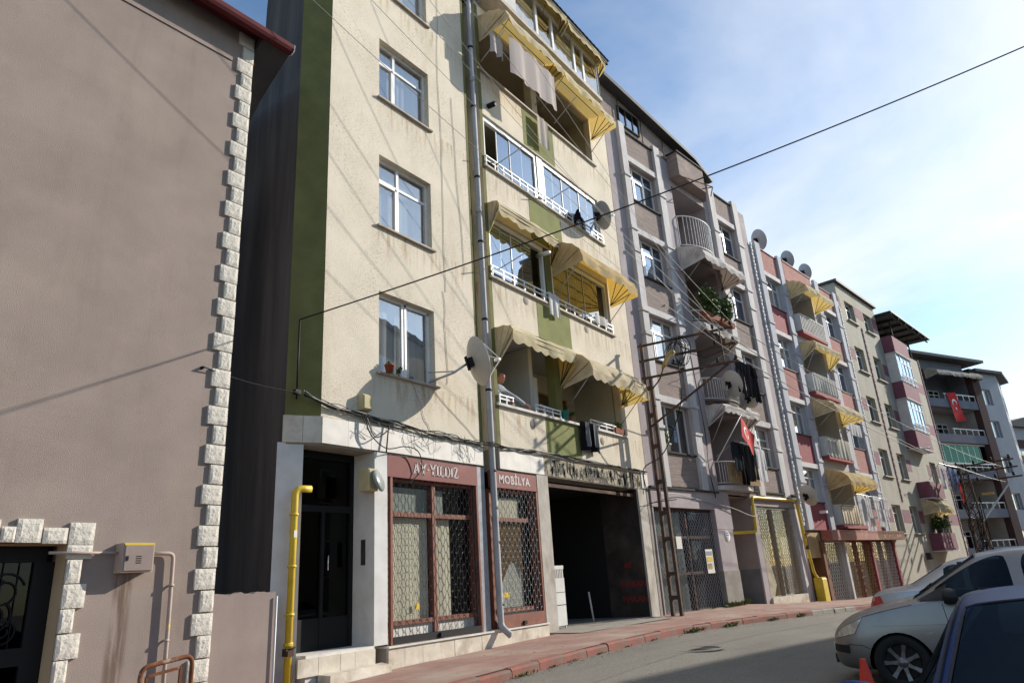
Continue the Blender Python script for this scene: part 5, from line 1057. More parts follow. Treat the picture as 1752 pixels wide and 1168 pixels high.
for k, (x, wd, h, kind, mm) in enumerate([(4.15, .55, .95, 'shirt', 'laundry_dark'), (4.55, .5, 1.35, 'trousers', 'laundry_black'), (4.95, .52, 1.2, 'shirt', 'laundry_black'), (5.4, .42, 1.1, 'trousers', 'laundry_dark'), (5.9, .6, 1.1, 'shirt', 'laundry_white')]):
    garment(F2, x, -.75, 5.05-.02*k, wd, h, ['dark green shirt on the line below the red flag', 'long black trousers on the line below the red flag', 'black shirt on the line below the red flag', 'dark trousers on the line beside the white shirt', 'white shirt hanging last on the line below the red flag'][k], mm, kind, 60+k, WG if k < 4 else None)
for (z, y, xa, xb, lb) in ((8.05, -.95, 4.3, 7.3, 'clothes line with the upper row of dark washing'), (5.08, -.75, 4.4, 7.05, 'clothes line below the red flag')):
    obj('clothes_line', MB().tube([F2.w(xa, y, z), F2.w(xb, y, z-.05)], .006, 5).tube([F2.w(xa, 0, z-.4), F2.w(xa, y, z)], .012, 5).tube([F2.w(xb, 0, z-.45), F2.w(xb, y, z-.05)], .012, 5), 'grey_alu', None, None, None, lb, 'clothes line')
# flag with crescent and star
def flag(F, org, ux, uz, L, Hh, label, sag=.05, pole=None):
    T = thing('flag', label, 'flag', F.w(*org), F.a); ux = Vector(ux); uz = Vector(uz); nn = ux.cross(uz).normalized()
    f = lambda u, v, o=0: ux*(u*L)+uz*(v*Hh)+nn*(sag*math.sin(u*5+v*2)*u+o)
    obj('cloth', MB().grid(lambda u, v: f(u, v), 16, 10), 'flag_red', T)
    e = MB()
    for o in (.006, -.006):
        cx, cz, ro_, ri, cx2 = .36, .5, .25, .20, .405; N = 22; pv = None
        for k in range(N+1):
            a = R(35)+R(290)*k/N; O = (cx+ro_*math.cos(a)*Hh/L, cz+ro_*math.sin(a)); I = (cx2+ri*math.cos(a)*Hh/L, cz+ri*math.sin(a))
            if pv: e.add([f(*pv[0], o), f(*O, o), f(*I, o), f(*pv[1], o)], [(0, 1, 2, 3)])
            pv = (O, I)
        sp_ = []
        for k in range(10):
            a = R(180)+R(36)*k; q = .125 if k % 2 == 0 else .05; sp_.append((.56+q*math.cos(a)*Hh/L, .5+q*math.sin(a)))
        c0 = f(.56, .5, o); e.add([c0]+[f(*q, o) for q in sp_], [(0, 1+k, 1+(k+1) % 10) for k in range(10)])
    obj('crescent_and_star', e, 'flag_white', T)
    if pole: obj('pole', MB().tube([Vector(pole[0]), Vector(pole[1])], .014, 8), 'white_metal', T)
    return T
flag(F2, (4.45, -1.0, 5.20), (.80, 0, -.60), (.30, .05, .95), .95, .75, 'red flag with white crescent and star on a slanting pole', .06, ((-.55, .75, -.75), (.28, .02, .78)))
# ---------------------------------------------------------------- pink house
B3 = thing('pink_apartment_house', 'grey and pink panelled apartment house with rusty shop fascia', 'building', F2.o, F2.a)
F3Z = [(3.47, 4.85), (6.27, 7.62), (9.12, 10.60), (11.98, 13.38)]; BF3 = [2.55, 5.48, 8.38, 11.28]
holes = [(11.42, 13.18, a, b, .2) for a, b in F3Z]+[(18.40, 20.12, a, b, .2) for a, b in F3Z]+[(14.25, 17.1, z, z+2.4, .02) for z in BF3]
w = MB(); w.holed(10.5, 21.42, 2.33, 14.62, holes, .0, .2); w.quad((10.5, 0, 14.62), (21.42, 0, 14.62), (21.42, 9, 14.62), (10.5, 9, 14.62)); w.quad((21.42, 0, -1), (21.42, 9, -1), (21.42, 9, 14.62), (21.42, 0, 14.62)); obj('wall', w, 'b3_wall', B3)
obj('core', MB().box(10.55, 14.1, .6, 9, -1, 14.5).box(17.2, 21.35, .6, 9, -1, 14.5).box(14.1, 17.2, 1.4, 9, 2.0, 14.5), 'interior', B3)
for xa, xb in ((10.86, 11.36), (13.24, 13.68), (17.66, 18.18), (20.26, 20.72)): pilaster(B3, xa, xb, 2.35, 14.85, 'b3_wall', [12.9, 11.0, 10.0, 8.1, 7.1, 5.2, 4.2])
seq = [14.72]+[z for ab in reversed(F3Z) for z in (ab[1], ab[0])]+[2.35]
for xa, xb in ((11.36, 13.24), (18.18, 20.26)):
    for k in range(0, len(seq), 2):
        zt, zb = seq[k], seq[k+1]; zb2 = zb+(.2 if k < len(seq)-2 else .0)
        obj('panel', MB().box(xa+.003, xb-.003, -.03, -.001, zb2+.004, zt-.05), 'b3_panel' if (k == 0 or xa > 15) else ('b3_red' if k in (2, 6, 8) else 'b3_panel'), B3)
        if k < len(seq)-2: obj('lintel', MB().box(xa+.002, xb-.002, -.10, -.002, zb+.002, zb2), 'b2_pilaster', B3)
        obj('sill', MB().box(xa+.001, xb-.001, -.07, .15, zt-.045, zt-.002), 'maroon_metal', B3)
obj('panel', MB().box(13.95, 17.35, -.06, -.001, 13.85, 14.80), 'b3_panel', B3); obj('parapet_cap', MB().box(13.92, 17.38, -.09, .2, 14.802, 14.86), 'maroon_metal', B3)
for i, (a, b) in enumerate(F3Z):
    window(B3, 11.42, .14, a, 1.76, b-a, (.33, .34, .33), .72, 'curtain', 'glass_window', cn=6, seed=i+20); window(B3, 18.40, .14, a, 1.72, b-a, (.5, .5), .72, 'curtain', 'glass_sky', cn=5, seed=i+30)
for i, z in enumerate(BF3):
    rec_balcony(B3, 14.25, 17.1, z, z+2.4, 'b3_wall', 1.2); obj('balcony_slab', MB().box(14.15, 17.2, -.32, .02, z-.14, z), 'b3_red', B3)
    m_ = rail_bars(2.95, .86, 15, .05); RL = obj('railing', m_, 'white_paint', B3, (14.2, -.28, z))
    obj('side_rail', MB().box(0, .04, -.02, .28, .03, .86), 'white_paint', RL)
obj('rail_cover', wave_sheet(2.85, .80, 9, .03, 0, 3), 'tarp_white', B3, (14.25, -.33, BF3[2]+.88)); obj('rail_cover', wave_sheet(2.85, .86, 7, .03, 0, 4), 'tarp_white', B3, (14.25, -.33, BF3[1]+.84)); obj('rail_cover', wave_sheet(2.85, .72, 9, .03, 0, 5), 'curtain_beige', B3, (14.25, -.33, BF3[0]+.78))
rope(B3, 10.62, -.02, 2.5, 14.6, 'white_paint', .13); rope(B3, 21.22, -.02, 1.9, 14.2, 'white_paint', .13)
AG3 = 'awnings of the pink house'
awning(F2, 13.9, 17.15, 13.75, 1.0, 1.05, 'open cream awning high up below the satellite dishes of the pink house', 'awning_yellow', group=AG3, val=.16)
awning(F2, 14.2, 17.4, 10.78, .75, .95, 'half folded yellow awning of the pink house, above the white covered rail', 'awning_yellow', folded=1, group=AG3, arms=True, val=.14)
awning(F2, 13.95, 17.5, 8.02, 1.1, .95, 'open beige awning in the middle of the pink house', 'awning_cream', group=AG3, val=.16)
awning(F2, 13.9, 17.35, 4.92, 1.05, 1.05, 'open beige awning above the white washing of the pink house', 'awning_tan', group=AG3, val=.16)
for k, (x, d, z, lb) in enumerate([(12.2, 1.0, 15.45, 'tallest grey satellite dish on the roof edge of the pink house'), (15.4, .9, 15.42, 'grey satellite dish in the middle of three on the pink house roof edge'), (17.6, .88, 15.38, 'grey satellite dish farthest along the roof edge of the pink house')]):
    dish(F2, x, .25, z, d, (.75, -.58, .3), lb, 'dish_grey', wall=(x, .3, 14.62), group='rooftop dishes of the pink house')
WW = 'white washing on the pink house'
for k in range(6): garment(F2, 14.0+k*.53+[0, .08, -.1, .06, -.05, .1][k], -1.15-[0, .12, -.06, .1, .02, .15][k], 3.70-[0, .05, .12, 0, .09, .03][k], [.75, .5, .85, .6, .8, .55][k], [1.25, .9, 1.35, 1.05, 1.2, .85][k], 'white garment on the lowest line of the pink house, %s from the taupe house' % ['first', 'second', 'third', 'fourth', 'fifth', 'last'][k], 'laundry_white', ['shirt', 'towel', 'trousers', 'shirt', 'towel', 'shirt'][k], 80+k, WW)
for k in range(2): garment(F2, 15.6+k*.75, -.95, 6.98, .7, .55, ['white cloth under the middle awning of the pink house', 'crumpled white cloth at the end of the middle line of the pink house'][k], 'laundry_white', 'towel', 90+k, WW)
obj('clothes_line', MB().tube([F2.w(13.9, -1.15, 3.72), F2.w(17.4, -1.15, 3.64)], .008, 5).tube([F2.w(14.3, -.3, 3.3), F2.w(13.9, -1.15, 3.72)], .014, 5).tube([F2.w(17.2, -.2, 3.2), F2.w(17.4, -1.15, 3.64)], .014, 5), 'grey_alu', None, None, None, 'clothes line with white washing on the pink house', 'clothes line')
# ground floor of the pink house
for xa, xb, mm in ((12.3, 14.6, 'b3_fascia'), (14.61, 17.95, 'b3_fascia'), (17.96, 22.0, 'rust')): obj('fascia_board', MB().box(xa, xb, -.42, .02, 1.93, 2.33), mm, B3)
obj('entrance_wall', MB().quad((10.7, .9, -.6), (12.2, .9, -.6), (12.2, .9, 2.3), (10.7, .9, 2.3)).box(12.0, 12.34, -.05, .9, -.6, 1.92).quad((10.55, 0, 2.33), (12.4, 0, 2.33), (12.4, .9, 2.33), (10.55, .9, 2.33)), 'brick_door', B3); obj('entrance_lintel', MB().box(10.55, 12.28, .05, .3, 1.3, 2.30), 'tan_timber', B3)
for k, (xa, xb) in enumerate(((12.4, 14.5), (14.7, 17.9), (18.1, 21.2))):
    closed_shop(B3, xa, xb, -.42, 1.92, ((xa+xb)/2,) if k else (), [(None,), ('curtain_brown', 'curtain_brown'), ('curtain_brown', None)][k], 'wire_white' if k != 1 else 'tan_timber', 'b3_red' if k else 'white_paint', .22, (), .011)
obj('shop_post', MB().box(14.5, 14.7, -.04, .3, -.6, 1.92), 'b2_pilaster', B3); obj('shop_post', MB().box(17.9, 18.1, -.04, .3, -.6, 1.92), 'b3_red', B3); obj('corner_post', MB().box(21.2, 21.4, -.06, .3, -.6, 1.92), 'b3_red', B3)
obj('shop_step', MB().box(12.3, 21.4, -.15, .1, -.8, -.43), 'concrete', B3)
for X, z in ((12.5, 3.05), (18.9, 2.95)): obj('spotlight', MB().box(X, X+.2, -.3, -.03, z-.05, z+.06), 'white_metal', B3)
# ---------------------------------------------------------------- grey house with purple bands
B4 = thing('grey_purple_apartment_house', 'grey apartment house with purple bands and bays under a tin canopy', 'building', F2.o, F2.a)
R4 = [(2.28, 3.70), (5.16, 6.60), (8.05, 9.46), (10.86, 12.28), (13.80, 14.98)]
c4 = [(22.45, 23.95), (25.55, 27.0), (32.2, 33.6)]
holes = [(a, b, z0, z1, .28) for k, (z0, z1) in enumerate(R4) for (a, b) in c4 if not (k == 4 and a > 30)]
lo = [h for h in holes if h[0] < 28]; hi_ = [h for h in holes if h[0] > 28]
w = MB(); w.holed(21.42, 28.0, -1, 15.80, lo, 0, .28); w.holed(28.0, 36.1, -1, 13.80, hi_, 0, .28); w.quad((36.1, 0, -1), (36.1, 9, -1), (36.1, 9, 13.8), (36.1, 0, 13.8)); w.quad((28, 0, 13.8), (28, 6, 13.8), (28, 6, 15.8), (28, 0, 15.8)); w.quad((28, 0, 13.8), (36.1, 0, 13.8), (36.1, 9, 13.8), (28, 9, 13.8)); w.quad((21.42, 0, 14), (21.42, 0, 15.8), (21.42, 9, 15.8), (21.42, 9, 14)); w.quad((21.42, 0, 15.8), (28, 0, 15.8), (28, 9, 15.8), (21.42, 9, 15.8)); obj('wall', w, 'b4_wall', B4)
obj('core', MB().box(21.5, 27.9, .7, 9, -1, 15.7).box(28.1, 36, .7, 9, -1, 13.7), 'interior', B4)
for k, (z0, z1) in enumerate(R4):
    for (a, b) in c4:
        if k == 4 and a > 30: continue
        window(B4, a, .20, z0, b-a, z1-z0, (.5, .5), .72, 'curtain', 'glass_sky' if k > 1 else 'glass_window', cn=4, seed=k, fw=.06); obj('sill', MB().box(a-.1, b+.1, -.12, .2, z0-.06, z0-.005), 'sill_stone', B4)
    for a, b in ([(21.55, 22.35), (27.1, 28.0), (31.4, 32.1), (33.7, 36.05)] if k < 4 else [(21.43, 21.75), (24.05, 25.45), (27.1, 27.98)]):
        obj('purple_band', MB().box(a, b, -.006, -.0005, z0+.52, z0+1.2), 'b4_purple', B4)
obj('purple_band', MB().box(24.1, 25.45, -.006, -.0005, 2.8, 3.48), 'b4_purple', B4)
rope(B4, 24.6, 0, 3.9, 13.6, 'b4_rope', .16); rope(B4, 36.05, 0, -.5, 13.8, 'b4_rope', .16)
obj('roof_edge', MB().box(21.3, 28.1, -.18, 1, 15.802, 15.95), 'roof_dark', B4)
for z0, z1 in ((12.88, 13.90), (10.02, 11.05), (7.05, 8.10), (4.2, 5.10), (1.33, 2.26)):
    obj('bay_parapet', MB().box(28.15, 31.3, -.62, .0, z0, z1), 'b4_purple', B4); obj('bay_slab', MB().box(28.1, 31.35, -.66, 0, z0-.06, z0-.001), 'b2_pilaster', B4)
for z0, z1 in ((11.05, 12.82), (8.10, 9.96)):
    window(B4, 28.2, -.58, z0, 3.05, z1-z0, (.28, .24, .24, .24), .74, 'curtain', 'glass_sky', cn=6, fw=.05, part='bay_window'); obj('bay_return', MB().quad((28.16, -.55, z0), (28.16, 0, z0), (28.16, 0, z1), (28.16, -.55, z1)), 'white_paint', B4); obj('bay_rail', rail_bars(3.0, .42, 12, .03), 'white_metal', B4, (28.25, -.68, z0))
for z0, z1 in ((5.1, 7.0), (2.26, 4.14), (-.8, 1.27)): obj('bay_back', MB().quad((28.2, .012, z0), (31.25, .012, z0), (31.25, .012, z1), (28.2, .012, z1)), 'tan_timber' if z0 > 4 or z0 < 0 else 'interior', B4)
TC = obj('tin_canopy', MB().box(28.0, 36.9, -.95, 6, 15.35, 15.41), 'roof_tin', B4)
for k in range(6): obj('canopy_beam', MB().box(28.1+k*1.5, 28.2+k*1.5, -.92, 6, 15.22, 15.35), 'dark_metal', TC)
for k in range(4): obj('canopy_purlin', MB().box(28.05, 36.8, -.8+k*1.2, -.72+k*1.2, 15.16, 15.22), 'dark_metal', TC)
for X, y in ((29.4, -.4), (34.6, -.02), (36.0, 3.0), (29.4, 3)): obj('canopy_post', MB().bar((X, y, 13.8), (X, y, 15.2), .07), 'dark_metal', TC)
awning(F2, 28.1, 31.4, 4.18, .85, 1.0, 'small yellow awning over the planted bay of the grey house', 'awning_yellow', val=.2, arms=True)
plant(F2.w(29.6, -.45, 2.26), 'straggly green pot plants on the lowest bay of the grey house', 420, .6, .75, .2, None, 'leaf', seed=71, potbox=(1.8, .3, .25, 'dark_metal', F2.a))
for k, (x, mm) in enumerate(((29.0, 'laundry_white'), (29.6, 'laundry_white'), (30.2, 'laundry_blue'), (30.8, 'laundry_blue'), (30.4, 'laundry_red'))):
    garment(F2, x, -1.15-.12*k, 6.0-(1.0 if k == 4 else .05*k), .62, 1.35 if k < 4 else 1.1, ['white shirt nearest the street on the grey house bay', 'white towel on the grey house bay', 'blue shirt on the grey house bay', 'blue trousers at the end of the grey house line', 'red cloth hanging under the blue washing of the grey house'][k], mm, ['shirt', 'towel', 'shirt', 'trousers', 'towel'][k], 95+k, 'washing on the grey house')
obj('clothes_line', MB().tube([F2.w(28.6, -1.3, 6.05), F2.w(31.6, -1.6, 5.95)], .01, 5).tube([F2.w(28.6, -.6, 5.2), F2.w(28.6, -1.3, 6.05)], .016, 5).tube([F2.w(31.6, -.1, 5.4), F2.w(31.6, -1.6, 5.95)], .016, 5), 'grey_alu', None, None, None, 'clothes line with blue and white washing on the grey house', 'clothes line')
obj('bay_lamp', MB().tube([F2.w(28.3, -.6, 6.95), F2.w(28.5, -1.1, 6.98)], .05, 8), 'white_metal', None, None, None, 'white roller tube over the open bay of the grey house', 'roller tube')
obj('sign_stub', MB().cbox(26.6, 27.0, -.25, -.0, .9, 1.25, .02), 'dark_metal', None, F2.o, (0, 0, F2.a), 'dark little lamp box low on the grey house wall', 'lamp')
# ---------------------------------------------------------------- dark house where the street bends, and its light wing
B5 = thing('slate_apartment_house', 'slate blue apartment house with deep balconies and brown brick strip', 'building', F5.o, F5.a)
BT = [12.5, 9.72, 7.0, 4.12, 1.4]
holes = [(-9, .95, z-.02, z+2.1 if k else 15.0, .02) for k, z in enumerate(BT)]
w = MB(); w.holed(-9, .95, -2, 15.75, holes, 0, .02); w.quad((-9, 0, 15.75), (2, 0, 15.75), (2, 12, 15.75), (-9, 12, 15.75)); obj('wall', w, 'b5_wall', B5)
for k, z in enumerate(BT):
    zt = z+2.1 if k else 15.0; zf = z-.65
    m_ = MB(); m_.quad((-9, 1.5, zf), (.95, 1.5, zf), (.95, 1.5, zt), (-9, 1.5, zt)); m_.quad((.95, 0, zf), (.95, 0, zt), (.95, 1.5, zt), (.95, 1.5, zf)); m_.quad((-9, 0, zt), (-9, 1.5, zt), (.95, 1.5, zt), (.95, 0, zt)); obj('balcony_recess', m_, 'b5_back' if k else 'b5_wall', B5)
    obj('parapet', MB().box(-9, 1.1, -.45, .0, zf, z), 'b5_wall', B5)
    window(B5, -2.8, 1.40, z-.2, 2.1, 1.45, (.33, .34, .33), .75, 'curtain', 'glass_dark', cn=5, part='balcony_window'); window(B5, -6.0, 1.40, zf+.1, .9, 2.3, (1.0,), .75, 'curtain', 'glass_dark', cn=3, part='balcony_door')
    if k != 2: obj('rail', MB().box(-3.2, 1.05, -.40, -.34, z+.42, z+.49), 'white_metal', B5)
    for q in range(6): obj('rail_post', MB().box(-3.1+q*.8, -3.05+q*.8, -.39, -.35, z, z+.42), 'white_metal', B5)
obj('green_glazing', MB().box(-9, .9, -.05, -.03, 7.5, 9.05), 'glass_green', B5); obj('glazing_head', MB().box(-9, .95, -.12, .02, 8.95, 9.1), 'white_metal', B5)
for q in range(12): obj('glazing_bar', MB().box(-8.6+q*.8, -8.55+q*.8, -.06, -.02, 7.4, 9.0), 'grey_alu', B5)
obj('glazing_rail', MB().box(-9, 1.0, -.5, -.44, 7.42, 7.52).box(-9, 1.0, -.49, -.45, 7.2, 7.25), 'white_metal', B5)
obj('brick_strip', MB().box(.97, 2.0, -.5, 2, -2, 15.3), 'b5_brick', B5)
wn_ = [(12.42, 13.75), (9.72, 11.1), (6.9, 8.2), (4.0, 5.3), (1.2, 2.5)]
w = MB(); w.holed(2.01, 5.2, -2, 15.1, [(2.15, 3.7, a, b, .25) for a, b in wn_], -.25, .25); obj('wing_wall', w, 'b5_light', B5)
for a, b in wn_: window(B5, 2.15, -.05, a, 1.55, b-a, (.34, .33, .33), None, 'curtain', 'glass_window', cn=5, part='wing_window')
c_, s_ = math.cos(R(24)), math.sin(R(24)); w = MB(); X1, Y1 = 5.2+4*c_, -.25+4*s_
w.quad((5.2, -.25, -2), (X1, Y1, -2), (X1, Y1, 15.0), (5.2, -.25, 15.0)); w.quad((X1, Y1, -2), (X1+2, Y1+8, -2), (X1+2, Y1+8, 15), (X1, Y1, 15)); obj('wing_end', w, 'b5_light', B5)
for k, (a, b) in enumerate(((12.0, 13.6), (9.3, 11.2), (6.4, 8.2), (3.6, 5.4))):
    W_ = window(B5, 5.2+.6*c_, -.25+.6*s_-.03, a, 2.4, b-a, (.34, .33, .33), None, 'curtain' if k else None, 'glass_window', cn=5, part='wing_window'); W_.rotation_euler = (0, 0, R(24))
obj('roof', MB().prism([(-9.5, -1.0), (2.5, -1.0), (2.4, 12), (-9.5, 12)], 15.76, 15.98, 'z'), 'roof_dark', B5); obj('roof', MB().prism([(1.6, -.7), (5.35, -.75), (X1+.7, Y1-.4), (X1+2.6, Y1+8), (1.6, 9)], 15.12, 15.34, 'z'), 'roof_dark', B5)
obj('core', MB().box(-9, .9, 1.6, 11, -2, 15.6).box(2.1, 5.1, .6, 9, -2, 15), 'interior', B5)
awning(F5, -4.4, 1.6, 15.0, 1.1, .95, 'long grey-beige awning on the top balcony of the slate house', 'awning_far', val=.15, arms=False)
flag(F5, (-3.1, -.52, 12.95), (.20, 0, -.98), (.98, 0, .12), 2.3, 1.25, 'large red flag with crescent and star draped on the slate house', .04)
B6 = thing('far_grey_house', 'pale grey house glimpsed past the slate house wing', 'building', F5.w(9.6, 2.5, 0), F5.a)
obj('wall', MB().box(0, 9, 0, 8, -2, 11.5), 'b5_light', B6); obj('roof', MB().prism([(-.3, 11.5), (9.3, 11.5), (9.3, 11.75), (4, 12.6), (-.3, 11.75)], -.5, 8.3, 'y'), 'roof_dark', B6); obj('stripe', MB().box(-.01, 9.01, -.01, 0, 9.6, 10.4), 'b5_brick', B6)
for k in range(3): window(B6, .8, -.06, 2+k*3, 1.8, 1.4, (.5, .5), None, 'curtain', 'glass_window', cn=3)
awning(F5, 9.0, 11.5, 9.0, 1.0, 1.3, 'cream awning at the very edge of the picture beside the slate house', 'awning_cream', val=.2, arms=False, y0=2.0)
# ---------------------------------------------------------------- pole, wires, lamp
PB = Vector((18.36, 8.28, -.06)); PH = 7.70
U = thing('utility_pole', 'rusty twin-leg iron utility pole with three cross arms in front of the taupe house', 'utility pole', PB, 0)
def legx(z, s): return .03+.008*z, s*(.125-.006*z)
for s in (1, -1):
    zt = PH if s > 0 else 6.6; m_ = MB()
    for k in range(10):
        z0, z1 = zt*k/10, zt*(k+1)/10; x0, y0 = legx(z0, s); x1, y1 = legx(z1, s)
        m_.bar((x0, y0, z0), (x1, y1, z1), .10, .085)
    obj('leg', m_, 'rust_iron', U)
for z in (.55, 1.15, 2.05, 2.75, 3.6, 4.6, 5.5, 6.3):
    x0, y0 = legx(z, 1); obj('tie_plate', MB().box(x0-.06, x0+.06, -y0-.03, y0+.03, z-.05, z+.05), 'rust_iron', U)
obj('bolt_bar', MB().tube([(-.05, -.45, 3.05), (.05, .45, 3.05)], .012, 5), 'rust_iron', U)
for k, z in enumerate((7.62, 7.15, 6.62)):
    A = obj('cross_arm', MB().bar((.06, .2, z), (.50, -2.58, z+.02), .055, .06), 'rust_iron', U)
    for t in (.80, .98): obj('insulator', shared(('insulator',), lambda: MB().lathe([(.001, 0), (.012, 0), (.012, .05), (.045, .06), (.04, .1), (.03, .12), (.042, .13), (.03, .18), (.001, .19)], 12)), 'black_rubber', A, (.06+.44*t, .2-2.78*t, z+.03))
obj('arm_hanger', MB().bar((.44, -2.2, 6.55), (.44, -2.2, 7.72), .035), 'rust_iron', U); obj('arm_brace', MB().bar((.05, .1, 5.15), (.46, -2.3, 6.6), .05), 'rust_iron', U)
LP = thing('street_lamp', 'yellowed street lamp head on a bent tube fixed to the utility pole', 'street lamp', PB, 0)
obj('lamp_arm', MB().tube(pipe_pts([(.06, -.1, 6.25), (.12, -.35, 6.5), (.16, -.50, 6.85)], .1), .022, 8), 'rust_iron', LP)
lh = MB(); lm_ = Matrix.Translation((.15, -.46, 6.82)) @ Matrix.Rotation(R(-14), 4, 'Z') @ Matrix.Rotation(R(48), 4, 'X')
for k in range(1):
    lh.lathe([(.001, 0), (.05, .0), (.075, .10), (.125, .30), (.135, .48), (.10, .60), (.001, .64)], 16, lm_ @ Matrix.Rotation(0, 4, 'Z') @ Matrix.Diagonal((1, .62, 1, 1)))
obj('lamp_head', lh, 'lamp_yellow', LP); obj('lamp_glass', MB().lathe([(.001, .0), (.07, .08), (.11, .25), (.09, .42), (.001, .46)], 14, lm_ @ Matrix.Translation((0, -.045, .1)) @ Matrix.Diagonal((1, .6, 1, 1))), 'lamp_glass', LP)
rr = random.Random(17); co = MB()
for k in range(9):
    cx, cy, cz = .22+.03*rr.uniform(-1, 1), -1.0+.16*rr.uniform(-1, 1), 7.18+.08*rr.uniform(-1, 1); a, b = rr.uniform(.16, .32), rr.uniform(.28, .44)
    co.tube([(cx+.04*math.sin(3*t), cy+a*math.cos(t), cz+.02+b*math.sin(t)) for t in [i/24*6.283 for i in range(25)]], .011, 5)
co.tube([(.3, -1.15, 7.2), (.35, -1.7, 6.9), (.42, -2.2, 7.0), (.46, -2.5, 7.15)], .012, 5)
obj('cable_coil', co, 'wire_black', None, PB, None, 'coil of slack black cable hung on the pole cross arms', 'cable coil')
P0 = lambda x, y, z: tuple(PB+Vector((x, y, z)))
def poly_wire(pts, r, m, lb, name='cable', group=None, k=5): return obj(name, MB().tube(smooth(pts, k), r, 5), m, None, None, None, lb, 'cable', group)
def smooth(pts, k=5):
    pts = [Vector(p) for p in pts]; out = []
    for i in range(len(pts)-1):
        a, b, c, d = pts[max(i-1, 0)], pts[i], pts[i+1], pts[min(i+2, len(pts)-1)]
        for j in range(k):
            t = j/k; out.append(.5*((2*b)+(c-a)*t+(2*a-5*b+4*c-d)*t*t+(3*b-a-3*c+d)*t**3))
    return out+[pts[-1]]
poly_wire([P0(.2, -.95, 7.0), P0(.2, -.9, 5.9), P0(.15, -.5, 4.9), P0(.08, -.1, 4.3), (18.35, 8.72, 3.95), (18.40, 8.73, 3.3)], .016, 'wire_black', 'thick black cable looping from the pole down to the cream house corner')
poly_wire([P0(.3, -1.3, 7.0), F2.w(3.5, -.2, 5.4), F2.w(3.55, -.12, 4.2), F2.w(3.75, -.1, 3.3)], .016, 'wire_black', 'black cable dropping from the pole arms down the taupe house pilaster')
poly_wire([P0(.2, .15, 3.3), F2.w(1.5, -.12, 3.3), F2.w(3.4, -.1, 3.1), F2.w(4.6, -.15, 3.0), F2.w(6.2, -.2, 2.75), F2.w(6.9, -.2, 3.2)], .012, 'wire_grey', 'slack grey cable across the shop fronts of the taupe house')
for k, (p, e) in enumerate((((5.3, 5.7, 8.95), (18.86, 5.72, 7.12)), ((6.03, 5.7, 9.5), (18.86, 5.72, 7.24)), ((6.5, 5.7, 9.85), (18.8, 6.2, 7.32)), ((7.4, 5.7, 10.5), (18.86, 5.72, 7.72)), ((8.3, 5.7, 11.3), (18.8, 6.2, 7.80)), ((4.4, 5.7, 8.2), (18.86, 5.72, 6.72)))):
    e = Vector(e); p = Vector(p); p = Vector((p.x*1.3, p.y*1.3, 1.155+(p.z-1.155)*1.3)); wire(e, e+(p-e)*1.12, .42, .0056, 30, 'wire_grey', ['lowest but one bare wire', 'third lowest bare wire', 'fourth lowest bare wire', 'second highest bare wire', 'highest bare wire', 'lowest bare wire'][k]+' running from the pole arms over the cream house', 'bare_wire', 'bare wires over the street', 'wire')
FP = Vector((50.2, 3.05, -.75))
for k, z in enumerate((7.74, 7.26, 6.76)): wire((18.86, 5.72, z-.06), FP+Vector((.2, -1.0-.9*(k != 1), 6.55-.45*k)), .5, .012, 30, 'wire_grey', ['upper', 'middle', 'lower'][k]+' bare wire running from the pole arms to the far lattice pole', 'bare_wire', 'bare wires to the far pole', 'wire')
wire((6.60, 8.88, 5.37), Vector((6.60, 8.88, 5.37)).lerp(Vector((13.25, -1.78, 9.62)), 1.5), .42, .0125, 40, 'wire_black', 'thick black cable crossing the sky from the olive corner', 'power_cable')
IP = thing('iron_stay', 'thin iron stay on the olive corner that holds the long black cable', 'bracket', (6.62, 8.9, 4.05), 0); obj('rod', MB().tube([(0, 0, 0), (.0, .0, 1.32)], .016, 6), 'black_metal', IP); obj('clamp', MB().box(-.05, .05, -.04, .04, .08, .15), 'black_metal', IP)
# messy bundle along the marble band
CBn = thing('cable_bundle', 'messy bundle of black cables sagging along the top of the marble band', 'cables', FG.o, 0); rr = random.Random(23)
for k in range(11):
    pts = []; x = 6.64; ph = rr.uniform(0, 6)
    while x < 18.6:
        base = interp(x, [(6.64, 4.12), (7.1, 4.0), (7.9, 3.93), (8.4, 3.90), (9.5, 3.86), (11.1, 3.81), (11.5, 3.82), (13, 3.87), (18.6, 3.87)]); sp = .05 if x < 11.3 else .014
        pts.append((x, -.07+rr.uniform(-.03, .03)-(.06 if 11.1 < x < 11.6 else 0), base+rr.uniform(-sp, sp)+.02*math.sin(x*2+ph))); x += rr.uniform(.22, .5)
    obj('strand', MB().tube(smooth(pts, 3), rr.choice((.006, .008, .011)), 5), 'wire_black' if k % 6 else 'wire_grey', CBn)
for k in range(16):
    x = rr.uniform(7.8, 10.9); a = rr.uniform(.12, .5); obj('loose_end', MB().tube(smooth([(x, -.08, 3.9), (x+rr.uniform(-.1, .1), -.10, 3.9-a*.5), (x+rr.uniform(-.2, .2), -.07, 3.9-a), (x+rr.uniform(-.25, .25), -.07, 3.95-a*.8)], 4), .004, 4), rr.choice(('wire_black', 'wire_grey')), CBn)
obj('drop_loop', MB().tube(smooth([(7.85, -.1, 3.95), (7.95, -.14, 3.62), (8.3, -.15, 3.42), (8.75, -.15, 3.5), (9.1, -.13, 3.45), (9.2, -.1, 3.15), (8.95, -.06, 2.9)], 6), .010, 5), 'wire_black', CBn); obj('drop_loop', MB().tube(smooth([(7.9, -.1, 3.9), (8.05, -.15, 3.58), (8.45, -.1, 3.8)], 6), .012, 5), 'wire_black', CBn)
obj('stay_bar', MB().tube([(8.42, -.08, 3.85), (8.34, -.10, 3.35)], .013, 6), 'black_metal', CBn)
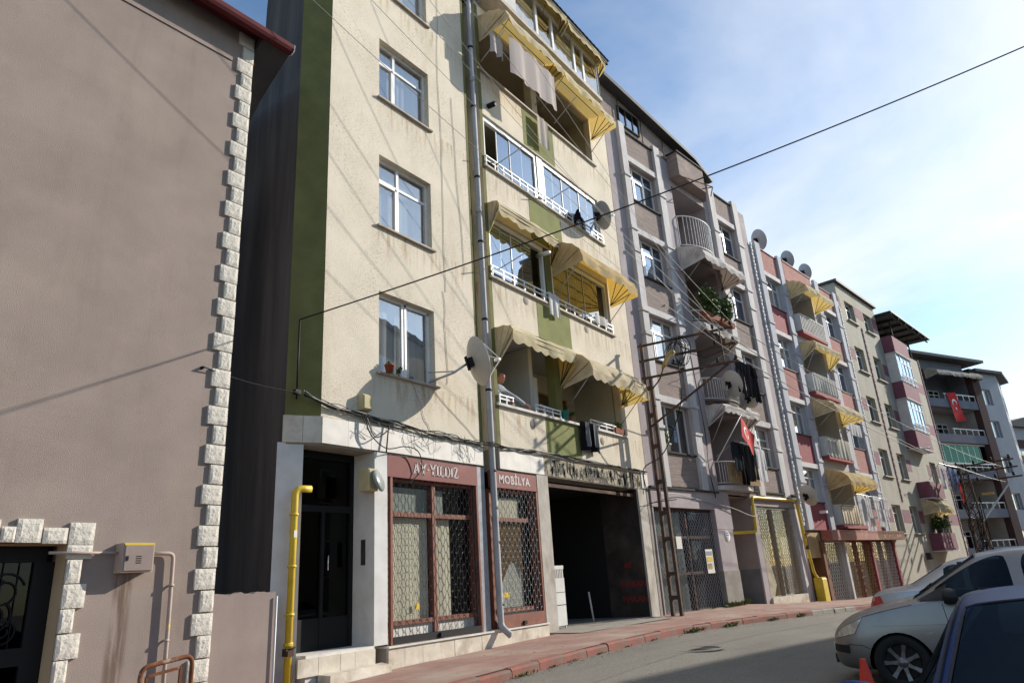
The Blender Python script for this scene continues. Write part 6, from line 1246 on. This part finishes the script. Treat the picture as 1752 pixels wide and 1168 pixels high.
for k, (a, b) in enumerate((((9.6, 4.75), (10.95, 3.9)), ((10.05, 6.9), (10.1, 4.9)), ((10.1, 15.0), (10.12, 6.9)), ((9.1, 4.75), (9.55, 3.88)), ((10.55, 12), (10.75, 7.5)))):
    rr2 = random.Random(k); pts = [(a[0]+(b[0]-a[0])*t+rr2.uniform(-.03, .03), -.012, a[1]+(b[1]-a[1])*t) for t in [i/8 for i in range(9)]]; obj('aerial_lead', MB().tube([FG.w(*q) for q in smooth(pts, 4)], .005, 4), 'wire_grey', None, None, None, ['aerial lead running from the beige dish down to the cable bundle', 'aerial lead down the wall just above the beige dish', 'long aerial lead down the middle of the cream wall', 'aerial lead hanging below the lowest window of the cream house', 'aerial lead close to the drainpipe on the cream wall'][k], 'cable', 'aerial leads on the cream wall')
JB = thing('junction_box', 'beige junction box with cables under the lowest window', 'junction box', FG.w(7.78, 0, 4.03), 0); obj('case', MB().cbox(0, .21, -.13, -.002, 0, .27, .012), 'box_beige', JB); obj('lid', MB().cbox(.02, .19, -.145, -.131, .02, .25, .006), 'box_beige', JB)
FLd = thing('floodlight', 'round grey floodlight on the white pillar beside the entrance', 'floodlight', FG.w(7.95, -.02, 2.86), 0); obj('housing', MB().cbox(-.02, .2, -.1, .14, -.16, .2, .02), 'box_beige', FLd); obj('lens', MB().lathe([(.001, .05), (.16, .05), (.19, .02), (.19, 0)], 20, Matrix.Translation((.16, -.12, .0)) @ Matrix.Rotation(R(70), 4, 'X') @ Matrix.Rotation(R(25), 4, 'Y')), 'flood_lens', FLd)
# far lattice pole
T = thing('lattice_pole', 'far lattice utility pole with loaded cross arms before the slate house', 'utility pole', FP, 0)
rr = random.Random(2)
def lp(z, sx, sy): return (sx*(.38-.03*z), sy*(.38-.03*z), z)
for sx, sy in ((1, 1), (1, -1), (-1, 1), (-1, -1)): obj('leg', MB().bar(lp(0, sx, sy), lp(6.9, sx, sy), .08), 'rust_iron', T)
for k in range(11):
    z = .6*k; m_ = MB()
    for a, b in (((1, 1), (1, -1)), ((1, -1), (-1, -1)), ((-1, -1), (-1, 1)), ((-1, 1), (1, 1))): m_.bar(lp(z, *a), lp(z+.6, *b), .045); 
    obj('lacing', m_, 'rust_iron', T)
for k, z in enumerate((6.75, 6.3, 5.75)):
    A = obj('cross_arm', MB().bar((0, .9-.2*k, z), (.2, -2.6-.1*k, z+.15), .10, .08), 'rust_iron', T)
    for q in range(4): obj('insulator', shared(('far_insulator',), lambda: MB().lathe([(.001, 0), (.05, .02), (.09, .08), (.05, .14), (.08, .2), (.001, .26)], 8)), 'black_rubber', A, (.1, .3-q*.9, z+.06+.04*q))
obj('brace', MB().bar((0, -.2, 3.4), (.2, -2.3, 5.8), .09), 'grey_alu', T); obj('lamp', MB().cbox(-.1, .1, -1.2, -.6, 5.0, 5.14, .02), 'lamp_yellow', T)
wb = MB()
for k in range(10): wb.tube(smooth([(rr.uniform(-.4, .4), rr.uniform(-.5, .5), rr.uniform(0, 5)) for _ in range(4)], 4), .025, 4)
obj('tangled_wires', wb, 'wire_black', T)
# ---------------------------------------------------------------- man on the loggia
def skin_fig(name, joints, edges, mat_, parent=None, sub=2, root=0):
    me = bpy.data.meshes.new(name); me.from_pydata([j[0] for j in joints], edges, []); o = bpy.data.objects.new(name, me); COL.objects.link(o)
    sk = o.modifiers.new('s', 'SKIN'); sk.use_smooth_shade = True; su = o.modifiers.new('u', 'SUBSURF'); su.levels = su.render_levels = sub
    for i, j in enumerate(joints):
        r = j[1]; me.skin_vertices[0].data[i].radius = (r, r) if not isinstance(r, tuple) else r; me.skin_vertices[0].data[i].use_root = (i == root)
    bpy.context.view_layer.update(); dg = bpy.context.evaluated_depsgraph_get(); m2 = bpy.data.meshes.new_from_object(o.evaluated_get(dg)); bpy.data.objects.remove(o)
    for p in m2.polygons: p.use_smooth = True
    m2.materials.clear(); return obj(name, m2, mat_, parent)
PM = thing('person', 'bald man in a grey shirt leaning on the lowest loggia ledge', 'person', FG.w(12.0, .32, 3.9), 0)
# joints relative to the base at his feet: x along the ledge, y into the house
J = [((0, .28, .92), .15), ((0, .18, 1.10), .15), ((.02, .0, 1.28), (.17, .13)), ((.03, -.10, 1.36), (.13, .10)), ((.05, -.15, 1.42), .06),
     ((-.10, .30, .85), .10), ((-.11, .26, .46), .075), ((-.11, .30, .06), .05), ((.10, .30, .85), .10), ((.11, .26, .46), .075), ((.11, .30, .06), .05),
     ((.20, -.12, 1.30), .072), ((.48, -.30, 1.12), .058), ((.72, -.34, 1.02), .045),
     ((-.16, -.12, 1.30), .07), ((-.08, -.30, 1.05), .055), ((.12, -.34, 1.00), .045)]
E_ = [(0, 1), (1, 2), (2, 3), (3, 4), (0, 5), (5, 6), (6, 7), (0, 8), (8, 9), (9, 10), (3, 11), (11, 12), (12, 13), (3, 14), (14, 15), (15, 16)]
body = skin_fig('body', J, E_, 'shirt', PM)
body.data.materials.append(MATS['trousers'])
for p in body.data.polygons:
    if p.center.z < .95 and abs(p.center.x) < .25: p.material_index = 1
hd = MB().lathe([(.001, -.125), (.045, -.12), (.062, -.08), (.078, -.02), (.084, .04), (.078, .085), (.05, .115), (.001, .125)], 20, Matrix.Translation((.06, -.19, 1.54)) @ Matrix.Rotation(R(14), 4, 'X') @ Matrix.Diagonal((.92, 1.12, 1, 1)))
hd.tube([(.05, -.14, 1.40), (.055, -.165, 1.47)], [.055, .05], 10); hd.add([(.045, -.275, 1.55), (.075, -.275, 1.55), (.06, -.315, 1.525), (.06, -.285, 1.515)], [(0, 2, 1), (0, 3, 2), (1, 2, 3)])
for s in (-1, 1): hd.lathe([(.001, 0), (.022, .004), (.026, .012), (.001, .016)], 8, Matrix.Translation((.06+s*.078, -.175, 1.54)) @ Matrix.Rotation(R(90*s), 4, 'Y') @ Matrix.Diagonal((1.4, .9, 1, 1)))
HD = obj('head', hd, 'skin', PM)
ey = MB()
for s in (-1, 1): ey.lathe([(.001, .004), (.010, .003), (.012, -.004)], 8, Matrix.Translation((.06+s*.03, -.278, 1.555)) @ Matrix.Rotation(R(90), 4, 'X'))
ey.box(.035, .085, -.283, -.276, 1.487, 1.493); obj('eyes_and_mouth', ey, 'hair', HD)
hr = MB()
for s in (-1, 1): hr.lathe([(.001, 0), (.035, .006), (.04, -.004)], 8, Matrix.Translation((.06+s*.072, -.14, 1.53)) @ Matrix.Rotation(R(90*s), 4, 'Y') @ Matrix.Diagonal((1.2, 1, 1, 1)))
obj('hair', hr, 'hair', HD)
for (wx, wy, wz, dx) in ((.72, -.34, 1.02, 1), (.12, -.34, 1.00, 1)):
    hj = [((wx-.03, wy+.0, wz+.0), .036), ((wx+.05, wy-.015, wz-.012), (.042, .022)), ((wx+.085, wy-.018, wz-.025), (.042, .018))]; he = [(0, 1), (1, 2)]
    for k, (oy, ln) in enumerate(((-.032, .075), (-.012, .085), (.010, .08), (.030, .065))):
        b_ = len(hj); hj += [((wx+.095, wy-.018+oy, wz-.03), .0095), ((wx+.095+ln*.5, wy-.02+oy*1.1, wz-.055), .009), ((wx+.095+ln*.72, wy-.018+oy*1.1, wz-.055-ln*.5), .008)]; he += [(2, b_), (b_, b_+1), (b_+1, b_+2)]
    b_ = len(hj); hj += [((wx+.03, wy-.05, wz-.015), .011), ((wx+.07, wy-.068, wz-.04), .0095)]; he += [(1, b_), (b_, b_+1)]
    skin_fig('hand', hj, he, 'skin', PM)
# ---------------------------------------------------------------- cars
from mathutils.bvhtree import BVHTree
def car(name, label, st, loc, rz, paint, wheels, wr=.30, hw=.84, glassband=(), ws=None, rg=None, arch=.35):
    """st: stations from nose to tail (x back from nose, low, shoulder, top, half width, half width of roof, tag)"""
    T = thing(name, label, 'car', loc, rz); rings = []
    for (x, lo_, sh, tp, h, ht) in st:
        r5z = max(sh+.012, tp-.055); half = [(0, lo_), (h*.80, lo_), (h*.97, lo_+.10), (h*1.0, lo_+(sh-lo_)*.42), (h*1.0, lo_+(sh-lo_)*.72), (h*.965, sh), (h*.95, sh+.03*(tp-sh > .15)+.004), (ht, r5z), (ht-.055, r5z+(tp-r5z)*.45), (ht*.5, tp-.010), (0, tp)]
        ring = [(-x, y, z) for y, z in half]+[(-x, -y, z) for y, z in reversed(half[1:-1])]; rings.append(ring)
    n = len(rings[0]); bm = bmesh.new(); V = [[bm.verts.new(p) for p in r] for r in rings]
    for i in range(len(rings)-1):
        for j in range(n):
            f = bm.faces.new((V[i][j], V[i][(j+1) % n], V[i+1][(j+1) % n], V[i+1][j])); f.smooth = True
            k = j if j < 10 else 19-j
            if k == 6 and i in glassband: f.material_index = 2
            if k in (8, 9) and i in (ws or ()): f.material_index = 1
            if k in (8, 9) and i in (rg or ()): f.material_index = 3
    for r in (V[0], list(reversed(V[-1]))): f = bm.faces.new(list(reversed(r))); f.smooth = True
    cl = bm.edges.layers.float.new('crease_edge')
    for i in range(len(rings)):
        for j in range(n):
            k = j if j <= 10 else 20-j
            if i < len(rings)-1 and k in (5, 6, 7, 8): 
                e = bm.edges.get((V[i][j], V[i+1][j])); 
                if e: e[cl] = .45 if k in (5, 6) else .3
    for e in bm.edges:
        if len({f.material_index for f in e.link_faces}) > 1: e[cl] = .75
    bmesh.ops.recalc_face_normals(bm, faces=bm.faces[:])
    me = bpy.data.meshes.new('body'); bm.to_mesh(me); bm.free(); o = bpy.data.objects.new('body', me); COL.objects.link(o)
    for mn in (paint, 'glass_car', 'glass_car', 'glass_car'): me.materials.append(MATS[mn])
    su = o.modifiers.new('u', 'SUBSURF'); su.levels = su.render_levels = 3
    cm = MB()
    for wx in wheels:
        for s in (1, -1): cm.tube([(-wx, s*.45, wr-.02), (-wx, s*1.3, wr-.02)], arch, 28)
    cme = cm.mesh('cut'); cme.materials.append(MATS['car_trim']); co_ = bpy.data.objects.new('cut', cme); COL.objects.link(co_); bo = o.modifiers.new('b', 'BOOLEAN'); bo.object = co_; bo.operation = 'DIFFERENCE'; bo.solver = 'EXACT'; bo.material_mode = 'TRANSFER'
    bpy.context.view_layer.update(); dg = bpy.context.evaluated_depsgraph_get(); ev = bpy.data.meshes.new_from_object(o.evaluated_get(dg)); bpy.data.objects.remove(o); bpy.data.objects.remove(co_)
    names = [m_.name if m_ else '' for m_ in ev.materials]
    bm = bmesh.new(); bm.from_mesh(ev); bvh = BVHTree.FromBMesh(bm); parts = {}
    for f in bm.faces: parts.setdefault(f.material_index, []).append([tuple(v.co) for v in f.verts])
    bm.free()
    def build(polys, nm, mt):
        b = MB(); idx = {}
        for p in polys:
            q = []
            for v in p:
                key = tuple(round(c, 5) for c in v)
                if key not in idx: idx[key] = len(b.v); b.v.append(v)
                q.append(idx[key])
            if len(set(q)) > 2: b.f.append(tuple(q)); b.sm.append(True); b.mi.append(0)
        return obj(nm, b, mt, T)
    for k, polys in parts.items():
        if k == 0: bodyo = build(polys, 'body', paint)
        elif k == 1: build(polys, 'windscreen', 'glass_car')
        elif k == 2:
            par = {}
            def find(a):
                while par.setdefault(a, a) != a: a = par[a]
                return a
            for p in polys:
                ks = [tuple(round(c, 4) for c in v) for v in p]
                for k2 in ks[1:]: par[find(k2)] = find(ks[0])
            isl = {}
            for p in polys: isl.setdefault(find(tuple(round(c, 4) for c in p[0])), []).append(p)
            for ps in isl.values(): build(ps, 'side_glass', 'glass_car')
        elif k == 3: build(polys, 'rear_window', 'glass_car')
        else: build(polys, 'wheel_arch', 'car_trim')
    def hit(x, z, side=1, off=.004, d=None, org=None):
        o_ = Vector(org) if org else Vector((x, side*2.0, z)); d_ = Vector(d) if d else Vector((0, -side, 0)); h_, nn, _, _ = bvh.ray_cast(o_, d_)
        return (h_+nn*off*(1 if nn.dot(d_) < 0 else -1)) if h_ else None
    def patch(corn, nm, mt, side=1, nu=8, nv=6, off=.006, parent=None):
        b = MB(); g = {}
        for i in range(nu+1):
            for j in range(nv+1):
                u, v = i/nu, j/nv; x = (corn[0][0]*(1-u)+corn[1][0]*u)*(1-v)+(corn[3][0]*(1-u)+corn[2][0]*u)*v; z = (corn[0][1]*(1-u)+corn[1][1]*u)*(1-v)+(corn[3][1]*(1-u)+corn[2][1]*u)*v
                h_ = hit(x, z, side, off)
                if h_: g[i, j] = len(b.v); b.v.append(tuple(h_))
        for i in range(nu):
            for j in range(nv):
                q = [(i, j), (i+1, j), (i+1, j+1), (i, j+1)]
                if all(t in g for t in q): b.f.append(tuple(g[t] for t in q)); b.sm.append(True); b.mi.append(0)
        return obj(nm, b, mt, parent or T)
    def seam(pts, side=1, r=.0035, nm='seam', mt='car_trim'):
        out = []
        for (a, c), (e, f) in zip(pts, pts[1:]):
            for k in range(8):
                h_ = hit(a+(e-a)*k/8, c+(f-c)*k/8, side, .0008)
                if h_: out.append(h_)
        if len(out) > 2: obj(nm, MB().tube(out, r, 4), mt, T)
    for wx in wheels:
        for s in (1, -1):
            W_ = obj('wheel', None, None, T, (-wx, s*(hw-.10), wr), (R(-90*s), 0, 0))
            obj('tyre', shared(('tyre', wr), lambda: MB().lathe([(wr*.66, -.09), (wr*.9, -.095), (wr*.985, -.06), (wr, 0), (wr*.985, .06), (wr*.92, .092), (wr*.70, .088), (wr*.66, .07)], 40)), 'tyre', W_)
            def rim():
                b = MB(); b.lathe([(wr*.70, .086), (wr*.66, .07), (wr*.62, .02), (wr*.60, -.06)], 40); b.lathe([(wr*.2, .045), (wr*.17, .062), (.001, .066)], 20)
                for q in range(7):
                    a = q*6.2832/7; c, s2 = math.cos(a), math.sin(a); px, py = -s2, c
                    pr = [(wr*.12, .055, .05), (wr*.4, .058, .034), (wr*.64, .068, .05)]
                    for (r0, z0, w0), (r1, z1, w1) in zip(pr, pr[1:]):
                        b.add([(c*r0+px*w0*.5, s2*r0+py*w0*.5, z0), (c*r0-px*w0*.5, s2*r0-py*w0*.5, z0), (c*r1-px*w1*.5, s2*r1-py*w1*.5, z1), (c*r1+px*w1*.5, s2*r1+py*w1*.5, z1), (c*r0+px*w0*.6, s2*r0+py*w0*.6, z0-.03), (c*r0-px*w0*.6, s2*r0-py*w0*.6, z0-.03), (c*r1-px*w1*.6, s2*r1-py*w1*.6, z1-.03), (c*r1+px*w1*.6, s2*r1+py*w1*.6, z1-.03)], [(0, 1, 2, 3), (0, 3, 7, 4), (1, 5, 6, 2)])
                return b
            obj('rim', shared(('rim', wr), rim), 'alloy', W_); obj('brake_disc', shared(('brake', wr), lambda: MB().lathe([(wr*.6, -.02), (.001, -.02)], 24)), 'dark_metal', W_)
    # seats and wheel seen through the glass
    xs_ = [q[0] for q in st]; L_c = xs_[-1]
    obj('seats', MB().cbox(-2.05, -1.95, -.62, -.12, .55, 1.18, .03).cbox(-2.05, -1.95, .12, .62, .55, 1.18, .03).box(-3.05, -2.9, -.62, .62, .55, 1.1), 'seat', T)
    obj('dashboard', MB().box(-1.45, -1.1, -.68, .68, .6, .88), 'seat', T)
    obj('steering_wheel', MB().tube([(-1.58-.07*math.sin(a), .36+.18*math.cos(a), .90+.17*math.sin(a)) for a in [k/20*6.283 for k in range(21)]], .014, 6), 'car_trim', T)
    T2 = dict(T=T, patch=patch, seam=seam, hit=hit); return T2
def mirror(T, x, y, z, s, paintm='car_trim'):
    m_ = obj('mirror', MB().lathe([(.001, -.09), (.10, -.075), (.125, 0), (.11, .06), (.001, .075)], 16, Matrix.Translation((-x, y+s*.12, z)) @ Matrix.Rotation(R(90), 4, 'Y') @ Matrix.Diagonal((.72, 1.2, 1, 1))), paintm, T)
    obj('mirror_foot', MB().bar((-x, y-s*.03, z-.05), (-x, y+s*.06, z-.02), .07, .05), 'car_trim', m_)
hatch = [(0, .30, .46, .55, .50, .44), (.025, .22, .58, .66, .64, .54), (.14, .19, .70, .76, .755, .61), (.40, .18, .815, .865, .825, .68), (.98, .18, .925, .985, .835, .665), (1.20, .18, .935, 1.13, .835, .63), (1.72, .18, .95, 1.44, .835, .575), (2.0, .18, .955, 1.485, .835, .575), (2.10, .18, .957, 1.49, .835, .575), (2.9, .18, .965, 1.495, .835, .575), (3.0, .18, .95, 1.47, .83, .572), (3.5, .2, .97, 1.40, .82, .55), (3.72, .22, .97, 1.15, .79, .56), (3.80, .28, .80, .95, .74, .52), (3.83, .34, .6, .7, .66, .46)]
gz = roadz(9.65, 1.69)
S = car('silver_hatchback', 'silver hatchback with alloy wheel facing the red kerb', hatch, (10.41, 2.47, gz), R(95), 'car_silver', (.74, 3.15), .302, .835, (5, 6, 8, 10), (4, 5), (11,), .345)
for s in (1, -1):
    S['patch']([(-.04, .56), (-.29, .62), (-.40, .785), (-.15, .68)], 'headlamp', 'headlamp', s)
    S['patch']([(-.02, .42), (-.20, .40), (-.21, .49), (-.03, .50)], 'fog_lamp', 'car_trim', s, off=.008)
    S['patch']([(-1.04, .60), (-1.14, .60), (-1.14, .625), (-1.04, .625)], 'side_indicator', 'headlamp', s, 4, 2)
    S['seam']([(-1.27, .92), (-1.30, .6), (-1.24, .45), (-1.16, .33)], s); S['seam']([(-2.05, .93), (-2.05, .4)], s); S['seam']([(-.18, .50), (-.35, .49), (-.46, .44)], s)
    S['seam']([(-.40, .80), (-.70, .87), (-1.0, .925)], s, .003); S['seam']([(-.04, .56), (-.29, .62), (-.40, .785), (-.15, .68), (-.04, .56)], s, .004); S['seam']([(-.50, .70), (-1.0, .70), (-2.6, .73)], s, .0025, 'crease', 'car_silver')
    S['patch']([(-1.02, .95), (-1.32, .955), (-1.36, 1.12), (-1.32, 1.10)], 'quarter_trim', 'car_trim', s, off=.012)
    S['patch']([(-1.75, .80), (-1.93, .80), (-1.93, .83), (-1.75, .83)], 'door_handle', 'car_silver', s, 4, 2, .02)
    mirror(S['T'], 1.36, s*.80, 1.0, s)
obj('grille', MB().box(.0, .03, -.38, .38, .26, .36), 'car_trim', S['T']); obj('number_plate', MB().box(.02, .04, -.26, .26, .38, .48), 'paper', S['T'])
obj('wiper_cowl', MB().box(-1.02, -.92, -.6, .6, .935, .955), 'car_trim', S['T']); obj('aerial', MB().tube([(-1.75, .0, 1.43), (-1.95, 0, 1.60)], .005, 5), 'car_trim', S['T'])
sedan = [(0, .32, .45, .53, .55, .48), (.03, .22, .55, .63, .68, .58), (.15, .19, .66, .72, .80, .64), (.5, .18, .80, .84, .85, .70), (1.05, .18, .90, .945, .86, .68), (1.25, .18, .91, 1.08, .86, .64), (1.80, .18, .925, 1.37, .86, .575), (2.15, .18, .93, 1.405, .86, .57), (2.25, .18, .932, 1.41, .86, .57), (2.95, .18, .945, 1.40, .86, .57), (3.05, .18, .948, 1.385, .86, .57), (3.25, .18, .955, 1.33, .86, .575), (3.72, .19, .97, 1.07, .85, .64), (3.85, .2, .97, 1.02, .84, .66), (4.22, .22, .93, .99, .78, .62), (4.31, .27, .80, .90, .72, .56), (4.34, .36, .6, .7, .64, .5)]
gz = roadz(12.9, 1.0)
G_ = car('grey_sedan', 'grey saloon behind the silver hatchback, red tail lamp showing', sedan, (13.10, -1.90, gz), R(-88), 'car_grey', (.85, 3.4), .30, .86, (5, 6, 8, 10), (4, 5), (11,), .34)
for s in (1, -1):
    G_['patch']([(-4.04, .62), (-4.26, .62), (-4.27, .88), (-4.14, .92)], 'tail_lamp', 'lens_red', s, off=.007); G_['patch']([(-4.08, .60), (-4.26, .60), (-4.26, .73), (-4.12, .75)], 'indicator_lens', 'lens_orange', s, off=.010)
    G_['seam']([(-2.2, .93), (-2.2, .4)], s); G_['seam']([(-3.0, .94), (-3.1, .7), (-3.2, .4)], s)
    G_['patch']([(-3.02, .94), (-3.12, .945), (-3.06, 1.33), (-3.0, 1.33)], 'rear_pillar_trim', 'car_trim', s, off=.004); mirror(G_['T'], 1.5, s*.84, .98, s)
gz = roadz(4.2, 0)
Bc = car('blue_sedan', 'dark blue saloon parked close by, windscreen towards the viewer', [(a, b, c*1.02, d*1.02, e, f) for a, b, c, d, e, f in sedan], (2.36, -.05, gz), R(178), 'car_blue', (.85, 3.4), .31, .86, (5, 6, 8, 10), (4, 5), (11,), .34)
for s in (1, -1):
    Bc['seam']([(-2.2, .93), (-2.2, .4)], s); mirror(Bc['T'], 1.42, s*.86, .99, s, 'car_blue')
Bc_r = MB()
for s in (1, -1):
    pts = []
    for k in range(20):
        x = -1.02-(2.9-1.0)*k/19; h_ = Bc['hit'](x, 0, 1, .004, (0, 0, -1), (x, s*interp(-x, [(1.05, .66), (1.25, .615), (1.8, .555), (2.3, .548), (3.0, .548)]), 3))
        if h_: pts.append(h_)
    Bc_r.tube(pts, .007, 5)
    obj('roof_trim', Bc_r, 'car_trim', Bc['T']); Bc_r = MB()
def seal(C_, pts, r=.007, nm='windscreen_seal', mt='car_trim', off=.003):
    out = []
    for (a, b), (c, d) in zip(pts, pts[1:]):
        for k in range(10):
            x, y = a+(c-a)*k/10, b+(d-b)*k/10; h_ = C_['hit'](x, 0, 1, off, (0, 0, -1), (x, y, 3))
            if h_: out.append(h_)
    if len(out) > 2: obj(nm, MB().tube(out, r, 5), mt, C_['T'])
for C_, xc, xh, yc, yh in ((Bc, 1.04, 1.80, .60, .505), (S, .98, 1.70, .60, .50), (G_, 1.04, 1.80, .60, .505)):
    seal(C_, [(-xc, yc), (-xh, yh), (-xh-.015, 0), (-xh, -yh), (-xc, -yc)])
    seal(C_, [(-xc-.06, .05), (-xc-.22, .52)], .008, 'wiper'); seal(C_, [(-xc-.06, -.45), (-xc-.22, .0)], .008, 'wiper')
obj('rear_view_mirror', MB().cbox(-1.80, -1.76, -.12, .12, 1.16, 1.23, .01), 'car_trim', Bc['T'])
h_ = [Bc['hit'](x, 0, 1, -.01, (0, 0, -1), (x, y, 3)) for x, y in ((-1.70, .02), (-1.70, .12), (-1.62, .12), (-1.62, .02))]
if all(h_): obj('windscreen_sticker', MB().quad(*h_), 'flood_lens', Bc['T'])
for C_ in (S, G_):
    for s in (1, -1): obj('sun_visor', MB().box(-1.86, -1.72, s*.12, s*.12+s*.38, 1.30, 1.315) if s > 0 else MB().box(-1.86, -1.72, -.5, -.12, 1.30, 1.315), 'seat', C_['T'])
# traffic cone
CN = thing('traffic_cone', 'red traffic cone in front of the silver hatchback wheel', 'cone', (8.06, 1.74, roadz(8.06, 1.74)-.03), .3)
obj('base', MB().cbox(-.17, .17, -.17, .17, 0, .035, .01), 'car_trim', CN); obj('cone_body', MB().lathe([(.13, .035), (.03, .56), (.026, .58), (.001, .58)], 24), 'cone_red', CN)
# the house across the street, behind the viewer's shoulder: it shades the parked cars
Fo = Frame((18.0, -5.35), 12.3)
O = thing('opposite_apartment_house', 'plain beige apartment block across the street that shades the parked cars', 'building', Fo.o, Fo.a)
obj('wall', MB().box(0, 46, -11, 0, -1.5, 13.75), 'b4_wall', O); obj('roof_slab', MB().box(-.3, 46.3, -11.3, .25, 13.752, 13.95), 'roof_dark', O)
for fl in range(4):
    for k in range(12): window(O, 1.5+k*3.7, .0, 1.8+fl*2.95, 1.6, 1.45, (.5, .5), None, None, 'glass_sky', fm='white_pvc')
